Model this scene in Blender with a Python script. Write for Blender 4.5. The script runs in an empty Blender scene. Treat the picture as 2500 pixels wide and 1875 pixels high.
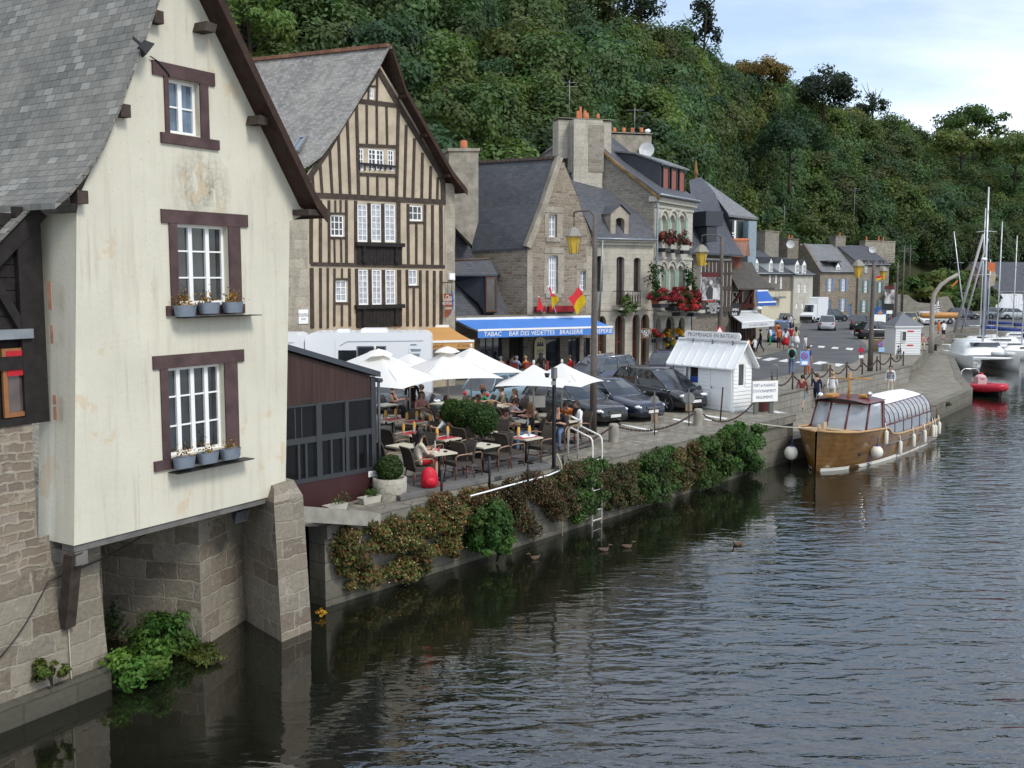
import bpy,bmesh,math,random
from math import sin,cos,pi,atan2,sqrt
from mathutils import Vector as V,Matrix
from mathutils.geometry import tessellate_polygon
R=math.radians
random.seed(7)
S=bpy.context.scene
C=S.collection
# ---------------------------------------------------------------- camera
FOC,CX,CY,PITCH,EYE=2486.0,1250.0,937.5,R(5.91),5.4
cd=bpy.data.cameras.new('camera');cam=bpy.data.objects.new('camera',cd);C.objects.link(cam)
cam.location=(0,0,EYE);cam.rotation_euler=(R(90)-PITCH,0,0)
cd.sensor_width=36.0;cd.lens=FOC/2500*36;cd.clip_start=.1;cd.clip_end=4000
S.camera=cam
# ---------------------------------------------------------------- sun, sky, exposure
SUN_EL,SUN_AZ=R(47),R(132)
sd=bpy.data.lights.new('sun','SUN');sun=bpy.data.objects.new('sun',sd);C.objects.link(sun)
sd.energy=1.7;sd.angle=R(16);sd.color=(1,.95,.86)
sdir=V((sin(SUN_AZ)*cos(SUN_EL),cos(SUN_AZ)*cos(SUN_EL),sin(SUN_EL)))
sun.rotation_euler=sdir.to_track_quat('Z','Y').to_euler();sun.location=(-30,-20,60)
W=bpy.data.worlds.new('World');S.world=W;W.use_nodes=True
wt=W.node_tree;wn=wt.nodes;wl=wt.links
bg=wn['Background'];bg.inputs['Strength'].default_value=.12
sky=wn.new('ShaderNodeTexSky');sky.sky_type='NISHITA';sky.sun_disc=False
sky.sun_elevation=SUN_EL;sky.sun_rotation=SUN_AZ;sky.air_density=1.0;sky.dust_density=.6;sky.ozone_density=1.6
tc=wn.new('ShaderNodeTexCoord');sp=wn.new('ShaderNodeSeparateXYZ');wl.new(tc.outputs['Generated'],sp.inputs[0])
zz=wn.new('ShaderNodeMath');zz.operation='MAXIMUM';wl.new(sp.outputs[2],zz.inputs[0]);zz.inputs[1].default_value=0
za=wn.new('ShaderNodeMath');za.operation='ADD';wl.new(zz.outputs[0],za.inputs[0]);za.inputs[1].default_value=.22
dv=wn.new('ShaderNodeVectorMath');dv.operation='DIVIDE';wl.new(tc.outputs['Generated'],dv.inputs[0]);wl.new(za.outputs[0],dv.inputs[1])
mp=wn.new('ShaderNodeMapping');mp.inputs['Scale'].default_value=(.75,1.0,.4);mp.inputs['Location'].default_value=(3.1,.7,0)
wl.new(dv.outputs[0],mp.inputs[0])
cn=wn.new('ShaderNodeTexNoise');cn.inputs['Scale'].default_value=1.15;cn.inputs['Detail'].default_value=7;cn.inputs['Roughness'].default_value=.55
cn.inputs['Distortion'].default_value=.35
wl.new(mp.outputs[0],cn.inputs['Vector'])
cr=wn.new('ShaderNodeValToRGB');cr.color_ramp.elements[0].position=.38;cr.color_ramp.elements[0].color=(.30,.30,.30,1)
cr.color_ramp.elements[1].position=.62;cr.color_ramp.elements[1].color=(.95,.95,.95,1)
wl.new(cn.outputs[0],cr.inputs[0])
c2=wn.new('ShaderNodeTexNoise');c2.inputs['Scale'].default_value=2.3;c2.inputs['Detail'].default_value=5
wl.new(mp.outputs[0],c2.inputs['Vector'])
cc=wn.new('ShaderNodeValToRGB');cc.color_ramp.elements[0].position=.35;cc.color_ramp.elements[0].color=(5.6,6.5,7.8,1)
cc.color_ramp.elements[1].position=.68;cc.color_ramp.elements[1].color=(9.2,9.5,10.2,1)
wl.new(c2.outputs[0],cc.inputs[0])
wm=wn.new('ShaderNodeMix');wm.data_type='RGBA'
wl.new(cr.outputs[0],wm.inputs[0]);wl.new(sky.outputs[0],wm.inputs[6]);wl.new(cc.outputs[0],wm.inputs[7])
wl.new(wm.outputs[2],bg.inputs['Color'])
S.view_settings.view_transform='Standard';S.view_settings.look='None'
S.view_settings.exposure=0.55;S.view_settings.gamma=1.0
S.cycles.max_bounces=6;S.cycles.diffuse_bounces=3;S.cycles.glossy_bounces=3;S.cycles.transparent_max_bounces=6
S.cycles.transmission_bounces=3;S.cycles.use_denoising=True
S.cycles.sample_clamp_indirect=6;S.cycles.blur_glossy=.5
# ================================================================ geometry helpers
def ray(x,y):
 a,b=(x-CX)/FOC,-(y-CY)/FOC
 return V((a,cos(PITCH)+b*sin(PITCH),-sin(PITCH)+b*cos(PITCH)))
def G(x,y,z=0.0):
 r=ray(x,y);t=(z-EYE)/r.z
 return V((r.x*t,r.y*t,z))
def D(x,y,Y):
 r=ray(x,y);t=Y/r.y
 return V((r.x*t,Y,EYE+r.z*t))
class Fr:
 def __init__(s,o,ang):
  a=R(ang);s.o=V((o[0],o[1],0));s.ang=ang
  s.d=V((sin(a),cos(a),0));s.n=V((cos(a),-sin(a),0))
 def p(s,u,z,w=0.0):return s.o+s.d*u+s.n*w+V((0,0,z))
 def px(s,x,y,w=0.0):
  r=ray(x,y);e=V((0,0,EYE))
  t=(w+s.n.dot(s.o-e))/s.n.dot(r);q=e+r*t
  return((q-s.o).dot(s.d),q.z)
 def P(s,x,y,w=0.0):
  u,z=s.px(x,y,w);return s.p(u,z,w)
 def rect(s,x0,y0,x1,y1,w=0.0):
  a=s.px(x0,y0,w);b=s.px(x1,y1,w)
  return(a[0],b[1],b[0],a[1])
 def rz(s):return pi/2-R(s.ang)
def rot2(x,y,a):return(x*cos(a)-y*sin(a),x*sin(a)+y*cos(a))
class MB:
 def __init__(s):s.v=[];s.f=[];s.uv=[];s.sm=[];s.mi=[];s.cur=0;s.col=None
 def face(s,pts,uv=None,sm=False):
  b=len(s.v);s.v+=[V(p)for p in pts];s.f.append(tuple(range(b,b+len(pts))));s.uv.append(uv);s.sm.append(sm);s.mi.append(s.cur)
 def grid(s,rows,sm=True,closed=False,uvs=None):
  b=len(s.v);n=len(rows[0])
  for r in rows:s.v+=[V(p)for p in r]
  for i in range(len(rows)-1):
   for j in range(n if closed else n-1):
    k=(j+1)%n
    s.f.append((b+i*n+j,b+i*n+k,b+(i+1)*n+k,b+(i+1)*n+j));s.uv.append(None);s.sm.append(sm);s.mi.append(s.cur)
 def fan(s,ring,sm=False):s.face(ring,sm=sm)
 def prism(s,poly,vec):
  vec=V(vec);a=[V(p)for p in poly];b=[p+vec for p in a];n=len(a)
  s.face(a);s.face(b[::-1])
  for i in range(n):s.face([a[i],b[i],b[(i+1)%n],a[(i+1)%n]])
 def box(s,c,d,rz=0.0,tilt=None):
  c=V(c);hx,hy,hz=d[0]/2,d[1]/2,d[2]/2
  m=Matrix.Rotation(rz,3,'Z')
  if tilt:m=m@tilt
  q=[c+m@V((x*hx,y*hy,z*hz))for z in(-1,1)for(x,y)in((-1,-1),(1,-1),(1,1),(-1,1))]
  for i in((3,2,1,0),(4,5,6,7),(0,1,5,4),(1,2,6,5),(2,3,7,6),(3,0,4,7)):s.face([q[k]for k in i])
 def fbox(s,fr,u0,u1,z0,z1,w0,w1):
  s.prism([fr.p(u0,z0,w1),fr.p(u1,z0,w1),fr.p(u1,z1,w1),fr.p(u0,z1,w1)],fr.n*(w0-w1))
 def bar(s,a,b,wd,dp,up):
  a,b,up=V(a),V(b),V(up).normalized();d=(b-a).normalized();x=d.cross(up).normalized()*(wd/2);y=up*(dp/2)
  s.prism([a-x-y,a+x-y,a+x+y,a-x+y],b-a)
 def cyl(s,a,b,r0,r1=None,n=10,cap=True,sm=True):
  a,b=V(a),V(b);r1=r0 if r1 is None else r1;d=(b-a).normalized()
  t=d.cross(V((0,0,1))if abs(d.z)<.9 else V((1,0,0))).normalized();q=d.cross(t)
  ra=[a+(t*cos(2*pi*i/n)+q*sin(2*pi*i/n))*r0 for i in range(n)]
  rb=[b+(t*cos(2*pi*i/n)+q*sin(2*pi*i/n))*r1 for i in range(n)]
  s.grid([ra,rb],sm,True)
  if cap:s.face(ra[::-1]if 0 else ra);s.face(rb)
 def tube(s,pts,r,n=6,sm=True):
  pts=[V(p)for p in pts];rows=[];t=None
  for i,p in enumerate(pts):
   d=(pts[min(i+1,len(pts)-1)]-pts[max(i-1,0)]).normalized()
   if t is None:t=d.cross(V((0,0,1))if abs(d.z)<.9 else V((1,0,0))).normalized()
   t=(t-d*t.dot(d)).normalized();q=d.cross(t);rr=r[i]if isinstance(r,(list,tuple))else r
   rows.append([p+(t*cos(2*pi*k/n)+q*sin(2*pi*k/n))*rr for k in range(n)])
  s.grid(rows,sm,True);s.face(rows[0]);s.face(rows[-1])
 def ball(s,c,r,n=8,m=12,keep=None):
  c=V(c);r=(r,r,r)if isinstance(r,(int,float))else r
  P=lambda i,j:V((r[0]*sin(pi*i/n)*cos(2*pi*j/m),r[1]*sin(pi*i/n)*sin(2*pi*j/m),r[2]*cos(pi*i/n)))
  for i in range(n):
   for j in range(m):
    q=[P(i,j),P(i+1,j),P(i+1,j+1),P(i,j+1)]
    if i==0:q=q[:3]
    elif i==n-1:q=[q[0],q[1],q[3]]
    if keep and not keep(sum(q,V())/len(q)):continue
    s.face([c+p for p in q],sm=True)
 def lathe(s,prof,c,n=14,sm=True):
  c=V(c);s.grid([[c+V((r*cos(2*pi*k/n),r*sin(2*pi*k/n),z))for k in range(n)]for r,z in prof],sm,True)
 def build(s,name,mat,parent=None,off=(0,0,0),label=None):
  off=V(off);me=bpy.data.meshes.new(name)
  me.from_pydata([tuple(p-off)for p in s.v],[],s.f)
  uvl=me.uv_layers.new(name='UVMap').data;k=0;vs=s.v
  data=[0.0]*(2*len(uvl))
  for fi,f in enumerate(s.f):
   u=s.uv[fi]
   if u is None:
    a=vs[f[0]];nr=V()
    for q in range(1,len(f)-1):nr+=(vs[f[q]]-a).cross(vs[f[q+1]]-a)
    if nr.length<1e-12:nr=V((0,0,1))
    nr.normalize()
    if abs(nr.z)>.97:t,b=V((1,0,0)),V((0,1,0))
    else:
     t=V((-nr.y,nr.x,0)).normalized();b=nr.cross(t)
     if b.z<0:b=-b
     if abs(t.x)>abs(t.y)and t.x<0 or abs(t.y)>=abs(t.x)and t.y<0:t=-t
    u=[(vs[i].dot(t),vs[i].dot(b))for i in f]
   for q in u:data[2*k],data[2*k+1]=q;k+=1
  uvl.foreach_set('uv',data)
  me.polygons.foreach_set('use_smooth',s.sm)
  ms=mat if isinstance(mat,(list,tuple))else[mat]
  for m in ms:me.materials.append(m)
  if len(ms)>1:me.polygons.foreach_set('material_index',s.mi)
  if s.col:
   ca=me.color_attributes.new('tint','FLOAT_COLOR','CORNER');cdat=[]
   for fi,f in enumerate(s.f):cdat+=list(s.col[fi])*len(f)
   ca.data.foreach_set('color',cdat)
  bm=bmesh.new();bm.from_mesh(me);bmesh.ops.remove_doubles(bm,verts=bm.verts,dist=.0004)if len(s.f)<30000 and not s.col else None
  if not s.col:bmesh.ops.recalc_face_normals(bm,faces=bm.faces)
  bm.to_mesh(me);bm.free();me.update()
  o=bpy.data.objects.new(name,me);C.objects.link(o)
  if parent:o.parent=parent
  else:o.location=off
  if label:o['label']=label
  return o
def tag(o,label,cat,group=None,kind=None):
 o['label']=label;o['category']=cat
 if group:o['group']=group
 if kind:o['kind']=kind
 return o
def thing(name,label,cat,loc=(0,0,0),rz=0.0,group=None):
 o=bpy.data.objects.new(name,None);C.objects.link(o);o.location=loc;o.rotation_euler=(0,0,rz);o.empty_display_size=.2
 return tag(o,label,cat,group)
def struct(o,kind='structure'):o['kind']=kind;return o
def copy_tree(o,parent=None):
 c=o.copy();C.objects.link(c);c.parent=parent
 for ch in list(o.children):copy_tree(ch,c)
 return c
def wall(mb,fr,outer,holes=(),rec=.2,w=0.0,back=None):
 ls=[[V((a,b,0))for a,b in outer]]+[[V((a,b,0))for a,b in h]for h in holes]
 fl=[p for l in ls for p in l]
 for t in tessellate_polygon(ls):mb.face([fr.p(fl[i].x,fl[i].y,w)for i in t])
 for h in holes:
  for i in range(len(h)):
   a,b=h[i],h[(i+1)%len(h)]
   mb.face([fr.p(a[0],a[1],w),fr.p(b[0],b[1],w),fr.p(b[0],b[1],w-rec),fr.p(a[0],a[1],w-rec)])
 if back is not None:
  n=len(outer)
  for i in range(n):
   a,b=outer[i],outer[(i+1)%n]
   mb.face([fr.p(a[0],a[1],w),fr.p(b[0],b[1],w),fr.p(b[0],b[1],w)+back,fr.p(a[0],a[1],w)+back])
  mb.face([fr.p(a,b,w)+back for a,b in outer])
def rc(r):return[(r[0],r[1]),(r[2],r[1]),(r[2],r[3]),(r[0],r[3])]
def arch(r,rise,n=6):
 u0,z0,u1,z1=r;c=(u0+u1)/2;h=(u1-u0)/2
 return[(u0,z0),(u1,z0)]+[(c+h*cos(pi*i/n),z1-rise+rise*sin(pi*i/n))for i in range(n+1)]
def sheet(mb,prof,vec,th,v0=0.0):
 prof=[V(p)for p in prof];vec=V(vec);L=vec.length;v=v0;dn=V((0,0,-th))
 for a,b in zip(prof,prof[1:]):
  l=(b-a).length
  mb.face([a,a+vec,b+vec,b],[(0,v),(L,v),(L,v+l),(0,v+l)])
  mb.face([a+dn,b+dn,b+vec+dn,a+vec+dn])
  mb.face([a,b,b+dn,a+dn]);mb.face([a+vec,b+vec,b+vec+dn,a+vec+dn]);v+=l
 for p in(prof[0],prof[-1]):mb.face([p,p+vec,p+vec+dn,p+dn])
def text_mb(body,size,fn,depth=.01,align='CENTER',shear=0.0,squash=1.0):
 cu=bpy.data.curves.new('txt','FONT');cu.body=body;cu.size=size;cu.align_x=align;cu.align_y='CENTER';cu.shear=shear;cu.resolution_u=2
 ob=bpy.data.objects.new('txt',cu);C.objects.link(ob);dg=bpy.context.evaluated_depsgraph_get()
 me=bpy.data.meshes.new_from_object(ob.evaluated_get(dg));mb=MB()
 for p in me.polygons:mb.face([fn(me.vertices[i].co.x*squash,me.vertices[i].co.y,depth)for i in p.vertices])
 bpy.data.objects.remove(ob);bpy.data.curves.remove(cu);bpy.data.meshes.remove(me)
 return mb
 # ================================================================ materials
class Mat:
 def __init__(s,name,rough=.8,spec=.3,metal=0.0):
  s.m=bpy.data.materials.new(name);s.m.use_nodes=True;s.nt=s.m.node_tree;s.b=s.nt.nodes['Principled BSDF']
  s.b.inputs['Roughness'].default_value=rough;s.b.inputs['Specular IOR Level'].default_value=spec;s.b.inputs['Metallic'].default_value=metal
 def n(s,t,ins=None,**kw):
  nd=s.nt.nodes.new('ShaderNode'+t)
  for k,v in kw.items():setattr(nd,k,v)
  for k,v in(ins or{}).items():s.set(nd.inputs[k],v)
  return nd
 def set(s,sock,v):
  if isinstance(v,bpy.types.NodeSocket):s.nt.links.new(v,sock)
  elif isinstance(v,(tuple,list))and len(v)==3 and sock.type=='RGBA':sock.default_value=(*v,1)
  else:sock.default_value=v
 def co(s,which='UV',scale=(1,1,1),loc=(0,0,0),rot=(0,0,0)):
  t=s.n('TexCoord').outputs[which]
  return s.n('Mapping',{0:t,'Scale':scale,'Location':loc,'Rotation':rot}).outputs[0]
 def noise(s,vec,sc,det=4,rough=.55,dist=0.0,out=0):return s.n('TexNoise',{'Vector':vec,'Scale':sc,'Detail':det,'Roughness':rough,'Distortion':dist}).outputs[out]
 def ramp(s,fac,stops):
  r=s.n('ValToRGB',{0:fac});e=r.color_ramp.elements
  while len(e)>len(stops):e.remove(e[-1])
  while len(e)<len(stops):e.new(.5)
  for q,(p,c)in zip(e,stops):
   q.position=p;q.color=(*c,1)if isinstance(c,(tuple,list))else(c,c,c,1)
  return r.outputs[0]
 def mix(s,f,a,b,bl='MIX'):
  m=s.n('Mix',{0:f,6:a,7:b},data_type='RGBA',blend_type=bl);return m.outputs[2]
 def math(s,op,a,b=0.0,c=0.0):return s.n('Math',{0:a,1:b,2:c},operation=op).outputs[0]
 def col(s,c):s.set(s.b.inputs['Base Color'],c);return s
 def bump(s,h,st=.4,d=.02):
  s.set(s.b.inputs['Normal'],s.n('Bump',{'Height':h,'Strength':st,'Distance':d}).outputs[0]);return s
_cache={}
def plain(name,c,rough=.7,spec=.3,metal=0.0,var=.12,sc=6.0,bump=0.0):
 k=(name,c,rough)
 if k in _cache:return _cache[k]
 m=Mat(name,rough,spec,metal);o=m.co('Object');f=m.noise(o,sc,5)
 d=tuple(x*(1-var)for x in c);l=tuple(min(1,x*(1+var))for x in c)
 m.col(m.ramp(f,[(.3,d),(.7,l)]))
 if bump:m.bump(m.noise(o,sc*6,4),bump,.01)
 _cache[k]=m.m;return m.m
def paint(name,c,rough=.25,coat=.6):
 k=('paint',name,c)
 if k in _cache:return _cache[k]
 m=Mat(name,rough,.5);m.col(c);m.b.inputs['Coat Weight'].default_value=coat;m.b.inputs['Coat Roughness'].default_value=.06
 _cache[k]=m.m;return m.m
def slate(name,c1,c2,lich=(.3,.29,.25),la=.25,w=.22,h=.11,mort=(.02,.02,.022),pale=.0):
 m=Mat(name,.62,.35);u=m.co('UV')
 uj=m.n('VectorMath',{0:u,1:m.n('VectorMath',{0:m.noise(u,2.2,3,out=1),1:(.05,.025,0)},operation='MULTIPLY').outputs[0]},operation='ADD').outputs[0]
 b=m.n('TexBrick',{'Vector':uj,'Color1':c1,'Color2':c2,'Mortar':mort,'Scale':1.0,'Mortar Size':.006,'Mortar Smooth':.2,'Bias':0.0,'Brick Width':w,'Row Height':h})
 b.offset=.5
 c=m.mix(m.ramp(m.noise(u,.55,6,.65),[(.42,0.0),(.72,la)]),b.outputs[0],lich)
 c=m.mix(m.ramp(m.noise(m.co('UV',(2.2,.35,1)),1.5,4),[(.5,0.0),(.75,.4)]),c,(.05,.05,.05))
 if pale:
  b2=m.n('TexBrick',{'Vector':uj,'Color1':(0,0,0),'Color2':(1,1,1),'Mortar':(0,0,0),'Scale':1.0,'Mortar Size':.006,'Brick Width':w,'Row Height':h})
  c=m.mix(m.math('MULTIPLY',m.ramp(b2.outputs[0],[(.80,0.0),(.9,1.0)]),m.ramp(m.noise(u,.8,3),[(.42,0.0),(.6,pale)])),c,(.30,.30,.275))
 m.col(c)
 hgt=m.math('ADD',m.math('MULTIPLY',b.outputs[1],-1.0),m.math('MULTIPLY',m.noise(u,30,3),.4))
 m.bump(hgt,.55,.015);return m.m
def rubble(name,cols,mortar,sx=2.6,sy=4.6,wd=.06,bump=.8):
 m=Mat(name,.9,.15);u=m.co('UV')
 d1=m.n('VectorMath',{0:m.noise(u,1.3,3,out=1),1:(.30,.22,0)},operation='MULTIPLY').outputs[0]
 d2=m.n('VectorMath',{0:m.noise(u,6,4,.6,out=1),1:(.10,.075,0)},operation='MULTIPLY').outputs[0]
 uv=m.n('VectorMath',{0:m.n('VectorMath',{0:u,1:d1},operation='ADD').outputs[0],1:d2},operation='ADD').outputs[0]
 b=m.n('TexBrick',{'Vector':uv,'Color1':(0,0,0),'Color2':(1,1,1),'Mortar':(.5,.5,.5),'Scale':1.0,'Mortar Size':wd*.22,'Mortar Smooth':.6,'Brick Width':1/sx,'Row Height':1/sy})
 b.offset=.43;b.squash=1.6;b.squash_frequency=3
 n=len(cols);st=m.ramp(b.outputs[0],[(i/(n-1)*.98,c)for i,c in enumerate(cols)])
 st=m.mix(.4,st,m.ramp(m.noise(u,11,6,.65),[(.3,tuple(x*.45 for x in cols[0])),(.7,tuple(min(1,x*1.35)for x in cols[-1]))]))
 mo=m.ramp(m.noise(u,5,6,.65),[(.3,tuple(x*.65 for x in mortar)),(.7,tuple(x*1.1 for x in mortar))])
 k=m.math('ADD',b.outputs[1],m.ramp(m.noise(u,3.0,5,.65),[(.54,0.0),(.64,.8)]));k=m.n('Clamp',{0:k}).outputs[0]
 c=m.mix(k,st,mo);c=m.mix(m.ramp(m.noise(u,.5,5),[(.5,0.0),(.8,.4)]),c,(.085,.08,.065))
 m.col(c);m.bump(m.math('ADD',m.math('MULTIPLY',k,-.7),m.math('MULTIPLY',m.noise(u,13,5,.65),.8)),bump*.7,.03)
 return m.m
def ashlar(name,c1,c2,mortar,w=.6,h=.32,ms=.012,stain=.3,moss=None):
 m=Mat(name,.85,.2);u=m.co('UV')
 uj=m.n('VectorMath',{0:u,1:m.n('VectorMath',{0:m.noise(u,3,3,out=1),1:(.05,.05,0)},operation='MULTIPLY').outputs[0]},operation='ADD').outputs[0]
 b=m.n('TexBrick',{'Vector':uj,'Color1':c1,'Color2':c2,'Mortar':mortar,'Scale':1.0,'Mortar Size':ms,'Mortar Smooth':.3,'Brick Width':w,'Row Height':h})
 c=m.mix(.35,b.outputs[0],m.ramp(m.noise(u,9,6),[(.3,tuple(x*.6 for x in c1)),(.7,tuple(x*1.3 for x in c2))]))
 c=m.mix(m.ramp(m.noise(m.co('UV',(1.6,.5,1)),1.2,6),[(.48,0.0),(.78,stain)]),c,(.07,.068,.055))
 if moss:
  z=m.n('SeparateXYZ',{0:m.n('NewGeometry').outputs['Position']}).outputs[2]
  zz=m.math('ADD',z,m.math('MULTIPLY',m.noise(u,3,4),.35))
  c=m.mix(m.ramp(m.math('MULTIPLY_ADD',zz,1/3.0,1.0),[((moss+2.2)/3.0,.75),((moss+3.6)/3.0,0.0)]),c,(.045,.045,.03))
 m.col(c);m.bump(m.math('ADD',m.math('MULTIPLY',b.outputs[1],-1.0),m.math('MULTIPLY',m.noise(u,16,4),.5)),.6,.025)
 return m.m
def glass(name='window_glass',c=(.03,.035,.04),rough=.05,alpha=1.0,spec=.8):
 k=(name,c,alpha)
 if k in _cache:return _cache[k]
 m=Mat(name,rough,spec);m.col(m.ramp(m.noise(m.co('Object'),1.3,3),[(.35,tuple(x*.6 for x in c)),(.65,tuple(x*1.6 for x in c))]))
 m.bump(m.noise(m.co('Object'),2.0,2),.05,.02);m.b.inputs['Alpha'].default_value=alpha
 _cache[k]=m.m;return m.m
def leafmat(name,c,var=.35,trans=.35,tint=True):
 m=Mat(name,.6,.25)
 o=m.n('ObjectInfo').outputs['Random']
 base=m.ramp(o,[(0,tuple(x*(1-var)for x in c)),(.5,c),(1,tuple(x*(1+var)*q for x,q in zip(c,(1.15,1,.8))))])
 if tint:base=m.mix(1.0,base,m.n('VertexColor',layer_name='tint').outputs[0],'MULTIPLY')
 m.col(base);tr=m.n('BsdfTranslucent',{0:m.mix(1.0,base,(1.1,1.25,.55),'MULTIPLY')});mx=m.n('MixShader',{0:trans,1:m.b.outputs[0],2:tr.outputs[0]})
 m.nt.links.new(mx.outputs[0],m.nt.nodes['Material Output'].inputs[0]);return m.m
def plaster_mat(name,base,streak,patch):
 m=Mat(name,.9,.12);u=m.co('UV')
 c=m.ramp(m.noise(u,.7,6,.6),[(.3,tuple(x*.9 for x in base)),(.7,tuple(min(1,x*1.04)for x in base))])
 s1=m.noise(m.co('UV',(7,.45,1)),1.0,5,.6)
 c=m.mix(m.math('MULTIPLY',m.ramp(s1,[(.55,0.0),(.8,.55)]),m.ramp(m.noise(u,.45,3),[(.45,0.0),(.6,1.0)])),c,streak)
 c=m.mix(m.math('MULTIPLY',m.ramp(m.noise(m.co('UV',(1.2,.8,1)),1.6,5,.55),[(.61,0.0),(.63,.5)]),m.ramp(m.noise(u,.33,2),[(.47,0.0),(.5,1.0)])),c,patch)
 c=m.mix(m.ramp(m.noise(u,22,4),[(.64,0.0),(.72,.5)]),c,streak)
 c=m.mix(m.ramp(m.noise(m.co('UV',(5,.28,1),(9,2,0)),1.0,6,.65),[(.52,0.0),(.75,.4)]),c,(.34,.31,.23))
 return m,c,u
LIN=lambda r,g,b:tuple(((x/255)/12.92 if x<=10 else((x/255+.055)/1.055)**2.4)for x in(r,g,b))
# house 1 plaster: streaks and an old damp stain under the gable window (its own shape on the wall)
def plaster_h1(fr):
 m,c,u=plaster_mat('old_cream_plaster',(.60,.575,.47),(.20,.18,.13),(.55,.42,.27))
 sx=m.n('SeparateXYZ',{0:u})
 a=fr.px(492,460);b=fr.p(*a);t=V((-fr.n.y,fr.n.x,0));
 if abs(t.x)>abs(t.y)and t.x<0 or abs(t.y)>=abs(t.x)and t.y<0:t=-t
 du=m.math('DIVIDE',m.math('SUBTRACT',sx.outputs[0],b.dot(t)),.75);dv_=m.math('DIVIDE',m.math('SUBTRACT',sx.outputs[1],a[1]),.85)
 r2=m.math('ADD',m.math('MULTIPLY',du,du),m.math('MULTIPLY',dv_,dv_))
 k=m.math('MULTIPLY',m.ramp(r2,[(0,1.0),(1,0.0)]),m.ramp(m.noise(m.co('UV',(2.4,.8,1)),2.0,7,.7),[(.38,0.0),(.66,1.0)]))
 k=m.math('MULTIPLY',k,m.ramp(m.noise(u,14,6,.7),[(.36,.25),(.56,1.0)]))
 c=m.mix(k,c,(.12,.11,.07))
 c=m.mix(m.math('MULTIPLY',m.ramp(r2,[(0,1.0),(1,0.0)]),m.ramp(m.noise(m.co('UV',(1.5,.9,1),(3,7,0)),3.2,5,.6),[(.54,0.0),(.56,.9)])),c,(.50,.40,.27))
 m.col(c);m.bump(m.noise(u,12,5),.25,.02);return m.m
SLATE_OLD=slate('lichen_slate',(.11,.108,.095),(.20,.195,.17),(.27,.26,.215),.65,.26,.15,(.02,.02,.02),.6)
SLATE_GREY=slate('pale_weathered_slate',(.16,.157,.145),(.29,.28,.26),(.36,.34,.30),.5,.22,.12,(.05,.05,.05))
SLATE_BLUE=slate('blue_slate',(.058,.063,.074),(.085,.09,.103),(.12,.12,.125),.35,.3,.16)
SLATE_DK=slate('dark_slate',(.045,.05,.062),(.07,.075,.088),(.10,.10,.105),.3,.3,.16)
SLATE_LT=slate('light_slate',(.13,.135,.145),(.19,.195,.20),(.24,.24,.24),.4,.3,.16)
TILE_BR=slate('brown_tile',(.055,.048,.042),(.085,.072,.062),(.1,.085,.06),.4,.2,.14)
TILE_RED=slate('red_tile',(.20,.10,.065),(.27,.13,.085),(.16,.11,.07),.4,.2,.14)
RUB_WARM=rubble('warm_rubble_stone',[(.20,.16,.12),(.30,.25,.19),(.15,.11,.085),(.34,.30,.24),(.25,.20,.15)],(.36,.32,.25),2.6,6.2,.08)
RUB_GREY=rubble('grey_rubble_stone',[(.16,.145,.12),(.25,.225,.19),(.12,.105,.085),(.28,.26,.225)],(.33,.305,.25),2.6,6.6,.09)
RUB_DK=rubble('brown_rubble_stone',[(.13,.11,.09),(.2,.17,.14),(.09,.07,.055),(.22,.2,.165)],(.26,.235,.19),2.4,6.0,.07)
RUB_H1=rubble('pale_mortared_rubble',[(.30,.26,.20),(.19,.15,.115),(.36,.32,.26),(.28,.22,.16),(.16,.13,.11)],(.33,.295,.23),3.0,6.2,.12)
BLOCKS=rubble('big_stone_blocks',[(.17,.14,.105),(.27,.235,.18),(.13,.10,.075),(.30,.265,.21),(.21,.185,.15)],(.31,.28,.22),1.5,2.7,.11)if 1 else ashlar('x',(.22,.19,.15),(.33,.295,.235),(.36,.33,.265),.75,.42,.02,.45,-1.0)
QUAYSTONE=ashlar('quay_stone',(.14,.13,.105),(.215,.2,.165),(.09,.085,.07),1.2,.42,.016,.6,-1.2)
ASH_LT=ashlar('pale_dressed_stone',(.38,.35,.29),(.46,.425,.355),(.34,.31,.25),.7,.36,.008,.4)
ASH_GR=ashlar('grey_dressed_stone',(.40,.385,.33),(.47,.455,.39),(.36,.34,.28),.7,.36,.006,.3)
QUOIN=ashlar('quoin_stone',(.27,.235,.185),(.40,.36,.29),(.36,.33,.26),.5,.42,.012,.5)
CHIM=plain('chimney_render',(.27,.245,.20),.9,.1,0,.3,2.5,.3)
OAK=plain('dark_oak',(.058,.044,.036),.8,.2,0,.35,5,.3)
OAKBLK=plain('black_oak',(.022,.019,.018),.75,.2,0,.3,5,.3)
SOFFIT=plain('brown_soffit_board',(.045,.027,.02),.8,.2,0,.3,5,.2)
DAUB=plain('daub_plaster',(.43,.365,.27),.95,.1,0,.18,1.5,.15)
BROWNTRIM=plain('brown_painted_surround',(.085,.055,.055),.85,.15,0,.25,3,.25)
WHITE=plain('white_paint',(.80,.80,.78),.5,.3,0,.03,4)
OFFW=plain('off_white',(.62,.60,.54),.8,.2,0,.05,3)
CURTAIN=plain('net_curtain_pane',(.36,.38,.42),.25,.6,0,.35,5)
GLASS=glass();GLASSB=glass('blueish_glass',(.10,.14,.19),.06)
IRON=plain('black_iron',(.02,.02,.022),.5,.4,.3,.2)
STEEL=plain('grey_steel',(.22,.23,.24),.45,.5,.6,.12)
ZINC=plain('zinc',(.26,.28,.30),.45,.4,.5,.15)
BROWNPOST=plain('brown_post_paint',(.10,.085,.075),.6,.3,0,.2)
ORANGEPOT=plain('terracotta',(.42,.15,.075),.85,.15,0,.2)
RUST=plain('rusty_chain',(.075,.05,.045),.75,.3,.4,.3)
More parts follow.
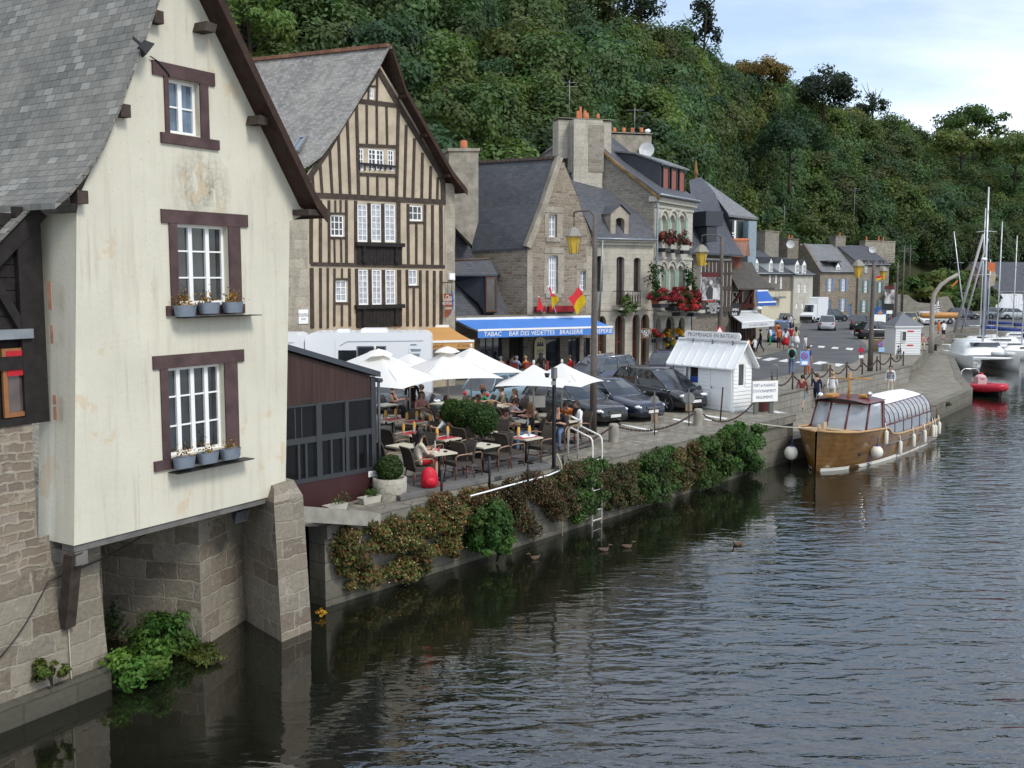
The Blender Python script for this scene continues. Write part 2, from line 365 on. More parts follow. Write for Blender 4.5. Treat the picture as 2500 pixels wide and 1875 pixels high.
CONC=plain('weathered_concrete',(.27,.255,.215),.95,.1,0,.25,3,.3)
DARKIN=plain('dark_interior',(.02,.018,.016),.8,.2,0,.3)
# ================================================================ water, land, quay, road
WZ=-1.85
def water_mat():
 m=Mat('river_water',.035,.5);m.b.inputs['IOR'].default_value=2.0
 m.col(m.ramp(m.noise(m.co('Object'),.08,3),[(.35,(.006,.007,.004)),(.7,(.010,.011,.006))]))
 o=m.co('Object');sx=m.n('SeparateXYZ',{0:o})
 a,d=G(1373,1147),V((sin(R(40.3)),cos(R(40.3)),0));nq=V((d.y,-d.x,0))
 w=m.math('ADD',m.math('MULTIPLY',sx.outputs[0],nq.x),m.math('MULTIPLY_ADD',sx.outputs[1],nq.y,-a.dot(nq)))
 w=m.math('ADD',w,m.math('MULTIPLY',m.math('SUBTRACT',m.noise(o,.12,3),.5),9.0))
 w=m.math('ADD',w,m.math('MULTIPLY_ADD',sx.outputs[1],.10,-2.6))
 k=m.ramp(m.math('MULTIPLY',w,1/16.0),[(.05,.04),(.32,.26),(.62,.75),(.98,1.0)])
 r1=m.noise(m.co('Object',(1,2.6,1),rot=(0,0,R(-24))),1.0,2,.45,.6)
 r2=m.noise(m.co('Object',(1,2.2,1),rot=(0,0,R(12))),2.6,3,.5,.5)
 r3=m.noise(m.co('Object',(1,1.8,1),rot=(0,0,R(-8))),.5,2)
 h=m.math('ADD',m.math('MULTIPLY',r1,.8),m.math('MULTIPLY_ADD',r2,.22,m.math('MULTIPLY',r3,.5)))
 m.bump(m.math('MULTIPLY',h,k),1.0,.10);return m.m
mb=MB();mb.face([(-300,-60,WZ),(900,-60,WZ),(900,900,WZ),(-300,900,WZ)])
struct(mb.build('river_water',water_mat()))
# quay edge and levels
QE=[G(819,1290),G(1009,1244),G(1373,1147),G(1700,1077),G(1962,1013)]
qd=(QE[-1]-QE[0]).normalized()
QE[0]=QE[2]-qd*7.5;QE[1]=QE[2]-qd*3.5;QE[3]=QE[2]+qd*6.5;QE[4]=QE[2]+qd*15.4
qn=V((qd.y,-qd.x,0))
def Q(s,w=0.0,z=0.0):return QE[2]+qd*s+qn*w+V((0,0,z))
QANG=math.degrees(atan2(qd.x,qd.y))
W1,W2=G(1888,968),G(2225,893)
FARB=[G(2250,868),G(2284,824),G(2335,803),V((75,124,0)),V((300,150,0)),V((300,700,0)),V((-300,700,0)),V((-300,5,0)),V((-40,5,0)),V((-11.5,12,0)),V((-9.2,19.5,0)),V((-6.2,21.6,0))]
LAND=[Q(-8.6),Q(-7.5),Q(15.4),G(1885,997),W1,W2]+FARB
def cobble_mat():
 m=Mat('quay_cobbles',.85,.2);u=m.co('Object');rr=m.co('Object',rot=(0,0,R(50)))
 uj=m.n('VectorMath',{0:rr,1:m.n('VectorMath',{0:m.noise(u,2.5,3,out=1),1:(.12,.12,0)},operation='MULTIPLY').outputs[0]},operation='ADD').outputs[0]
 b=m.n('TexBrick',{'Vector':uj,'Color1':(.17,.155,.125),'Color2':(.27,.25,.205),'Mortar':(.085,.08,.055),'Scale':1.0,'Mortar Size':.02,'Mortar Smooth':.4,'Brick Width':.42,'Row Height':.26})
 c=m.mix(m.ramp(m.noise(u,.5,6,.62),[(.5,0.0),(.68,.75)]),b.outputs[0],(.21,.195,.16))
 c=m.mix(m.ramp(m.noise(u,1.1,6,.7),[(.60,0.0),(.66,.8)]),c,(.10,.115,.045))
 m.col(c);m.bump(m.math('ADD',m.math('MULTIPLY',b.outputs[1],-1.0),m.math('MULTIPLY',m.noise(u,18,4),.5)),.6,.02);return m.m
COBBLE=cobble_mat()
mb=MB();mb.face(LAND);struct(mb.build('quay_pavement',COBBLE))
def asphalt(name,a,b):
 m=Mat(name,.85,.25);o=m.co('Object')
 c=m.ramp(m.noise(o,.35,6),[(.3,a),(.7,b)])
 c=m.mix(m.ramp(m.noise(m.co('Object',(.25,1.2,1),rot=(0,0,R(-40))),.5,5),[(.5,0.0),(.75,.35)]),c,tuple(x*.6 for x in a))
 m.col(c);m.bump(m.noise(o,60,3),.2,.01);return m.m
mb=MB();mb.face([p+V((0,0,.004))for p in(G(700,1010),G(1000,968),G(1300,962),G(1640,945),G(1838,930),G(1890,921),G(2019,902),G(2062,893),G(2089,884),G(2108,868),G(2121,856),G(2112,838),G(2097,829),G(2077,812),G(2090,797),G(2180,783),G(2270,790),G(2335,800),V((75,125.5,0)),V((110,130,0)),V((110,175,0)),V((58,156,0)),G(2010,772),G(1960,786),G(1915,855),G(1845,872),G(1700,905),G(1480,928),G(1100,940),G(700,965))])
struct(mb.build('road',asphalt('asphalt',(.075,.077,.08),(.115,.117,.12))))
ROADZ=.004
def pxquad(mb,pts,z):mb.face([G(x,y,z)for x,y in pts])
mb=MB();z=.009
for q in([(1844,872),(1861,873),(1853,876),(1844,874)],[(1880,873),(1901,875),(1877,881),(1859,879)],[(1921,876),(1931,878),(1921,884),(1899,882)],[(1948,882),(1960,884),(1952,886),(1941,885)],[(2000,882),(2022,884),(2004,890),(1983,888)],[(2042,887),(2062,889),(2048,895),(2024,892)],
[(1980,843),(1984,843.5),(1981,846),(1976,846)],[(1999,844),(2015,845),(2011,849),(1996,848)],[(2034,847),(2048,848),(2045,852),(2029,851)],[(2068,849),(2084,850),(2080,855),(2064,853)]):pxquad(mb,q,z)
MARK=plain('road_paint',(.62,.62,.60),.8,.2,0,.15,3)
struct(mb.build('road_markings',MARK))
mb=MB()
for q in([(1515,1037),(1519,1035),(1606,1052),(1601,1055)],[(1642,1024),(1646,1021),(1690,1030),(1686,1033)],[(1715,1015),(1719,1012),(1776,1021),(1772,1024)],[(1718,1024),(1721,1022),(1740,1025),(1736,1028)],[(1795,1000),(1798,998),(1850,1003),(1846,1006)],[(1886,1006),(1893,1003),(1916,1008),(1909,1011)]):pxquad(mb,q,.005)
struct(mb.build('parking_bay_lines',MARK))
# quay wall with coping
mb=MB();w0=-2.6
for a,b in(((-8.6,0),(15.4,0)),):mb.fbox(Fr(Q(0),QANG),-8.6,15.4,w0,-.30,-.6,-.06)
e1,e2=G(1885,997),Q(15.4)
mb.prism([e1+V((0,0,-.015)),e2-qn*.06+V((0,0,-.015)),V((*(e2-qn*.06).xy,-3)),V((*e1.xy,-3))],-qd*.5)
qw=mb.build('quay_wall',QUAYSTONE);qw['label']='old stone quay wall overgrown with weeds, below the cafe terrace and parked cars';qw['category']='wall'
mb=MB();fq=Fr(Q(0),QANG);s=-8.6;rr=random.Random(3)
while s<15.4:
 l=min(rr.uniform(1.0,1.7),15.4-s);mb.fbox(fq,s+.008,s+l-.008,-.3,.012+rr.uniform(-.008,.008),-.62,.03+rr.uniform(-.02,.02));s+=l
mb.build('coping',QUAYSTONE,qw,).matrix_parent_inverse=Matrix()
# upper retaining wall and lower quay
LZ=-1.0
wd_=(W2-W1).normalized();wang=math.degrees(atan2(wd_.x,wd_.y));fw=Fr(W1,wang);wl_=(W2-W1).length
mb=MB();mb.fbox(fw,-1,wl_,-1.6,-.02,-.5,.0)
t2=G(2222,875);mb.prism([W2+V((0,0,-.02)),t2+V((0,0,-.02)),V((*t2.xy,-1.6)),V((*W2.xy,-1.6))],-wd_*.45)
rw=mb.build('retaining_wall',ashlar('retaining_wall_stone',(.20,.19,.165),(.28,.265,.23),(.12,.11,.10),1.1,.33,.016,.5))
tag(rw,'low grey stone retaining wall behind the man in the striped shirt','wall')
mb=MB();mb.fbox(fw,-1,wl_+.03,-.02,.06,-.5,.04);mb.build('coping',QUAYSTONE,rw)
LQ=[Q(15.3,0,LZ),G(2273,993,LZ),G(2375,950,LZ),G(2350,921,LZ),G(2328,870,LZ),G(2312,838,LZ),G(2288,822,LZ)]
mb=MB();mb.face(LQ+[G(2246,862,LZ),G(2205,880,LZ),V((*(W2-wd_*.3).xy,LZ)),V((*W1.xy,LZ)),V((*G(1860,985).xy,LZ))])
struct(mb.build('lower_quay',COBBLE))
mb=MB()
for a,b in zip(LQ,LQ[1:]):
 d=(b-a).normalized();n=V((d.y,-d.x,0));dn=V((0,0,-1.6))
 mb.prism([a-n*.45,a+n*.03,b+n*.03,b-n*.45],(0,0,.012));mb.prism([a-n*.4,a,b,b-n*.4],dn)
tag(mb.build('lower_quay_wall',QUAYSTONE),'low mossy stone quay edge beside the red dinghy and catamaran','wall')
mb=MB();p=G(2250,868);q=G(2284,824);r_=G(2335,803)
for a,b in((t2,p),(p,q),(q,r_),(r_,V((75,124,0))),(V((75,124,0)),V((300,150,0)))):mb.prism([a+V((0,0,-.02)),b+V((0,0,-.02)),V((*b.xy,-3)),V((*a.xy,-3))],(-.4,.5,0))
tag(mb.build('far_bank_wall',QUAYSTONE),'distant stone bank wall behind the moored yachts','wall')
# ================================================================ hill and woodland
FOOT=[(-120,44),(-70,52),(-25,63),(-10,72),(3,84),(12,100),(24,142),(38,168),(60,178),(90,190),(140,205),(230,215)]
RIDGE=[(-150,95,47),(-90,110,47),(-50,118,47),(-26,126,46),(0,140,44),(22,160,39),(40,190,39),(58,220,40),(86,246,39),(120,290,38),(150,300,41),(260,320,42)]
def hill_pt(i,t):
 k=min(int(i),len(FOOT)-2);f=i-k
 a=V((*FOOT[k],0)).lerp(V((*FOOT[k+1],0)),f);b=V((RIDGE[k][0],RIDGE[k][1],0)).lerp(V((RIDGE[k+1][0],RIDGE[k+1][1],0)),f)
 h=RIDGE[k][2]*(1-f)+RIDGE[k+1][2]*f-5
 p=a.lerp(b,t);p.z=h*(min(t,1)**.85)if t>0 else 0
 return p
mb=MB();n=44
mb.grid([[hill_pt(i*11/n,t)for i in range(n+1)]for t in(0,.08,.2,.35,.5,.65,.8,.92,1,1.3,2.2)])
struct(mb.build('hill',plain('forest_floor',(.03,.034,.016),.95,.1,0,.4,.2)))
def crown_mb(r,h,nl,ls,seed,nclump=26,mb=None,c0=V(),hollow=.55,tcol=(1,1,1),top=1.0):
 rd=random.Random(seed);mb=mb or MB()
 if mb.col is None:mb.col=[]
 cl=[]
 for k in range(nclump):
  th=rd.uniform(0,2*pi);ph=rd.uniform(-.55,1);q=sqrt(max(0,1-ph*ph));rad=rd.uniform(hollow,.9)
  cl.append((V((cos(th)*q*r*rad,sin(th)*q*r*rad,ph*h*.5*rad*top)),rd.uniform(.22,.42),rd.uniform(.72,1.28),rd.uniform(.85,1.2)))
 for i in range(nl):
  c,s,br,yl=cl[rd.randrange(nclump)]
  d=V((rd.gauss(0,1),rd.gauss(0,1),rd.gauss(.25,1))).normalized()
  p=c+V((d.x*s*r,d.y*s*r,d.z*s*h*.5))*(rd.random()**.4)
  nrm=(d*.55+(p.normalized()if p.length>.01 else d)*.55+V((rd.gauss(0,.38),rd.gauss(0,.38),rd.gauss(.15,.38)))).normalized()
  t=nrm.cross(V((rd.gauss(0,1),rd.gauss(0,1),rd.gauss(0,1)))).normalized();b=nrm.cross(t);l=ls*rd.uniform(.6,1.35)
  p=c0+p
  mb.face([p-t*l,p+b*l*.55,p+t*l,p-b*l*.55]);v=br*rd.uniform(.8,1.2)
  mb.col.append((v*yl*tcol[0],v*tcol[1],v*.9*tcol[2],1))
 return mb
def trunk_mb(h,r,seed,mb=None,c0=V(),nb=5,sp=.45):
 rd=random.Random(seed);mb=mb or MB()
 pts=[c0+V((rd.uniform(-.1,.1)*h*.15*k,rd.uniform(-.1,.1)*h*.15*k,h*k/4))for k in range(5)]
 mb.tube(pts,[r*(1-.16*k)for k in range(5)],7)
 for k in range(nb):
  a=pts[2].lerp(pts[4],rd.random());th=rd.uniform(0,2*pi);L=h*sp*rd.uniform(.6,1.1)
  mb.tube([a,a+V((cos(th)*L*.4,sin(th)*L*.4,L*.35)),a+V((cos(th)*L*.75,sin(th)*L*.75,L*.85))],[r*.45,r*.3,r*.1],5)
 return mb
BARK=plain('bark',(.05,.042,.034),.95,.1,0,.35,4,.4)
WOODLEAF=leafmat('woodland_leaves',(.066,.108,.050),.38)
protos=[]
for k in range(5):
 mb=crown_mb(4.9+.5*(k%3),9+k%2*2.2,5200,.27,40+k,34,hollow=.6,tcol=((.9,1,1.0),(1.15,1.1,.8),(.8,.95,1.05),(1.0,1.05,.9),(1.25,1.0,.75))[k])
 nf=len(mb.f);mb.cur=1;trunk_mb(7,.28,k,mb,V((0,0,-7.5)));mb.col+=[(1,1,1,1)]*(len(mb.f)-nf)
 o=mb.build('crown_source',[WOODLEAF,BARK]);protos.append(o);C.objects.unlink(o)
pts=[];rd=random.Random(11)
i=0.0
while i<11:
 k=min(int(i),10);seg=(V(FOOT[k+1])-V(FOOT[k])).length
 a,b=hill_pt(i,0),hill_pt(i,1);L=(b-a).length;t=.03
 while t<1.12:
  p=hill_pt(i+rd.uniform(-.5,.5)*6/seg,t+rd.uniform(-.4,.4)*6/L)if .5<i<10.5 else hill_pt(i,t)
  if not(t<.1 and(p.x>52)):pts.append((p+V((0,0,rd.uniform(4.0,6.0)if t>.1 else 3.2)),rd.uniform(.7,1.2)*(.72 if t<.1 else 1),rd.uniform(0,6.28),rd.randrange(5)))
  t+=6.2/L*rd.uniform(.75,1.2)
 i+=6.0/seg
me=bpy.data.meshes.new('woodland');me.from_pydata([tuple(p[0])for p in pts],[],[])
for nm,ty,dat in(('scl','FLOAT',[p[1]for p in pts]),('rotz','FLOAT',[p[2]for p in pts]),('idx','INT',[p[3]for p in pts])):
 me.attributes.new(nm,ty,'POINT').data.foreach_set('value',dat)
wood=bpy.data.objects.new('woodland',me);C.objects.link(wood)
tag(wood,'dense green deciduous wood covering the steep hillside behind the houses','woodland',None,'stuff')
gt=bpy.data.node_groups.new('scatter','GeometryNodeTree');gt.interface.new_socket('Geometry',in_out='INPUT',socket_type='NodeSocketGeometry');gt.interface.new_socket('Geometry',in_out='OUTPUT',socket_type='NodeSocketGeometry')
gi,go=gt.nodes.new('NodeGroupInput'),gt.nodes.new('NodeGroupOutput');jn=gt.nodes.new('GeometryNodeJoinGeometry')
def att(nm,ty):
 a=gt.nodes.new('GeometryNodeInputNamedAttribute');a.data_type=ty;a.inputs[0].default_value=nm;return[o for o in a.outputs if o.enabled][0]
cx=gt.nodes.new('ShaderNodeCombineXYZ');gt.links.new(att('rotz','FLOAT'),cx.inputs[2])
for k,po in enumerate(protos):
 oi=gt.nodes.new('GeometryNodeObjectInfo');oi.inputs['Object'].default_value=po;oi.inputs['As Instance'].default_value=True
 cp=gt.nodes.new('FunctionNodeCompare');cp.data_type='INT';cp.operation='EQUAL';gt.links.new(att('idx','INT'),cp.inputs[2]);cp.inputs[3].default_value=k
 ip=gt.nodes.new('GeometryNodeInstanceOnPoints');gt.links.new(gi.outputs[0],ip.inputs['Points']);gt.links.new(cp.outputs[0],ip.inputs['Selection'])
 gt.links.new(oi.outputs['Geometry'],ip.inputs['Instance']);gt.links.new(cx.outputs[0],ip.inputs['Rotation']);gt.links.new(att('scl','FLOAT'),ip.inputs['Scale']);gt.links.new(ip.outputs[0],jn.inputs[0])
gt.links.new(jn.outputs[0],go.inputs[0])
mo=wood.modifiers.new('scatter','NODES');mo.node_group=gt
# ================================================================ house building blocks
def window(par,off,fr,r,nx,nz,rec=.15,frame=WHITE,pane=None,frm=.06,bar=.028,w=0.0,mull=(),name='window',sill=False,label=None):
 u0,z0,u1,z1=r;mb=MB();a,b=w-rec,w-rec+.05
 mb.fbox(fr,u0,u0+frm,z0,z1,a,b);mb.fbox(fr,u1-frm,u1,z0,z1,a,b)
 mb.fbox(fr,u0+frm,u1-frm,z0,z0+frm,a,b);mb.fbox(fr,u0+frm,u1-frm,z1-frm,z1,a,b)
 for i in range(1,nx):
  u=u0+(u1-u0)*i/nx;k=frm*.8 if i in mull else bar
  mb.fbox(fr,u-k,u+k,z0+frm,z1-frm,a,b+(.008 if i in mull else-.004))
 for j in range(1,nz):
  z=z0+(z1-z0)*j/nz;mb.fbox(fr,u0+frm,u1-frm,z-bar*.8,z+bar*.8,a,b-.012)
 if sill:mb.fbox(fr,u0-.03,u1+.03,z0-.07,z0-.004,a,w+.05)
 o=mb.build(name,frame,par,off,label)
 mb=MB();c=a+.012;mb.face([fr.p(u0+.01,z0+.01,c),fr.p(u1-.01,z0+.01,c),fr.p(u1-.01,z1-.01,c),fr.p(u0+.01,z1-.01,c)])
 p=mb.build('pane',pane or GLASS,o,off);return o
def beam_px(mb,fr,pts,wpx,w0=-.02,w1=.05):
 q=[fr.px(x,y)for x,y in pts];k=abs(fr.px(pts[0][0]+wpx/2,pts[0][1])[0]-fr.px(pts[0][0]-wpx/2,pts[0][1])[0])/2
 k2=abs(fr.px(pts[0][0],pts[0][1]+wpx/2)[1]-fr.px(pts[0][0],pts[0][1]-wpx/2)[1])/2
 rows=[]
 for i,p in enumerate(q):
  a,b=q[max(i-1,0)],q[min(i+1,len(q)-1)];d=V((b[0]-a[0],b[1]-a[1])).normalized();n=V((-d.y,d.x));h=k if abs(d.y)>abs(d.x)else k2
  rows.append((V(p)+n*h,V(p)-n*h))
 for(a,b),(c,d)in zip(rows,rows[1:]):
  mb.prism([fr.p(a.x,a.y,w1),fr.p(b.x,b.y,w1),fr.p(d.x,d.y,w1),fr.p(c.x,c.y,w1)],fr.n*(w0-w1))
def chimney(par,off,c,sx,sy,z0,z1,rz,mat,pots,cap=.12,potm=ORANGEPOT,top=.08):
 mb=MB();mb.box((c.x,c.y,(z0+z1)/2),(sx,sy,z1-z0),rz);mb.box((c.x,c.y,z1+cap/2),(sx+.16,sy+.16,cap-.004),rz)
 o=mb.build('chimney',mat,par,off)
 for k,h in pots:
  x,y=rot2(k,0,rz);mb=MB();mb.lathe([(.15,z1+cap),(.17,z1+cap+.05),(.125,z1+cap+h*.85),(.15,z1+cap+h),(.1,z1+cap+h),(.09,z1+cap+h-.1)],(c.x+x,c.y+y,0),10)
  mb.build('chimney_pot',potm,o,off)
 return o
def antenna(loc,h,label,arms=3,wide=.6):
 mb=MB();mb.cyl(loc,loc+V((0,0,h)),.025,n=6)
 for k in range(arms):mb.cyl(loc+V((-wide/2,0,h-.15-.25*k)),loc+V((wide/2,0,h-.15-.25*k)),.014,n=5)
 mb.cyl(loc+V((-.1,-.4,h-.15)),loc+V((.1,.4,h-.15)),.014,n=5)
 return tag(mb.build('tv_antenna',STEEL,None,loc),label,'antenna')
def dish(loc,r,label,n=(.3,-1,.3)):
 mb=MB();n=V(n).normalized();q=n.to_track_quat('Z','Y').to_matrix()
 mb.grid([[loc+q@V((r*k*cos(a*pi/8),r*k*sin(a*pi/8),.25*r*k*k))for a in range(16)]for k in(.05,.5,1)],True,True)
 mb.cyl(loc,loc-n*.3,.03,n=6);mb.cyl(loc-q@V((0,-r,0))*.9,loc+n*r*.9,.015,n=5)
 return tag(mb.build('satellite_dish',plain('dish_grey',(.55,.55,.55),.5),None,loc),label,'satellite dish')
 # ================================================================ H1 cream gable house over the water
B1=V((-4.58,20.6,0));F1=Fr(B1,31.5);px1=F1.px
H1=thing('plastered_house','cream plastered gable house jutting over the river with brown window surrounds','house',(*F1.p(-2.5,1.1).xy,1.1));o1=H1.location
zb=1.12;A1=px1(181,1339);BR=px1(697,1198);zb=(A1[1]+BR[1])/2
out1=[(A1[0],zb),(BR[0],zb),px1(707,540),px1(752,521),px1(731,503),px1(486,0),px1(428,-120),px1(383,0),px1(344,112),px1(289,260),px1(253,347),px1(224,412),px1(195,474),px1(187,520)]
wins1=[F1.rect(409,189,489,334),F1.rect(430,546,560,740),F1.rect(408,900,551,1092)]
mb=MB();wall(mb,F1,out1,[rc(r)for r in wins1],.22,back=None)
sd1=.66
for a,b in((out1[-1],out1[0]),(out1[1],out1[2])):mb.face([F1.p(*a),F1.p(*b),F1.p(*b,-5 if a is out1[1]else-sd1-.3),F1.p(*a,-5 if a is out1[1]else-sd1-.3)])
mb.face([F1.p(A1[0],zb),F1.p(BR[0],zb),F1.p(BR[0],zb,-5),F1.p(A1[0],zb,-5)])
mb.build('wall',plaster_h1(F1),H1,o1)
lp=[px1(x,y,.2)for x,y in((134,494),(174,459),(203,424),(235,383),(258,340),(292,258),(347,108),(386,-3),(430,-122))]
lp=[lp[0]]+lp[1:]
mb=MB();sheet(mb,[F1.p(u,z,.2)for u,z in lp],-F1.n*9.5,.1)
rp=[px1(x,y)for x,y in((757,535),(745,518),(731,499),(610,252),(486,-3),(430,-118))]
rs=[F1.p(u,z+.16,.46)for u,z in rp];rs[0]=rs[0]+V((0,0,.02))
sheet(mb,rs,-F1.n*9.7,.09);roof1=mb.build('roof',SLATE_OLD,H1,o1)
mb=MB()
ss=[F1.p(u,z+.062,.44)for u,z in rp];sheet(mb,ss,-F1.n*2.2,.06)
for k in range(len(rs)-1):mb.prism([rs[k]+V((0,0,-.005)),rs[k+1]+V((0,0,-.005)),rs[k+1]+V((0,0,-.26)),rs[k]+V((0,0,-.26))],F1.n*.03)
mb.build('soffit',SOFFIT,H1,o1)
mb=MB()
for x,y in((486,66),(614,292)):
 u,z=px1(x,y);mb.prism([F1.p(u-.16,z-.12,-.02),F1.p(u+.08,z-.12,-.02),F1.p(u+.14,z+.03,-.02),F1.p(u-.1,z+.05,-.02)],F1.n*.34)
for x,y in((372,40),(291,268),(186,478)):
 u,z=px1(x,y);mb.fbox(F1,u-.1,u+.1,z-.13,z+.08,-.02,.17)
u,z=px1(743,512);mb.fbox(F1,u-.35,u+.3,z-.13,z-.02,-.05,.44)
mb.build('purlin_end',OAK,H1,o1)
for r,(nx,nz),mu,sr,pn in((wins1[0],(2,2),(1,),(369,141,522,202,400,507,345,359,391,532),GLASSB),(wins1[1],(3,3),(1,2),(391,508,603,548,413,586,741,768,404,594),GLASS),(wins1[2],(4,3),(1,2,3),(371,868,594,896,392,580,1092,1150,373,582),GLASS)):
 window(H1,o1,F1,(r[0],r[1],r[2],r[3]),nx,nz,.17,WHITE,pn,.055,.018,mull=mu)
 mb=MB();x0,y0,x1,y1,ja,jb,sy,sb,sx0,sx1=sr
 L=F1.rect(x0,y0+6,x1,y1-4);uA,uB=px1(ja,(y0+sy)/2)[0],px1(jb,(y0+sy)/2)[0];zs=px1((sx0+sx1)/2,sb)[1]
 mb.fbox(F1,L[0],L[2],r[3]+.004,r[3]+.24,-.02,.035)
 mb.fbox(F1,uA,r[0]-.004,r[1]-.02,r[3]+.002,-.02,.03);mb.fbox(F1,r[2]+.004,uB,r[1]-.02,r[3]+.002,-.02,.03)
 mb.fbox(F1,px1(sx0,sy)[0],px1(sx1,sy)[0],r[1]-.20,r[1]-.022,-.02,.05)
 mb.build('window_surround',BROWNTRIM,H1,o1)
mb=MB();mb.fbox(F1,A1[0]+.02,BR[0]-.02,zb-.12,zb-.003,-.35,-.03);mb.fbox(F1,A1[0]+.02,A1[0]+.25,zb-.35,zb-.13,-.8,.0)
mb.build('sill_beam',plain('grey_oak_beam',(.13,.125,.115),.85,.2,0,.3,3),H1,o1)
mb=MB();a=F1.p(A1[0]+.05,zb-.15,-.1);b=F1.p(A1[0]+.22,zb-1.55,-.62);mb.bar(a,b,.2,.22,F1.n);mb.build('strut',OAK,H1,o1)
mb=MB()
for zz,hh,uu,ww in((4.9,.45,.10,.10),(4.35,.3,.08,.07),(3.35,.16,.08,.09),(3.1,.22,.09,.09)):mb.fbox(F1,A1[0]-.012,A1[0]-.002,zz,zz+hh,-.28-ww,-.28)
mb.build('bare_brick_patch',plain('bare_brick',(.40,.22,.15),.9,.1,0,.2),H1,o1)
# flower boxes
dryleaf=leafmat('dried_plant',(.34,.19,.045),.25,.25)
BOXM=plain('grey_plastic_trough',(.17,.20,.24),.6,.3,0,.12)
def pad(c,sx,sy,h,mat_leaf,n,ls,parent,off,tint=(1,1,1),seed=0,name='plant'):
 mb=MB();mb.col=[];rd=random.Random(seed)
 for k in range(n):
  p=c+V((rd.gauss(0,sx),rd.gauss(0,sy),abs(rd.gauss(0,h))));t=V((rd.gauss(0,1),rd.gauss(0,1),rd.gauss(0,1))).normalized();b=t.cross(V((rd.random(),rd.random(),rd.random()))).normalized();l=ls*rd.uniform(.6,1.3);v=rd.uniform(.6,1.4)
  mb.face([p-t*l,p+b*l*.5,p+t*l,p-b*l*.5]);mb.col.append((v*tint[0],v*tint[1],v*tint[2],1))
 return mb.build(name,mat_leaf,parent,off)
wd2=('upper','lower')
for(x,y,row,nm)in((452,759,0,'left'),(510,752,0,'middle'),(568,750,0,'right'),(450,1128,1,'left'),(508,1117,1,'middle'),(562,1107,1,'right')):
 u,z=px1(x,y,.2);c=F1.p(u,z,.2)
 t=thing('flower_box',f'grey trough of dried orange plants, {nm} of three under the {("three" if row == 0 else "four")}-column window','flower box',c,0,'flower boxes on the cream house')
 mb=MB();h=.2;L=.21
 q=lambda du,dz,dw:F1.p(u+du,z+dz,.2+dw)
 mb.grid([[q(L*.85*cos(a*pi/8)**1 if 0 else L*.86*max(-1,min(1,1.3*cos(a*pi/8))),-h/2,.1*sin(a*pi/8))for a in range(16)],[q(L*max(-1,min(1,1.3*cos(a*pi/8))),h/2,.12*sin(a*pi/8))for a in range(16)]],True,True)
 mb.face([q(L*.9*max(-1,min(1,1.3*cos(a*pi/8))),h/2-.04,.11*sin(a*pi/8))for a in range(16)])
 mb.build('trough',BOXM,t,c)
 pad(c+V((0,0,h/2)),.085,.05,.1,dryleaf,130 if row==0 else 70,.032,t,c,seed=x)
for row,(x0,x1,y)in enumerate(((428,612,762),(408,595,1122))):
 u0,z=px1(x0,y+(10 if row else 6));u1=px1(x1,y)[0];mb=MB();zz=px1((x0+x1)/2,y+(12 if row else 9))[1];mb.fbox(F1,u0,u1,zz-.015,zz,.02,.3)
 mb.build('box_shelf',IRON,H1,o1)
 # floodlights
def floodlight(P,n,label,s=.2,m=IRON):
 t=thing('floodlight',label,'floodlight',P);n=V(n).normalized();q=n.to_track_quat('Z','Y').to_matrix()
 mb=MB();a=[P+q@V((x*s,y*s*.75,0))for x,y in((-1,-1),(1,-1),(1,1),(-1,1))];b=[P+q@V((x*s*.6,y*s*.45,-s))for x,y in((-1,-1),(1,-1),(1,1),(-1,1))]
 for i in range(4):mb.face([a[i],a[(i+1)%4],b[(i+1)%4],b[i]])
 mb.face(b);mb.bar(P-n*s,P-n*(s+.15),.05,.05,(0,0,1));mb.build('housing',m,t,P)
 mb=MB();mb.face([P+q@V((x*s*.92,y*s*.68,-.01))for x,y in((-1,-1),(1,-1),(1,1),(-1,1))]);mb.build('lamp_glass',GLASS,t,P);return t
u,z=px1(358,125,.2);floodlight(F1.p(u,z,.25),F1.n*.3+F1.d*.6+V((0,0,-.5)),'black floodlight under the roof edge above the smallest cream-house window',.16)
mb=MB();p=[F1.p(*px1(x,y),.05)for x,y in((362,138),(380,150),(405,178),(409,188))];mb.tube(p,.012,5);tag(mb.build('power_cable',IRON,None,p[0]),'thin black cable running from the floodlight to the gable window','cable')
# ---------------------------------------------------------------- left neighbour: stone base + dark timber frame + lean-to
F0=Fr(F1.p(0,0,-sd1),31.5);px0=F0.px
H0=thing('timber_building','dark timber-framed building on a pale rubble base at the far left of the river front','house',F0.p(-7,-1.8));o0=H0.location
uE=px0(258,1600)[0];zt=px0(60,1036)[1];uL=-13.0
mb=MB()
outw=[(uL,-3.0),(uE-.02,-3.0),(uE+.03,-1.2),(uE-.06,.2),(uE,1.0),(uE+.0,zb+.1),(uE-1.2,zb+.1),(uE-1.2,zt),(uL,zt)]
wall(mb,F0,outw,(),.2)
mb2_=MB();wall(mb2_,F0,[(uL,-3),(uE-.03,-3),(uE+.02,-1.2),(uE-.07,.2),(uE-.03,.75),(uE-.9,.7),(uE-1.8,.5),(uE-3,.65),(uL,.5)],(),.2,.02);mb2_.build('stone_base',BLOCKS,H0,o0)
mb.face([F0.p(uE-.02,-3,0),F0.p(uE,zb+.1,0),F0.p(uE,zb+.1,-1.2),F0.p(uE-.02,-3,-1.2)])
mb.build('stone_base',RUB_H1,H0,o0)
mb=MB();mb.fbox(F0,uL,uE-.02,-3.0,WZ+.42,-.05,.16);mb.build('footing',ashlar('dark_footing_blocks',(.10,.09,.075),(.15,.135,.11),(.07,.065,.05),1.0,.5,.02,.5,-1.0),H0,o0)
ut=px0(104,800)[0]+.03
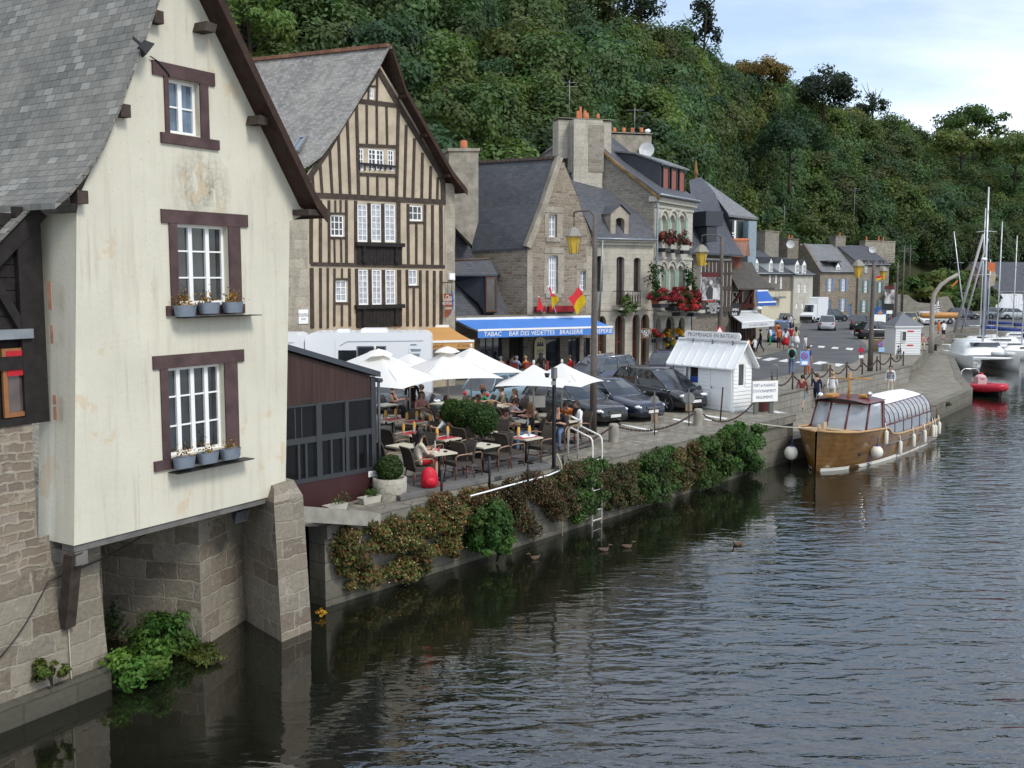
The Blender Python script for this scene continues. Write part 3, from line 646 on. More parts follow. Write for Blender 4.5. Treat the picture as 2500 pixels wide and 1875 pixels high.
mb=MB();mb.face([F0.p(uL,zt,-.12),F0.p(ut,zt,-.12),F0.p(ut,zt+3.4,-.12),F0.p(uL,zt+3.4,-.12)])
k=zt+1.15
while k<zt+3.3:mb.fbox(F0,uL,ut-.02,k,k+.19,-.12,-.09);k+=.205
mb.build('board_wall',OAKBLK,H0,o0)
mb=MB()
for(x,y),wpx in(((104,760),0),):pass
mb.fbox(F0,ut-.42,ut,zt,zt+3.5,-.1,.03);mb.fbox(F0,uL,ut-.424,zt,zt+.12,-.1,.03);mb.fbox(F0,uL,ut-.424,zt+.9,zt+1.12,-.1,.03)
beam_px(mb,F0,[(92,510),(60,548),(0,612),(-60,676)],46,-.1,.05);beam_px(mb,F0,[(-30,660),(55,800)],22,-.1,.02)
mb.build('timber_frame',OAKBLK,H0,o0)
r=F0.rect(4,852,86,1012);window(H0,o0,F0,r,1,1,.05,plain('orange_oak_frame',(.26,.115,.045),.6),glass('reddish_pane',(.07,.05,.045),.08),.075,name='window')
mb=MB();r2=F0.rect(17,858,82,914,.03);mb.fbox(F0,*r2[::2],r2[1],r2[3],-.02,.012);mb.build('red_blind',plain('red_blind_cloth',(.42,.02,.03),.6,.2,0,.12),H0,o0)
mb=MB();r3=F0.rect(-60,808,74,825);mb.fbox(F0,uL,r3[2],r3[1],r3[3],-.1,.1);mb.build('zinc_sill',ZINC,H0,o0)
mb=MB();a=F0.P(76,503,.12);b=F0.P(-10,592,.12);e=(b-a)*3
mb2=[a+e,a];sheet(mb,[a+e,a,a+V((0,0,.02))-(b-a).normalized()*.02],-F0.n*5,.06);mb.build('lean_to_roof',SLATE_OLD,H0,o0)
# ---------------------------------------------------------------- undercroft: piers below the cream house
pr=thing('stone_pier','battered stone pier with a floodlight holding up the right corner of the cream house','pier',G(693,1568,WZ));op=pr.location
def wallseg(mb,a,b,z0,z1,bat=0.0,back=None):
 d=(b-a).normalized();n=V((d.y,-d.x,0))*bat
 mb.face([V((*(a+n).xy,z0)),V((*(b+n).xy,z0)),V((*b.xy,z1)),V((*a.xy,z1))])
c1,c2,c3=G(598,1512,WZ),G(693,1568,WZ),G(767,1537,WZ)
mb=MB();t1,t2,t3=[V((*(c-F1.n*.12).xy,zb-.05))for c in(c1,c2,c3)];t2=t2-F1.d*.06;t3=t3-F1.d*.12
dz=V((0,0,-1.3));c4,t4=c3-F1.n*1.5,t3-F1.n*1.5
for a,b,c,d in((c1,c2,t2,t1),(c2,c3,t3,t2),(c3,c4,t4,t3)):mb.face([a+dz,b+dz,c,d])
q1,q2=V((*t2.xy,zb-.05)),V((*t3.xy,zb-.05));e3=q2+V((0,0,.30))-F1.n*.25;e2=q1+F1.d*.22+V((0,0,.26))-F1.n*.2
mb.face([q1,q2,e3,e2]);mb.face([t1,q1,e2,t1+V((0,0,.2))]);mb.face([q2,t4,t4+V((0,0,.42)),e3]);mb.face([e2,e3,t4+V((0,0,.42)),t1+V((0,0,.42))]);mb.build('masonry',BLOCKS,pr,op)
mb=MB();mb.prism([t3+V((0,0,-.55)),G(835,1292,-.02)if 0 else Q(-7.0,.02,-.32),Q(-7.0,.02,.0),t3+V((0,0,-.25))],-F1.n*.5);mb.build('lintel_slab',CONC,pr,op)
ub=thing('stone_abutment','shadowed block-stone abutment below the overhang of the cream house','pier',G(494,1582,WZ));ou=ub.location
a,b=G(494,1582,WZ),G(600,1512,WZ);bk=a-F1.n*3.0-F1.d*1.0
mb=MB()
for p,q in((a,b),(bk,a),(b,b+V((.4,.2,0)))):mb.face([p+dz,q+dz,V((*q.xy,zb)),V((*p.xy,zb))])
l0=F0.p(uE-.05,-3,-1.2);l1=bk
mb.face([V((*l0.xy,-3.2)),V((*(bk).xy,-3.2)),V((*bk.xy,zb)),V((*l0.xy,zb))]);mb.build('masonry',BLOCKS,ub,ou)
floodlight(F1.p(*px1(602,1262),-.12),F1.n+V((0,0,-.3)),'grey floodlight box fixed under the overhang of the cream house',.17,plain('dark_grey_metal',(.05,.055,.06),.5))
floodlight(F1.p(*px1(703,1362),.16),F1.n-F1.d*.5+V((0,0,-.2)),'pale floodlight on the front of the stone pier',.1,STEEL)
# ================================================================ H2 half-timbered gable house
F2=Fr(D(1085,700,51.0),48.0);px2=F2.px
H2=thing('half_timbered_house','tall half-timbered gable house with white lattice windows and weathered pale slate roof','house',(*F2.p(-4,0).xy,0));o2=H2.location
Z=lambda ox,oy,s:(lambda x,y:(ox+x/s,oy+y/s))
z4=Z(580,80,3.687);z5=Z(680,480,4.424)
gl=[(923,150),(876,240),(827,322),(797,367),(756,414),(741,437)]
trip=[]
wins=[(*z5(558,195),*z5(707,432),3,3,0),(*z5(612,905),*z5(740,1135),2,3,1),(*z5(1405,90),*z5(1555,265),3,2,0),(*z5(1400,785),*z5(1500,960),2,2,1),
(*z4(1185,490),*z4(1230,600),2,2,0),(*z4(1085,1035),*z4(1140,1240),2,4,0),(*z4(1175,1040),*z4(1320,1240),4,4,0),(*z4(1350,1050),*z4(1410,1245),2,4,0)]
for a,b in((850,965),(998,1115),(1145,1265)):wins.append((*z5(a,75),*z5(b,490),2,6,1))
for a,b in((858,972),(1008,1116),(1153,1267)):wins.append((*z5(a,785),*z5(b,1168),2,6,1))
wr=[F2.rect(*w[:4])for w in wins]
uR2=px2(1110,700)[0];uL2=px2(700,700)[0]
out2=[(uL2,0),(uR2,0),px2(1110,470),px2(1089,455),px2(1084,430),px2(1025,324),px2(973,232)]+[px2(*p)for p in gl]+[(uL2,px2(741,437)[1])]
mb=MB();wall(mb,F2,out2,[rc(r)for r in wr],.14);mb.face([F2.p(uR2,0),F2.p(*px2(1110,470)),F2.p(*px2(1110,470),-9),F2.p(uR2,0,-9)]);mb.build('wall',DAUB,H2,o2)
for w,r in zip(wins,wr):window(H2,o2,F2,r,w[4],w[5],.08,WHITE,CURTAIN if w[6]else GLASS,.07,.022,mull=(2,)if w[4]==4 else())
mb=MB();P4=lambda*a:[z4(*p)for p in a];P5=lambda*a:[z5(*p)for p in a]
for pts,wd in((P4((690,1462),(1050,1478),(1870,1525)),13),(P4((1075,612),(1435,655)),11),(P4((1090,1012),(1430,1027)),8),(P4((1090,1272),(1430,1287)),8),(P5((345,727),(1790,757)),9),
(P4((1268,330),(1085,600),(905,890),(805,1070),(690,1235),(615,1350)),11),(P4((1262,330),(1440,640),(1640,970),(1810,1250),(1845,1340),(1850,1500)),12),
(P4((1255,380),(1250,610)),5),(P4((1180,480),(1175,610)),4),(P4((1180,480),(1255,480)),4)):beam_px(mb,F2,pts,wd)
for x0,y0,x1,y1,wd in((1068,640,1088,1470,7),(1445,660,1428,1500,7),(1160,650,1162,1010,5),(1250,655,1253,1012,5),(1338,665,1345,1015,5),(1170,1290,1172,1478,5),(1255,1292,1257,1480,5),(1342,1292,1345,1485,5),
(985,770,1010,1465,6),(905,900,925,1460,6),(825,1020,850,1455,6),(740,1170,760,1450,6),(672,1270,682,1450,6),(1516,830,1500,1500,6),(1590,950,1575,1500,6),(1662,1080,1655,1505,6),(1737,1200,1730,1510,6),(1800,1300,1795,1510,5)):
 beam_px(mb,F2,P4((x0,y0),(x1,y1)),wd,-.02,.045)
for x0,y0,x1,y1,wd in((350,150,350,720,8),(450,40,450,720,7),(542,40,545,718,6),(600,445,605,718,4),(672,445,677,720,4),(610,40,612,180,4),(668,40,668,180,4),(730,40,732,722,6),(830,45,832,725,7),(1292,60,1295,740,9),(1395,80,1400,740,6),(1486,285,1486,742,5),(1578,85,1575,745,6),(1660,90,1660,748,6),(1750,90,1755,750,8),
(355,770,362,1420,9),(450,770,453,1420,6),(530,770,530,1420,5),(602,775,600,1400,5),(683,775,683,890,4),(682,1165,682,1400,5),(762,775,768,1400,6),(840,778,850,1400,7),(1300,790,1305,1400,9),(1385,790,1392,1400,6),(1458,980,1458,1400,5),(1528,795,1532,1400,6),(1603,798,1605,1400,6),(1680,800,1678,1400,6),(1752,800,1752,1400,7),
(975,70,980,495,7),(1125,75,1128,500,7),(985,785,990,1170,7),(1132,790,1135,1172,7)):
 beam_px(mb,F2,P5((x0,y0),(x1,y1)),wd,-.02,.045)
for x0,x1,y,wd in((545,735,182,5),(545,735,445,5),(600,765,892,5),(600,765,1152,5),(1395,1580,280,5),(1390,1530,972,5)):beam_px(mb,F2,P5((x0,y),(x1,y)),wd,-.02,.05)
mb.build('timber_frame',OAK,H2,o2)
for y0,y1 in((505,735),(1185,1400)):
 mb=MB();r=F2.rect(*z5(838,y0),*z5(1325,y1));mb.fbox(F2,*r[::2],r[1],r[3],-.02,.08);mb.fbox(F2,r[0]-.1,r[2]+.1,r[3]-.12,r[3]+.06,.0,.22)
 for k in(.14,.86):u=r[0]+(r[2]-r[0])*k;mb.lathe([(.1,r[1]+.05),(.13,r[1]+.2),(.08,r[1]+.3),(.12,r[3]-.5),(.08,r[3]-.2),(.13,r[3]-.12)],F2.p(u,0,.1),10)
 for k in range(1,8):u=r[0]+(r[2]-r[0])*(.2+.6*k/8);mb.fbox(F2,u-.012,u+.012,r[1]+.1,r[3]-.15,.07,.095)
 mb.build('carved_panel',OAKBLK,H2,o2)
mb=MB()
for x in range(7):r=F2.rect(*z4(1090+x*46,1195),*z4(1100+x*46,1240));mb.fbox(F2,*r[::2],r[1],r[3],.05,.08)
r=F2.rect(*z4(1085,1188),*z4(1415,1196));mb.fbox(F2,*r[::2],r[1],r[3],.045,.085);mb.build('window_rail',IRON,H2,o2)
mb=MB();r=F2.rect(1085,500,1110,800);mb.fbox(F2,r[0],uR2,0,px2(1098,448)[1],-.3,.02);r=F2.rect(706,545,755,800);mb.fbox(F2,uL2,r[2],0,px2(741,460)[1],-.3,.02);mb.build('quoins',QUOIN,H2,o2)
rv=V((sin(R(-66)),cos(R(-66)),0))
lq=[F2.p(*px2(x,y,.3),.3)for x,y in((733,408),(757,396),(786,374),(829,317),(878,238),(931,149),(950,112))]
mb=MB();sheet(mb,lq,rv*13,.14)
rq=[px2(x,y)for x,y in((1122,474),(1087,430),(1025,322),(973,230),(928,140))];apex=px2(950,112,.3)
rr_=[F2.p(u,z+.2,.6)for u,z in rq[:-1]]+[F2.p(apex[0],apex[1]-.02,.55)]
sheet(mb,rr_,-F2.n*9,.12);mb.build('roof',SLATE_GREY,H2,o2)
mb=MB();sheet(mb,[p+V((0,0,-.125))-F2.n*.02 for p in rr_],-F2.n*1.5,.05)
for k in range(len(rr_)-1):mb.prism([rr_[k],rr_[k+1],rr_[k+1]+V((0,0,-.3)),rr_[k]+V((0,0,-.3))],F2.n*.04)
for x,y in((978,236),(1030,330),(1084,428)):u,z=px2(x,y);mb.fbox(F2,u-.15,u+.1,z-.12,z+.04,-.02,.55)
mb.build('soffit',SOFFIT,H2,o2)
mb=MB();a=lq[-1]
for k in range(26):p=a+rv*(.5*k);mb.bar(p+V((0,0,.02)),p+rv*.48+V((0,0,.02)),.3,.16,(0,0,1))
mb.build('ridge_tiles',plain('orange_ridge_tile',(.20,.10,.065),.85,.15,0,.4,1.5),H2,o2)
e_=(lq[2]-lq[1]);nrm=rv.cross(lq[3]-lq[1]).normalized();nrm=nrm if nrm.z>0 else-nrm
def on_roof(p0,p1,p2,x,y,lift=.06):
 n=(p1-p0).cross(p2-p0).normalized();n=n if n.z>0 else-n;r=ray(x,y);e=V((0,0,EYE));t=n.dot(p0-e)/n.dot(r);return e+r*t+n*lift
sk=[on_roof(lq[1],lq[3],lq[1]+rv,x,y)for x,y in((713,375),(727,371),(748,337),(733,339))]
mb=MB();c=sum(sk,V())/4
for k in range(4):mb.bar(sk[k],sk[(k+1)%4],.1,.12,nrm)
so=mb.build('skylight',ZINC,H2,o2);mb=MB();mb.face([p+nrm*.01 for p in sk]);mb.build('pane',GLASSB,so,o2)
# orange awning at its foot
def awning(name,label,cas,frt,drop,mat,vmat,casm=WHITE):
 a,b=cas;c,d=frt;t=thing(name,label,'awning',V((*((a+b)/2).xy,a.z)))
 o=t.location;mb=MB();n=5
 mb.grid([[a.lerp(b,i/n).lerp(c.lerp(d,i/n),k/4)+V((0,0,-.04*sin(pi*k/4)))for i in range(n+1)]for k in range(5)],True)
 mb.build('canopy',mat,t,o)
 mb=MB();up=V((0,0,1));mb.bar(a,b,.25,.18,up);mb.build('cassette',casm,t,o)
 mb=MB();mb.bar(c,d,.1,.1,up);ft=mb.build('front_bar',casm,t,o)
 mb=MB();dd=(d-c).normalized();nn=V((dd.y,-dd.x,0));q=lambda p,z:p+V((0,0,z))+nn*.01
 mb.prism([q(c,-.03),q(d,-.03),q(d,-drop),q(c,-drop)],nn*.012);va=mb.build('valance',vmat,t,o)
 mb=MB()
 for s_,e2_ in((a,c),(b,d)):m_=s_.lerp(e2_,.5)+V((0,0,-.12));mb.tube([s_+V((0,0,-.1)),m_,e2_+V((0,0,-.04))],.035,6)
 mb.build('folding_arm',STEEL,t,o);return t,va,c,dd,nn
ORG=plain('orange_awning_cloth',(.50,.27,.095),.85,.15,0,.06,1)
a,b=D(755,800,50.0),D(1096,797,50.8);c,d=D(850,839,45.6),D(1157,832,47.6)
c.z=d.z=(c.z+d.z)/2;a.z=b.z=(a.z+b.z)/2
aw,va,c0,dd,nn=awning('orange_awning','orange shop awning with dark script lettering in front of the half-timbered house',(a,b),(c,d),.36,ORG,ORG)
tx=D(1040,845,46.6);k=(tx-c0).dot(dd)
mb=text_mb('Clos Longueval',.34,lambda x,y,h:c0+dd*(k+x)+V((0,0,-.205+y))+nn*(.028+h),0,shear=.35,squash=.8);mb.build('lettering',plain('brown_lettering',(.13,.07,.03),.8),va,aw.location)
k2=(D(1135,842,47.4)-c0).dot(dd)
mb=text_mb('& Terrasse',.2,lambda x,y,h:c0+dd*(k2+x)+V((0,0,-.205+y))+nn*(.028+h),0,shear=.35,squash=.8);mb.build('lettering',plain('brown_lettering',(.13,.07,.03),.8),va,aw.location)
# hanging shop sign
c=F2.P(1101,745,.45);t=thing('hanging_sign','rust and blue curved hanging sign with white lettering on the half-timbered corner','sign',c);sn=V((0,-1,0));sxv=V((1,0,0))
mb=MB();sc_=c.y/FOC
pl=lambda pts:[c+sxv*((x-1101)*sc_)+V((0,0,-(y-745)*sc_))for x,y in pts]
mb.prism(pl([(1083,717),(1102,717),(1105,735),(1105,752),(1100,766),(1092,775),(1085,774),(1088,750)]),sn*.06);mb.build('board',plain('rust_sign_paint',(.25,.07,.03),.6),t,c)
mb=MB();mb.prism(pl([(1101,711),(1105,711),(1108,735),(1106,752),(1100,767),(1094,773),(1101,762),(1104,750),(1104,735)]),sn*.07);mb.build('edge_strip',plain('blue_sign_paint',(.04,.12,.38),.5),t,c)
for s_,y,h in(('Clos',726,.24),('Longueval',731.5,.16),('RESTAURANT',741,.13),('CREPERIE',753,.12)):
 mb=text_mb(s_,h*1.35,lambda x,yy,hh:c+sxv*((1095.5-1101)*sc_+x)+V((0,0,-(y-745)*sc_+yy))+sn*.066,0,squash=.55,shear=.2 if h>.14 else 0);mb.build('lettering',WHITE,t,c)
mb=MB();pt=F2.P(1081,690,0);mb.tube([pt,c+V((.2,0,1.15))],.02,5);mb.tube([c+V((-.15,0,1.13)),c+V((-.15,0,.5))],.012,4);mb.tube([c+V((.05,0,1.13)),c+V((.05,0,.5))],.012,4);mb.build('bracket',IRON,t,c)
mb=MB();r=F2.rect(728,756,752,790,.03);mb.fbox(F2,*r[::2],r[1],r[3],.03,.06);t=thing('notice_board','small white notice board with dark text beside the half-timbered posts','sign',F2.p(r[0],r[1],.03));ob=mb.build('board',WHITE,t,t.location)
for k,(s_,y)in enumerate((('RESTAURANT',767),('DU VIEUX PONT',771.5),('DINAN',779))):
 zc=px2(740,y)[1];uc=(r[0]+r[2])/2;mb=text_mb(s_,.1,lambda x,yy,h:F2.p(uc+x,zc+yy,.066),0,squash=.75);mb.build('lettering',plain('dark_lettering',(.04,.04,.06),.8),t,t.location)
mb=MB();mb.box(F2.P(1102,675,.1),(.35,.15,.32),F2.rz());tag(mb.build('alarm_box',WHITE,None,F2.P(1102,675,.1)),'small white box high on the half-timbered corner stones','alarm box')
# ================================================================ H3 bar: stone gable, big slate roof, long awning
F3=Fr(D(1290,780,57.3),61.0);px3=F3.px
H3=thing('stone_bar_house','rubble stone house with narrow pointed gable above the long blue awning','house',(*F3.p(0,0).xy,0));o3=H3.location
z6=Z(1060,300,4.424);z7=Z(1060,560,4.424)
w3=[F3.rect(*z6(1240,990),*z6(1325,1235)),F3.rect(*z7(1235,280),*z7(1335,690)),F3.rect(*z7(1580,450),*z7(1655,660))]
uR3=px3(1447,780)[0];uL3=px3(1287,700)[0]
H3out=[(uL3,3.0),(uR3,3.0),(uR3,px3(1444,594)[1]),px3(1410,480),px3(1377,396),px3(1371,398),px3(1330,500),(uL3,px3(1287,603)[1])]
mb=MB();wall(mb,F3,H3out,[rc(w3[0]),arch(w3[1],.12),rc(w3[2])],.3)
# left flank (faces the half-timbered house) and the low shop front
Fl=Fr(F3.p(uL3,0),-58);pl_=Fl.px
mb.face([Fl.p(0,3.0),Fl.p(0,px3(1287,603)[1]),Fl.p(*pl_(1153,612)),Fl.p(pl_(1153,612)[0],3.0)])
mb.build('wall',RUB_WARM,H3,o3)
for r,nx,nz in((w3[0],2,3),(w3[1],4,5),(w3[2],2,4)):window(H3,o3,F3,r,nx,nz,.22,WHITE,CURTAIN,.08,.03)
mb=MB()
for r in w3:mb.fbox(F3,r[0]-.28,r[0]-.004,r[1]-.05,r[3]+.05,-.02,.02);mb.fbox(F3,r[2]+.004,r[2]+.4,r[1]-.05,r[3]+.05,-.02,.02);mb.fbox(F3,r[0]-.28,r[2]+.4,r[3]+.12,r[3]+.45,-.02,.025);mb.fbox(F3,r[0]-.2,r[2]+.2,r[1]-.25,r[1]-.004,-.02,.06)
mb.fbox(F3,uL3,uL3+.35,2.5,px3(1287,612)[1],-.02,.015);mb.fbox(F3,uR3-.5,uR3,2.5,px3(1444,602)[1],-.02,.015)
mb.build('dressed_stone_surround',QUOIN,H3,o3)
pB=[F3.P(*p)for p in((1286,604),(1326,500),(1364,384))];back=[pB[0]+(Fl.P(1153,612)-Fl.P(1287,604)),None,None]
Fb=Fr(pB[2],-62);back[2]=Fb.P(1160,397);Fm=Fr(pB[1],-60);back[1]=Fm.P(1157,508)
mb=MB();v=0
for k in range(2):
 a,b,c,d=pB[k],pB[k+1],back[k+1],back[k];l=(b-a).length;L=(d-a).length
 mb.face([a,b,c,d],[(0,v),(0,v+l),(L,v+l),(L,v)]);v+=l
 for p,q in((a,b),(b,c),(d,a)):mb.face([p,q,q+V((0,0,-.15)),p+V((0,0,-.15))])
pr_=[F3.P(*p)for p in((1446,598),(1412,480),(1378,398))]
bk=V((sin(R(-60)),cos(R(-60)),0))*8
sheet(mb,pr_,bk,.12);mb.build('roof',SLATE_BLUE,H3,o3)
mb=MB();k=(px3(1364,384)[0]);
for a,b in zip(pB,pB[1:]):mb.bar(a+F3.n*.02,b+F3.n*.02,.42,.34,(b-a).cross(F3.n))
mb.build('gable_coping',QUOIN,H3,o3)
mb=MB()
for k in range(18):a=pB[2].lerp(back[2],k/18+.002);b=pB[2].lerp(back[2],(k+.92)/18);mb.bar(a,b,.26,.16,(0,0,1))
mb.build('ridge_tiles',plain('brown_ridge_tile',(.10,.075,.065),.85,.15,0,.3),H3,o3)
# render chimney with a tapering foot
fc=Fr(D(1130,600,57.0),75);mb=MB()
prof=[fc.px(*p)for p in((1096,368),(1168,368),(1168,540),(1152,598),(1112,556),(1108,700),(1096,700))]
mb.prism([fc.p(u,z)for u,z in prof],-fc.n*1.5);q=[fc.px(*p)for p in((1093,362),(1171,362),(1171,369),(1093,369))];mb.prism([fc.p(u,z,.08)for u,z in q],-fc.n*1.66)
ch=mb.build('chimney',CHIM,H3,o3);pc=fc.P(1132,362,-.75);mb=MB();mb.lathe([(.22,0),(.2,.4),(.16,.42),(.15,.3)],pc+V((0,0,.0)),12);mb.build('chimney_pot',ORANGEPOT,ch,o3)
# catslide roof with dormer over the shop
fs=Fr(D(1112,770,56.2),61);bs=Fr(D(1112,770,57.6),61)
L0,L1=fs.P(1108,777),fs.P(1303,770);M0,M1=fs.P(1108,735,-.4),fs.P(1268,735,-.4);T0,T1=fs.P(1108,640,-1.0),fs.P(1222,660,-1.0)
mb=MB();mb.grid([[L0,L1],[M0,M1],[fs.P(1108,690,-.75),fs.P(1240,690,-.75)],[T0,T1]],False)
mb.grid([[p+V((0,0,-.1))for p in(L0,L1)],[p+V((0,0,-.1))for p in(M0,M1)]],False);mb.face([L0,L1,L1+V((0,0,-.12)),L0+V((0,0,-.12))])
mb.face([fs.P(1108,560,-1.3),fs.P(1150,606,-1.3),fs.P(1165,660,-1.3),fs.P(1108,660,-1.3)]);mb.build('catslide_roof',SLATE_DK,H3,o3)
mb=MB();mb.tube([fs.P(1224,662,-.9),fs.P(1242,690,-.7),fs.P(1270,735,-.34),fs.P(1304,772,.04)],.1,5);mb.build('zinc_flashing',ZINC,H3,o3)
a,b,c,d,e,f=fs.P(1109,670,.35),fs.P(1214,671,.35),fs.P(1196,632,-.2),fs.P(1109,635,-.2),fs.P(1226,668,-.9),fs.P(1150,650,-.9)
mb=MB();mb.face([a,b,c,d]);mb.face([b,e,c]);mb.face([a+V((0,0,-.08)),b+V((0,0,-.08)),e+V((0,0,-.08)),f+V((0,0,-.08))]);mb.face([a,b,b+V((0,0,-.08)),a+V((0,0,-.08))]);dm=mb.build('dormer',SLATE_DK,H3,o3)
mb=MB();mb.tube([d,c],.09,6);mb.build('ridge_tiles',plain('brown_ridge_tile',(.10,.075,.065),.85,.15,0,.3),dm,o3)
mb=MB();Fd=Fr(fs.p(0,0,.25),61);x0,z0=Fd.px(1182,765);x1,z1=Fd.px(1214,672)
mb.prism([Fd.p(x0,z0),Fd.p(x1,z0),Fd.p(x1,z1),Fd.p(x0,z1)],-fs.n*1.3)
mb.prism([Fd.P(1110,672,.0),Fd.P(1180,672),Fd.P(1182,762),Fd.P(1168,740,-.2),Fd.P(1110,690,-.9)],-fs.n*.9);mb.build('dormer_cheek',plain('dark_slate_cheek',(.026,.029,.038),.5),dm,o3)
window(dm,o3,Fd,Fd.rect(1184,676,1211,761),1,1,-.05,plain('brown_window_frame',(.10,.05,.03),.6),GLASS,.09)
# shop front under the awning
FS=Fr(D(1112,900,55.0),63);mb=MB();uS=FS.px(1452,900)[0]
dr=[FS.rect(x0,y0,x1,y1)for x0,y0,x1,y1 in((1172,822,1226,885),(1243,822,1278,916),(1333,826,1367,912),(1388,825,1415,908),(1425,825,1440,905))]
wall(mb,FS,[(0,0),(uS,0),(uS,3.4),(0,3.4)],[rc((r[0],max(r[1],.02),r[2],min(r[3],2.6)))for r in dr],.35);mb.build('shop_front',RUB_DK,H3,o3)
for k,r in enumerate(dr):window(H3,o3,FS,(r[0],max(r[1],.02),r[2],min(r[3],2.6)),(3,1,1,2,1)[k],(2,1,1,1,1)[k],.25,plain('dark_shop_frame',(.03,.035,.05),.5),DARKIN if k in(1,)else GLASS,.08,name='window' if k==0 else 'door')
BLUE=plain('blue_awning_cloth',(.075,.21,.57),.8,.2,0,.06,1)
a,b=FS.P(1112,781,.1),FS.P(1440,775,.1);a.z=b.z=3.2
c,d=D(1166,807,52.2),D(1496,797,56.0);c.z=d.z=(c.z+d.z)/2
aw,va,c0,dd,nn=awning('blue_awning','long blue bar awning with white capital lettering on its front edge',(a,b),(c,d),.40,BLUE,BLUE)
fv=Fr(c0,math.degrees(atan2(dd.x,dd.y)))
for s_,x in(('TABAC',1202),('BAR DES VEDETTES',1298),('BRASSERIE',1394),('CREPERIE',1469)):
 k=fv.px(x,812)[0]
 mb=text_mb(s_,.34,lambda xx,y,h:c0+dd*(k+xx)+V((0,0,-.225+y))+nn*(.03+h),0,squash=.94,shear=.12);mb.build('lettering',WHITE,va,aw.location)
 # bar furniture signs
def board(label,fr,r,w,mat,lines=(),frame=None,name='sign_board',cat='sign',lm=None,arched=False,lsz=.16):
 o=fr.p((r[0]+r[2])/2,r[1],w);t=thing(name,label,cat,o);mb=MB()
 poly=arch(r,(r[2]-r[0])*.5,8)if arched else rc(r);mb.prism([fr.p(u,z,w)for u,z in poly],fr.n*.04);mb.build('board',mat,t,o)
 if frame:
  mb=MB();k=.05
  for(a,b,c,d)in((r[0]-k,r[0],r[1]-k,r[3]+k),(r[2],r[2]+k,r[1]-k,r[3]+k),(r[0],r[2],r[1]-k,r[1]),(r[0],r[2],r[3],r[3]+k)):mb.fbox(fr,a,b,c,d,w,w+.06)
  mb.build('frame',frame,t,o)
 for s_,zf,sz in lines:
  zc=r[1]+(r[3]-r[1])*zf;uc=(r[0]+r[2])/2
  text_mb(s_,sz,lambda x,y,h:fr.p(uc+x,zc+y,w+.046),0,squash=.8).build('lettering',lm or WHITE,t,o)
 return t
cream=plain('cream_board',(.55,.48,.30),.7)
t=board('cream arched board with a dark emblem by the bar doorway',FS,FS.rect(1302,822,1329,880),.12,cream,(('REPAS',.42,.2),('CREPES',.28,.18),('GRILL',.14,.16)),arched=True,lm=plain('dark_lettering',(.04,.04,.06),.8))
mb=MB();r=FS.rect(1302,822,1329,880);uc,zc=(r[0]+r[2])/2,r[1]+(r[3]-r[1])*.68
for k in(-.14,0,.14):mb.prism([FS.p(uc+k-.08,zc-.1,.161),FS.p(uc+k+.08,zc-.1,.161),FS.p(uc+k+.02,zc+.14,.161),FS.p(uc+k-.02,zc+.14,.161)],FS.n*.004)
mb.build('emblem',plain('dark_lettering',(.04,.04,.06),.8),t,t.location)
board('blackboard menu in a wooden frame between the arched shop doors',F3,F3.rect(1528,801,1546,820),1.6,plain('blackboard',(.02,.022,.025),.8),(('PLAT DU',.75,.22),('JOUR 12',.5,.2),('CAFE',.22,.2)),plain('brown_wood_frame',(.20,.10,.05),.7))
mb=MB();r=F3.rect(1304,748,1404,760)
for x0,x1,y in((1304,1326,758),(1335,1402,757)):
 r=F3.rect(x0,y-10,x1,y+3);mb.fbox(F3,r[0],r[2],r[1],r[3],.05,.3)
tag(mb.build('red_window_boxes',plain('red_box_paint',(.28,.015,.02),.6),None,F3.P(1350,755,.1)),'row of dark red window boxes above the blue awning','window boxes')
def flag(base,top,cols,pts_fn,label,name='flag'):
 t=thing(name,label,'flag',base);mb=MB();mb.tube([base,top],.03,6);mb.build('pole',WHITE,t,base)
 for k,c in enumerate(cols):
  mb=MB();n=6;mb.grid([[pts_fn(i/n,(k+j/3)/len(cols))for i in range(n+1)]for j in range(4)],True);mb.build('cloth_panel',c,t,base)
 return t
FRED=plain('flag_red',(.55,.035,.04),.7,.2,0,.1);FYEL=plain('flag_yellow',(.52,.36,.01),.7,.2,0,.1)
def quadfn(fr,A,B,Cc,Dd,w,amp=.12):
 a,b,c,d=[fr.P(*p,w)for p in(A,B,Cc,Dd)]
 return lambda u,v:(a.lerp(b,u)).lerp(d.lerp(c,u),v)+fr.n*amp*sin(u*5+v*4)
flag(F3.P(1412,770,.25),F3.P(1416,696,1.3),(FRED,FYEL),quadfn(F3,(1386,728),(1416,700),(1429,735),(1411,770),1.3),'red and yellow flag hanging flat beside the lamp post above the blue awning')
flag(F3.P(1358,765,.25),F3.P(1337,698,1.3),(FRED,FYEL),quadfn(F3,(1337,698),(1352,718),(1363,728),(1350,756),1.2),'red and yellow flag folded narrow above the blue awning')
flag(F3.P(1323,762,.25),F3.P(1315,724,.9),(FRED,),quadfn(F3,(1313,724),(1323,735),(1325,757),(1311,757),.9),'small all red flag left of the red and yellow flags')
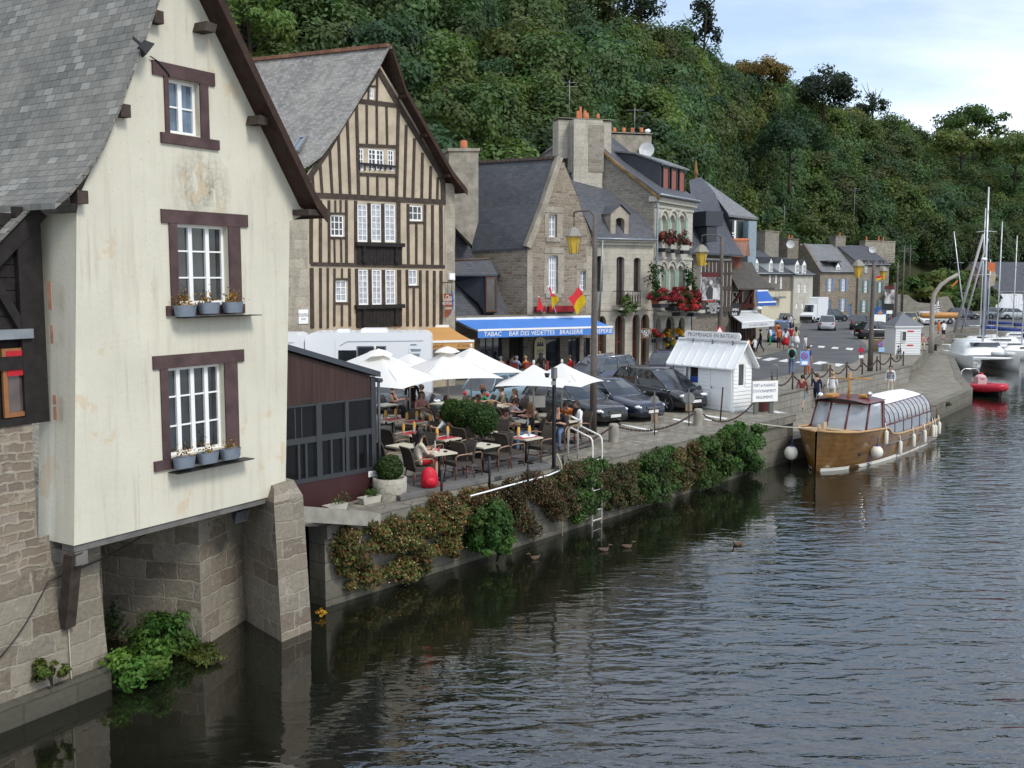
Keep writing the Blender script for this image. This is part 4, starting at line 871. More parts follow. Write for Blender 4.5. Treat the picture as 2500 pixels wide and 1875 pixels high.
# ---------------------------------------------------------------- H3b dressed stone house with arched windows
F3b=Fr(F3.p(uR3,0),60);pb=F3b.px
H3b=thing('ashlar_house','pale dressed-stone house with tall arched windows, small iron balcony and steep slate roof','house',(*F3b.p(2,0).xy,0));o3b=H3b.location
uB=pb(1594,700)[0];zc_=pb(1500,596)[1]
z8b=Z(1380,620,6.144)
wb=[F3b.rect(*z8b(470,25),*z8b(560,565)),F3b.rect(*z8b(770,40),*z8b(880,770)),F3b.rect(*z8b(1030,55),*z8b(1125,570))]
db=[F3b.rect(*z8b(x0,y0),*z8b(x1,1640))for x0,y0,x1 in((490,930,610),(750,920,890),(1010,905,1110),(1140,905,1255))]
db=[(r[0],.02,r[2],r[3])for r in db]
mb=MB();wall(mb,F3b,[(0,0),(uB,0),(uB,zc_),(0,zc_)],[arch(r,.15)for r in wb]+[arch(r,.4)for r in db],.4);mb.build('wall',ASH_LT,H3b,o3b)
BRF=plain('dark_brown_window',(.06,.035,.028),.5)
for k,r in enumerate(wb):window(H3b,o3b,F3b,r,2,6,.3,BRF,GLASS,.1,.03)
for k,r in enumerate(db):window(H3b,o3b,F3b,r,2,2,.36,plain('red_brown_door',(.13,.05,.03),.6),DARKIN,.12,.04,name='door')
mb=MB();mb.fbox(F3b,-.1,uB,zc_-.05,zc_+.13,-.3,.18);mb.fbox(F3b,-.1,uB,zc_+.134,zc_+.32,-.3,.34);zs_=pb(1500,755)[1];mb.fbox(F3b,0,uB,zs_-.08,zs_+.08,-.05,.05);mb.build('cornice',ASH_LT,H3b,o3b)
zr=zc_+.33
E0,E1=F3b.p(-.1,zr,.3),F3b.p(uB,zr,.3);M0,M1=F3b.P(1420,500,-1.4),F3b.P(1545,530,-1.4);R0,R1=F3b.P(1381,403,-4.6),F3b.P(1450,421,-4.6)
R0=F3b.p(-.2,R0.z,-4.6);R1=F3b.p(uB,R0.z,-4.6);M0=F3b.p(-.2,zr+1.5,-.8);M1=F3b.p(uB,zr+1.5,-.8)
mb=MB();sheet(mb,[E0,M0,R0],F3b.d*(uB+.1),.1);mb.build('roof',SLATE_BLUE,H3b,o3b)
mb=MB();mb.tube([F3b.p(.4,zr,.36),F3b.p(.4,3,.1)],.06,6);mb.tube([F3b.p(-.1,zr-.05,.38),F3b.p(uB,zr-.05,.38)],.07,6);mb.build('gutter',ZINC,H3b,o3b)
# stone dormer
r=F3b.rect(1503,531,1524,607,.1);mb=MB();wall(mb,F3b,[(r[0]-.35,zr-.1),(r[2]+.3,zr-.1),(r[2]+.3,r[3]+.25),((r[0]+r[2])/2,r[3]+.7),(r[0]-.35,r[3]+.25)],[arch((r[0],zr-.05,r[2],r[3]),.2)],.4,.1,-F3b.n*3);dmo=mb.build('dormer',QUOIN,H3b,o3b)
mb=MB();u0,u1,zt_,um=r[0]-.45,r[2]+.4,r[3]+.25,(r[0]+r[2])/2
for ua in(u0,u1):mb.face([F3b.p(ua,zt_-.05,.2),F3b.p(um,zt_+.52,.2),F3b.p(um,zt_+.52,-3.4),F3b.p(ua,zt_-.05,-3.0)])
mb.build('dormer_roof',SLATE_BLUE,dmo,o3b);window(dmo,o3b,F3b,(r[0],zr-.05,r[2],r[3]-.1),1,3,.3,BRF,GLASS,.08)
mb=MB();u0,u1,zb0=pb(1496,755)[0],pb(1547,755)[0],pb(1520,750)[1];mb.fbox(F3b,u0,u1,zb0-.15,zb0,0,.7);mb.build('balcony_slab',ASH_LT,H3b,o3b)
def railing(mb,fr,u0,u1,z,h,w,n,curl=True):
 c=[(u0,0.05),(u0,w),(u1,w),(u1,.05)]
 for zz in(z+.08,z+h):mb.tube([fr.p(u,zz,ww)for u,ww in c],.022,5)
 for k in range(n+1):
  u=u0+(u1-u0)*k/n;mb.cyl(fr.p(u,z,w),fr.p(u,z+h,w),.014,n=4)
  if curl and k<n:um=u+(u1-u0)/n/2;mb.tube([fr.p(um+.07*cos(a),z+h*.5+.28*sin(a),w)for a in[j*pi/5 for j in range(11)]],.013,4)
mb=MB();railing(mb,F3b,u0,u1,zb0,.95,.65,8);mb.build('balcony_railing',IRON,H3b,o3b)
LEAF=leafmat('garden_leaves',(.06,.11,.03),.3);LEAFD=leafmat('dark_shrub_leaves',(.035,.075,.022),.3);LEAFY=leafmat('yellow_green_leaves',(.10,.13,.03),.3)
c=F3b.P(1532,755,.7);t=tag(crown_mb(.55,1.9,260,.12,5,8,c0=c,hollow=.3).build('trailing_plant',LEAF,None,c),'pale green trailing plant spilling over the small iron balcony','plant')
# ---------------------------------------------------------------- H4 tall green-shuttered house
F4=Fr(F3b.p(uB,0),31);p4=F4.px
H4=thing('green_shutter_house','tall stone house with pale green arched shutters, red flower balcony and massive chimney','house',(*F4.p(3,0).xy,0));o4=H4.location
u4=p4(1690,600)[0];ze=p4(1594,474)[1]
G4=Fr(F4.p(0,0),-59);g4=lambda*a:G4.px(*a)
gp=[(0,0),(0,ze),g4(1487,385),g4(1428,322),g4(1362,343),g4(1318,380),(g4(1318,380)[0],0)]
mb=MB()
for i in range(1):mb.face([G4.p(u,z)for u,z in gp])
mb.build('gable_wall',RUB_GREY,H4,o4)
n4=3
wins4=[]
for(xs,y0,y1,wdt)in(((1614.5,1636,1658.5),524,584,12),((1611,1633,1655),648,712,12)):
 for x in xs:wins4.append(F4.rect(x,y0,x+wdt,y1))
doors4=[(lambda r:(r[0],.02,r[2],r[3]))(F4.rect(x0,y0,x1,900))for x0,y0,x1 in((1600,776,1612,),(1626,773,1645),(1657,775,1670))]
mb=MB();wall(mb,F4,[(0,0),(u4,0),(u4,ze-.3),(0,ze)],[arch(r,.4)for r in wins4]+[arch(r,.5)for r in doors4],.4)
mb.face([F4.p(u4,0),F4.p(u4,ze-.3),F4.p(u4,ze-.3,-9),F4.p(u4,0,-9)]);mb.build('wall',ASH_GR,H4,o4)
for k,r in enumerate(wins4):window(H4,o4,F4,r,2,4,.3,OFFW,CURTAIN,.09,.04)
for k,r in enumerate(doors4):window(H4,o4,F4,r,2,3,.3,plain('red_brown_door',(.13,.05,.03),.6)if k==0 else BRF,DARKIN,.12,.04,name='door')
GRN=plain('pale_green_shutter',(.28,.40,.31),.6,.25,0,.08)
for r in wins4:
 wv=(r[2]-r[0])*.42
 for ua in(r[0]-wv-.03,r[2]+.03):
  mb=MB();mb.fbox(F4,ua,ua+wv,r[1]+.05,r[3]-.25,.02,.07)
  for j in range(9):zz=r[1]+.15+(r[3]-r[1]-.5)*j/9;mb.fbox(F4,ua+.05,ua+wv-.05,zz,zz+.08,.072,.085)
  mb.build('shutter',GRN,H4,o4)
 mb=MB();um=(r[0]+r[2])/2;h=(r[2]-r[0])/2+.25;mb.tube([F4.p(um+h*cos(a*pi/8),r[3]-.35+(.62)*sin(a*pi/8),.03)for a in range(9)],.09,5);mb.build('hood_moulding',ASH_GR,H4,o4)
mb=MB()
for y in(502,629,764):z=p4(1594,y)[1];mb.fbox(F4,0,u4,z-.07,z+.07,-.03,.07)
mb.fbox(F4,-.1,u4+.2,ze-.42,ze-.1,-.3,.22);mb.build('string_course',ASH_GR,H4,o4)
mb=MB();a,b,c=F4.p(-.1,ze,.35),G4.p(*g4(1487,385)),G4.p(*g4(1425,318));sheet(mb,[a,F4.p(-.1,ze+.5,-.3),b,c],F4.d*(u4+.3),.12)
c2=G4.p(*g4(1318,380));sheet(mb,[c2,c],F4.d*(u4+.3),.12);mb.build('roof',SLATE_BLUE,H4,o4)
mb=MB();mb.bar(G4.p(*g4(1612,484)),b,.3,.16,(0,0,1));mb.bar(b,c,.3,.16,(0,0,1));mb.build('gable_coping',plain('orange_lichen_coping',(.22,.14,.06),.9,.1,0,.5,2),H4,o4)
mb=MB();mb.tube([G4.p(*g4(1594,478),.15),F4.p(.1,ze-.6,.2),F4.p(.1,0,.12)],.07,6);mb.tube([F4.p(-.1,ze-.02,.42),F4.p(u4+.2,ze-.02,.42)],.08,6);mb.build('gutter',ZINC,H4,o4)
# dormer box with three windows
u0,u1=p4(1612,440,-.5)[0],p4(1672,440,-.5)[0];zb_,zt_=ze+.12,p4(1640,405,-.5)[1]
mb=MB();mb.prism([F4.p(u0,zb_,-.5),F4.p(u0,zt_,-.5),F4.p(u0,zt_+.62,-2.2),F4.p(u0,zt_+1.05,-5.4),F4.p(u0,zb_,-5.4)],F4.d*(u1-u0));dmr=mb.build('dormer',plain('dark_slate_cheek',(.045,.05,.06),.5),H4,o4)
mb=MB();sheet(mb,[F4.p(u0-.15,zt_+.0,-.25),F4.p(u0-.15,zt_+.75,-2.2),F4.p(u0-.15,zt_+1.2,-5.6)],F4.d*(u1-u0+.3),.1);mb.build('dormer_roof',SLATE_LT,dmr,o4)
REDP=plain('red_brown_blind',(.25,.085,.06),.6)
for k in range(3):
 um=u0+(u1-u0)*(.17+.33*k);window(dmr,o4,F4,(um-.5,zb_+.15,um+.5,zt_-.15),1,1,.45,IRON,REDP,.1)
 mb=MB();mb.fbox(F4,um-.62,um+.62,zt_-.12,zt_+.03,-.5,-.3);mb.fbox(F4,um-.62,um+.62,zb_-.02,zb_+.1,-.5,-.2);mb.build('window_trim',ZINC,dmr,o4)
 # chimneys
cc_=G4.P(1428,330,-.2);fcc=Fr(cc_,75);mb=MB()
def pxbox(mb,fr,x0,y0,x1,y1,w0,w1):r=fr.rect(x0,y0,x1,y1);mb.fbox(fr,r[0],r[2],r[1],r[3],w0,w1)
pxbox(mb,fcc,1364,292,1492,390,-1.2,.0);pxbox(mb,fcc,1390,296,1458,470,.0,.9);pxbox(mb,fcc,1361,288,1496,293,-1.3,.15);chb=mb.build('chimney',ASH_LT,H4,o4)
mb=MB();pxbox(mb,fcc,1386,310,1402,424,.02,.75);pxbox(mb,fcc,1426,310,1461,424,.02,.94);mb.build('chimney_quoins',rubble('chimney_rubble',[(.2,.18,.15),(.32,.29,.24),(.15,.13,.1),(.36,.33,.28)],(.33,.30,.25),2.2,5.5,.07),chb,o4)
for x,y0,wd in((1411,271,9),(1417,261,7),(1428,270,10),(1434,276,8),(1460,278,9)):
 u,z=fcc.px(x,289,-.3);h=fcc.px(x,y0,-.3)[1]-z;mb=MB();mb.lathe([(wd*.013,0),(wd*.009,h),(wd*.006,h),(wd*.006,h-.2)],fcc.p(u,z,-.3),10);mb.build('chimney_pot',ORANGEPOT,chb,o4)
fc2=Fr(F4.p(u4*.55,0,-5.5),75);mb=MB();pxbox(mb,fc2,1494,327,1590,400,-.9,0);pxbox(mb,fc2,1492,322,1592,328,-1,.1);ch2=mb.build('chimney',CHIM,H4,o4)
for x in(1500,1523,1544,1566):
 u,z=fc2.px(x,323,-.4);h=fc2.px(x,312,-.4)[1]-z;mb=MB();mb.lathe([(.13,0),(.11,h),(.08,h),(.07,h-.1)],fc2.p(u,z,-.4),10);mb.build('chimney_pot',ORANGEPOT,ch2,o4)
antenna(fc2.P(1549,330,-.2),fc2.px(1549,263)[1]-fc2.px(1549,330)[1],'tall grey tv aerial on the wide chimney with four pots',1,1.2)
antenna(fcc.P(1390,288,-.2),fcc.px(1390,195)[1]-fcc.px(1390,288)[1],'thin tv aerial rising above the massive chimney of the green-shuttered house',2,1.1)
dish(fc2.P(1579,367,.35),.5,'round grey satellite dish on the roof by the chimney with four pots',(-.2,-1,.15))
mb=MB();mb.ball(fc2.P(1581,320,-.3),(.2,.12,.13));mb.ball(fc2.P(1583,317,-.3),.07);gs=tag(mb.build('gull',WHITE,None,fc2.P(1581,320,-.3)),'white gull perched on the chimney with four pots','gull')
# flowers
REDF=leafmat('red_geranium_petals',(.26,.02,.032),.25,.25);DREDF=leafmat('dark_red_flowers',(.16,.03,.035),.3,.2);YELF=leafmat('yellow_flowers',(.55,.30,.02),.25,.2)
def flowers(label,c,r,h,n,ls,mat,seed,leaf=LEAFD,leafn=.5,name='flower_box',cat='flowers',group=None):
 t=thing(name,label,cat,c,0,group);crown_mb(r,h,n,ls,seed,10,c0=c,hollow=.3).build('blooms',mat,t,c);crown_mb(r*.9,h*.9,int(n*leafn),ls,seed+1,8,c0=c,hollow=.2).build('leaves',leaf,t,c)
 mb=MB();mb.box(c+V((0,0,-h*.42)),(r*1.5,r*.7,.22),F4.rz());mb.build('trough',IRON,t,c);return t
for k,x in enumerate((1623,1645,1668)):flowers(f'dark red window flowers, {("left", "middle", "right")[k]} of three under the upper green shutters',F4.P(x,585+3*k,.35),.62,1.5,420,.08,DREDF,60+k,leafn=.35,group='dark red flower boxes')
mb=MB();ub0,ub1,zbl=p4(1597,765)[0],p4(1686,770)[0],p4(1600,762)[1];mb.fbox(F4,ub0,ub1,zbl-.2,zbl,0,1.0);mb.build('balcony_slab',ASH_GR,H4,o4)
mb=MB();railing(mb,F4,ub0,ub1,zbl,1.0,.95,14,False);mb.build('balcony_railing',IRON,H4,o4)
for k,(x,y,r,h,w)in enumerate(((1612,727,.8,1.1,1.0),(1646,728,.9,1.4,1.1),(1672,724,.8,1.4,1.1),(1696,726,.85,1.6,1.25),(1660,748,.75,1.1,1.3),(1692,748,.75,1.2,1.35))):
 flowers(f'bright red geranium mass on the balcony, {("leftmost of the top row", "second in the top row", "third in the top row", "rightmost of the top row", "left of the two hanging lowest", "right of the two hanging lowest")[k]}',F4.P(x,y,w),r,h,800,.085,REDF,80+k,leafn=.45,name='geranium_trough',group='red balcony geraniums')
for k,(x,y)in enumerate(((1600,692),(1683,697))):
 c=F4.P(x,y+15,.5);t=thing('conifer_pot',f'small dark conifer standing at the {("left", "right")[k]} end of the geranium balcony','plant',c,0,'balcony conifers');crown_mb(.55,2.6,420,.1,90+k,14,c0=c+V((0,0,.5)),hollow=.2).build('foliage',LEAFD,t,c);mb=MB();mb.lathe([(.2,-.9),(.28,-.5),(.24,-.5)],c,10);mb.build('pot',ORANGEPOT,t,c)
for k,(x,y,m_,n_)in enumerate(((1602,818,REDF,'small red flower pot left of the arched ground floor doors'),(1630,815,YELF,'yellow and red hanging flowers over the middle arched door'),(1660,812,YELF,'yellow hanging flowers by the right arched door'),(1636,838,YELF,'yellow flowers in an orange pot low at the arched door'))):
 flowers(n_,F4.P(x,y,.4),.45,.8,160,.09,m_,100+k,LEAF,.6)
 # ================================================================ H5 half-timbered restaurant group with hip roof
F5=Fr(F4.p(u4,0)+V((.3,1.2,0)),36);p5=F5.px
H5=thing('timbered_restaurant','old restaurant house with slate hip roof, white-striped timber front and grey dormer','house',(*F5.p(3,0).xy,0));o5=H5.location
za=Z(1680,520,11.06);zbq=Z(1680,640,10.05)
u5=p5(1786,700)[0];zt5=p5(1690,615)[1]
mb=MB();mb.prism([F5.p(0,0),F5.p(u5,0),F5.p(u5,zt5),F5.p(0,zt5)],-F5.n*8);mb.build('wall',RUB_DK,H5,o5)
mb=MB();r=F5.rect(1712,630,1785,668,.3);mb.fbox(F5,r[0],r[2],p5(1750,760)[1],r[3],0,.3);mb.build('timber_front',plain('white_infill',(.48,.47,.43),.85,.15,0,.1),H5,o5)
mb=MB()
for x in list(range(1714,1785,9)):r=F5.rect(x,636,x+4,758,.3);mb.fbox(F5,*r[::2],r[1],r[3],.28,.34)
for y0,y1 in((634,640),(664,670),(700,708),(752,760)):r=F5.rect(1712,y0,1786,y1,.3);mb.fbox(F5,*r[::2],r[1],r[3],.29,.36)
mb.build('timber_frame',OAK,H5,o5)
# roofs: lower skirt + high hip
e0,e1=F5.P(1684,613,.7),F5.P(1815,624,.7);e1.z=e0.z=(e0.z+e1.z)/2
t0,t1=F5.P(1684,560,-.5),F5.P(1790,585,-.5);a0,a1=F5.P(1686,470,-3),F5.P(1745,470,-2.5);ap=F5.P(1712,432,-4.5);apl=F5.P(1682,440,-4.5)
mb=MB();mb.face([e0,e1,t1,t0]);mb.face([t0,t1,a1,a0]);mb.face([a0,a1,ap,apl])
f0=F5.P(1778,527,-1.0);f1=F5.P(1850,526,-1.0);f0.z=f1.z=(f0.z+f1.z)/2
mb.face([ap,f0,t1]);mb.face([ap,a1,t1]);mb.face([e0,e1,e1+V((0,0,-.12)),e0+V((0,0,-.12))]);mb.build('roof',SLATE_DK,H5,o5)
mb=MB();f0,f1=D(1752,527,75),D(1851,526,81);f0.z=f1.z=(f0.z+f1.z)/2;ap2=V((*D(1712,436,80).xy,0));ap2.z=ap.z;ap2=D(1711,434,80)
g1=f1+V((-6,8,0));mb.face([ap2,f0,f1]);mb.face([ap2,f1,g1]);mb.face([f0,f1,f1+V((0,0,-.15)),f0+V((0,0,-.15))]);mb.face([f0+V((0,0,-.16)),f1+V((0,0,-.16)),g1+V((0,0,-.16))]);mb.build('hip_roof',SLATE_LT,H5,o5)
mb=MB();mb.lathe([(.16,0),(.12,.3),(.2,.45),(.03,1.5)],ap2+V((-.4,0,-.15)),8);mb.build('finial',plain('orange_lichen_coping',(.22,.14,.06),.9,.1,0,.5,2),H5,o5)
fd5=Fr(F5.p(0,0,.35),66);mb=MB();pxbox(mb,fd5,1724,515,1765,552,-2,0);pxbox(mb,fd5,1728,553,1752,590,-2,-.1);mb.build('dormer',plain('dark_slate_cheek',(.045,.05,.06),.5),H5,o5)
fg5=Fr(D(1800,700,77.5),68);mb=MB();pxbox(mb,fg5,1824,540,1841,660,-.5,.2);pxbox(mb,fg5,1752,555,1772,590,-1,0);mb.build('corner_post',plain('blue_grey_render',(.24,.30,.34),.7),H5,o5)
mb=MB();pxbox(mb,fg5,1772,536,1825,590,-3,-.5);mb.build('loggia_recess',plain('dark_loggia_glass',(.035,.045,.045),.15,.7),H5,o5)
mb=MB();pxbox(mb,fg5,1771,567,1798,570,-.3,-.2);pxbox(mb,fg5,1771,573,1798,576,-.3,-.2);pxbox(mb,fg5,1797,538,1800,590,-.3,-.2);mb.build('white_rail',WHITE,H5,o5)
# red-tiled and brown-tiled side building
F6=Fr(D(1775,790,74.0),66);p6=F6.px
H6=thing('brown_tile_house','restaurant wing with steep brown tiled eaves roof and brick-red gable above a white awning','house',(*F6.p(2,0).xy,0));o6=H6.location
mb=MB();u0,u1=p6(1779,740)[0],p6(1846,740)[0];mb.prism([F6.p(u0,0,-.5),F6.p(u1,0,-.5),F6.p(u1,p6(1800,660)[1],-.5),F6.p(u0,p6(1800,660)[1],-.5)],-F6.n*5);mb.build('wall',RUB_DK,H6,o6)
mb=MB();e0,e1=F6.P(1801,704,1.3),F6.P(1892,703,1.3);e0.z=e1.z;m0,m1=F6.P(1779,665,-.3),F6.P(1850,668,-.3);tt0,tt1=F6.P(1778,637,-1),F6.P(1836,640,-1)
mb.face([e0,e1,m1,m0]);mb.face([m0,m1,tt1,tt0]);mb.face([e0,e1,e1+V((0,0,-.12)),e0+V((0,0,-.12))]);mb.face([p+V((0,0,-.13))for p in(e0,e1,m1,m0)]);mb.face([e0,m0,F6.P(1776,706,-.3)]);mb.build('roof',TILE_BR,H6,o6)
mb=MB();pxbox(mb,F6,1799,625,1822,662,-1.6,-.6);mb.build('brick_gable',plain('brick_red_render',(.20,.085,.06),.85,.15,0,.25,2),H6,o6)
mb=MB();a0,a1,b0,b1=F6.P(1768,624,.2),F6.P(1820,624,.2),F6.P(1768,586,-1),F6.P(1827,586,-1);mb.face([a0,a1,b1,b0]);mb.face([a1,F6.P(1832,625,-1.8),b1]);mb.face([a0,a1,a1+V((0,0,-.1)),a0+V((0,0,-.1))]);mb.build('red_tile_roof',TILE_RED,H6,o6)
mb=MB();mb.tube([b0,b1],.14,6);mb.build('ridge_tiles',ORANGEPOT,H6,o6)
mb=MB()
for x0,y0,x1,y1 in((1788,745,1812,708),(1816,745,1840,708)):mb.bar(F6.P(x0,y0,-.4),F6.P(x1,y1,.9),.18,.18,(0,0,1))
for x in(1780,1814,1842):pxbox(mb,F6,x,700,x+4,760,-.5,-.3)
pxbox(mb,F6,1780,742,1846,752,-.5,-.2);mb.build('timber_brace',plain('red_brown_timber',(.10,.03,.025),.8,.2,0,.2),H6,o6)
for x0,x1 in((1786,1797),(1800,1812)):window(H6,o6,F6,F6.rect(x0,712,x1,740,-.5),1,2,-.04,OFFW,GLASS,.08,.03,w=-.5)
for x0,x1 in((1784,1800),(1806,1818),(1824,1842)):
 r=F6.rect(x0,800,x1,860,-.5);window(H6,o6,F6,(r[0],.02,r[2],2.5),2,1,-.05,BRF,DARKIN,.1,.04,w=-.5,name='door')
a,b=F6.P(1778,766,-.3),F6.P(1846,756,-.3);a.z=b.z=(a.z+b.z)/2;c,d=D(1811,787,70),D(1890,782,73.6);c.z=d.z=(c.z+d.z)/2
aw,va,c0,dd,nn=awning('white_awning','white restaurant awning below the brown tiled roof',(a,b),(c,d),.42,plain('white_awning_cloth',(.55,.57,.57),.8,.2,0,.05,1),plain('white_awning_cloth',(.55,.57,.57),.8,.2,0,.05,1))
k=(D(1850,793,71.8)-c0).dot(dd);text_mb('RESTAURANT  CREPERIE  BAR',.2,lambda x,y,h:c0+dd*(k+x)+V((0,0,-.25+y))+nn*(.03+h),0).build('lettering',plain('grey_lettering',(.25,.25,.27),.8),va,aw.location)
mb=MB();c=F6.P(1791,758,.9);mb.cyl(c,c+F6.n*.12,.55,n=20);mb.prism([c+F6.d*x+V((0,0,z))for x,z in((-.5,0),(.5,0),(.5,.45),(.1,.3),(-.1,.4),(-.5,.3))],F6.n*.11);t=tag(mb.build('round_sign',IRON,None,c),'black round hanging sign with white lettering in front of the white awning','sign')
for s_,dz,sz in(('OPEN',.05,.26),('BAR',-.25,.26)):text_mb(s_,sz,lambda x,y,h:c+F6.d*x+V((0,0,dz+y))+F6.n*.126,0).build('lettering',WHITE,t,c)
mb=MB();c=F6.P(1852,754,.2);mb.lathe([(.05,.2),(.25,.1),(.28,0),(.1,-.05)],c,10);t=tag(mb.build('terrace_lamp',WHITE,None,c),'small white lamp at the right end of the white awning','lamp')
a,b=D(1846,726,84),D(1872,720,86);c,d=D(1850,739,80.5),D(1894,736,83);c.z=d.z=(c.z+d.z)/2;a.z=b.z=c.z+.9
awning('small_blue_awning','small deep blue awning beyond the brown tiled roof',(a,b),(c,d),.3,plain('deep_blue_cloth',(.03,.10,.36),.8),plain('deep_blue_cloth',(.03,.10,.36),.8))
# ================================================================ far row
def far_house(label,fr,x0,x1,ye,yr,wmat,rmat,depth,wins=(),shut=None,left=None,base=None,eo=.25,roofin=0.0,name='stone_house'):
 u0,u1=fr.px(x0,ye)[0],fr.px(x1,ye)[0];z=fr.px((x0+x1)/2,ye)[1];t=thing(name,label,'house',(*fr.p((u0+u1)/2,0).xy,0));o=t.location
 rs_=[fr.rect(*w[:4])for w in wins];rs_=[(r[0],max(r[1],.02),r[2],r[3])for r in rs_];zr=fr.px((x0+x1)/2,yr,-depth/2)[1]
 mb=MB();wall(mb,fr,[(u0,0),(u1,0),(u1,z),(u0,z)],[rc(r)for r in rs_],.2)
 for ua in(u0,u1):mb.face([fr.p(ua,0),fr.p(ua,z),fr.p(ua,zr-.1,-depth/2),fr.p(ua,z,-depth),fr.p(ua,0,-depth)])
 mb.build('wall',wmat,t,o)
 for w,r in zip(wins,rs_):
  nm='door' if len(w)>4 and w[4]=='d' else 'window'
  window(t,o,fr,r,2,1 if nm=='door' else 3,.12,WHITE if nm=='window' else(shut or BRF),CURTAIN if nm=='window' else(shut or BRF),.12,.05,name=nm)
  if shut and nm=='window':
   for s_ in(-1,1):
    mb=MB();wv=(r[2]-r[0])*.5;ua=r[0]-wv-.02 if s_<0 else r[2]+.02;mb.fbox(fr,ua,ua+wv,r[1],r[3],.01,.07);mb.build('shutter',shut,t,o)
 mb=MB();vec=fr.d*(u1-u0-2*roofin+.1);sheet(mb,[fr.p(u0+roofin-.05,z-.02,eo),fr.p(u0+roofin-.05,zr,-depth/2)],vec,.15);sheet(mb,[fr.p(u0+roofin-.05,z-.02,-depth-eo),fr.p(u0+roofin-.05,zr,-depth/2)],vec,.15);mb.build('roof',rmat,t,o)
 mb=MB();mb.tube([fr.p(u0,z-.05,eo+.05),fr.p(u1,z-.05,eo+.05)],.08,5);mb.build('gutter',ZINC,t,o)
 return t,o,z,zr
def simple_dormer(t,o,fr,x,yb,yt,wpx,w=-.1,front=WHITE,mat=SLATE_DK):
 r=fr.rect(x-wpx/2,yt,x+wpx/2,yb,w);mb=MB();mb.prism([fr.p(r[0],r[1],w),fr.p(r[2],r[1],w),fr.p(r[2],r[3],w),fr.p((r[0]+r[2])/2,r[3]+.5,w),fr.p(r[0],r[3],w)],-fr.n*2.5);d=mb.build('dormer',front,t,o)
 mb=MB();um=(r[0]+r[2])/2
 for ua in(r[0]-.12,r[2]+.12):mb.face([fr.p(ua,r[3]-.1,w+.1),fr.p(um,r[3]+.62,w+.1),fr.p(um,r[3]+.62,w-3),fr.p(ua,r[3]-.1,w-2.4)])
 mb.build('dormer_roof',mat,d,o);window(d,o,fr,(r[0]+.15,r[1]+.1,r[2]-.15,r[3]-.05),2,2,-.04,WHITE,GLASS,.06,.03,w=w)
zf=Z(1780,500,4.424)
F9=Fr((44.2,146,0),65)
BLS=plain('blue_grey_shutter',(.16,.22,.34),.6);TEAL=plain('teal_shutter',(.10,.20,.19),.6)
t,o,z,zr=far_house('tan stone house with blue shutters and broad slate roof in the far row',F9,2003,2096,663,597,RUB_WARM,SLATE_LT,9,
[(2022,680,2030,711),(2055,681,2063,711),(2054,729,2062,760),(2004,738,2013,772,'d'),(2021,733,2028,772,'d'),(2071,744,2078,772,'d')],BLS)
simple_dormer(t,o,F9,2046,673,650,9);mb=MB();pxbox(mb,F9,2020,636,2054,640,-3,.0);mb.build('roof_hatch',SLATE_DK,t,o)
chimney(t,o,F9.P(2045,600,-4.5),1.9,1.2,zr-1,F9.px(2045,578,-4.5)[1],F9.rz(),RUB_GREY,((.3,.5),))
F10=Fr(F9.p(F9.px(2096,700)[0],0,.3),62)
t,o,z,zr=far_house('grey stone house with teal shutters and wide end chimney, last of the far row',F10,2097,2171,645,600,RUB_GREY,SLATE_DK,9,
[(2110,685,2117,714),(2145,688,2151,714),(2105,733,2113,762),(2145,733,2152,762),(2126,733,2132,769,'d')],TEAL)
for x in(2113,2132,2152):simple_dormer(t,o,F10,x,667,646,8,.05,QUOIN)
chimney(t,o,F10.P(2142,600,-5),6.4,1.2,zr-2.5,F10.px(2140,590,-5)[1],F10.rz(),CHIM,((-2.4,.6),(.2,.7),(1.2,.6)))
dish(F10.P(2130,610,-2.5),.5,'white satellite dish on the last roof of the far row',(-.3,-1,.2));antenna(F10.P(2083,590,-4.5),8.0,'tall thin tv aerial above the tan stone house',2,1.6)
F8=Fr((32.1,122,0),50)
t,o,z,zr=far_house('narrow grey stone house with two white gabled dormers in the far row',F8,1938,1985,669,630,ASH_GR,SLATE_DK,8,[(1948,692,1954,714),(1963,693,1969,714),(1943,741,1948,753),(1957,741,1962,753),(1966,741,1971,753)],None)
simple_dormer(t,o,F8,1946,668,644,9,.1);simple_dormer(t,o,F8,1963,669,645,9,.1)
F7=Fr((28.0,117.5,0),42)
t,o,z,zr=far_house('long slate-roofed house with a row of dark dormers and cream ground floor',F7,1838,1938,667,612,RUB_DK,SLATE_DK,9,[(1878,672,1883,690),(1893,672,1898,692),(1905,676,1910,705),(1894,735,1900,770,'d'),(1906,733,1912,770,'d')],None)
for x in(1847,1882,1908):simple_dormer(t,o,F7,x,666,640,8,.0,WHITE)
mb=MB();r=F7.rect(1860,712,1936,790,.06);mb.fbox(F7,r[0],r[2],0,r[3],0,.06);mb.build('cream_render',plain('cream_render',(.52,.48,.36),.9,.1,0,.1),t,o)
mb=MB();railing(mb,F7,F7.px(1876,724)[0],F7.px(1902,724)[0],F7.px(1890,726)[1],1.0,.9,8,False);r=F7.rect(1876,726,1902,728);mb.fbox(F7,*r[::2],r[1],r[3],0,.95);mb.build('balcony',STEEL,t,o)
chimney(t,o,F7.P(1873,600,-4.5),3.6,1.3,zr-3,F7.px(1870,566,-4.5)[1],F7.rz(),RUB_GREY,())
chimney(t,o,F7.P(1925,600,-4.5),3.0,1.3,zr-3,F7.px(1925,585,-4.5)[1],F7.rz(),RUB_DK,((0,.5),(.8,.4)))
dish(F7.P(1930,597,-2.5),.5,'pale satellite dish on a chimney of the dark-dormered house',(-.3,-1,.2));antenna(F7.P(1913,590,-4),4.5,'tv aerial above the dark-dormered house',2,1.3)
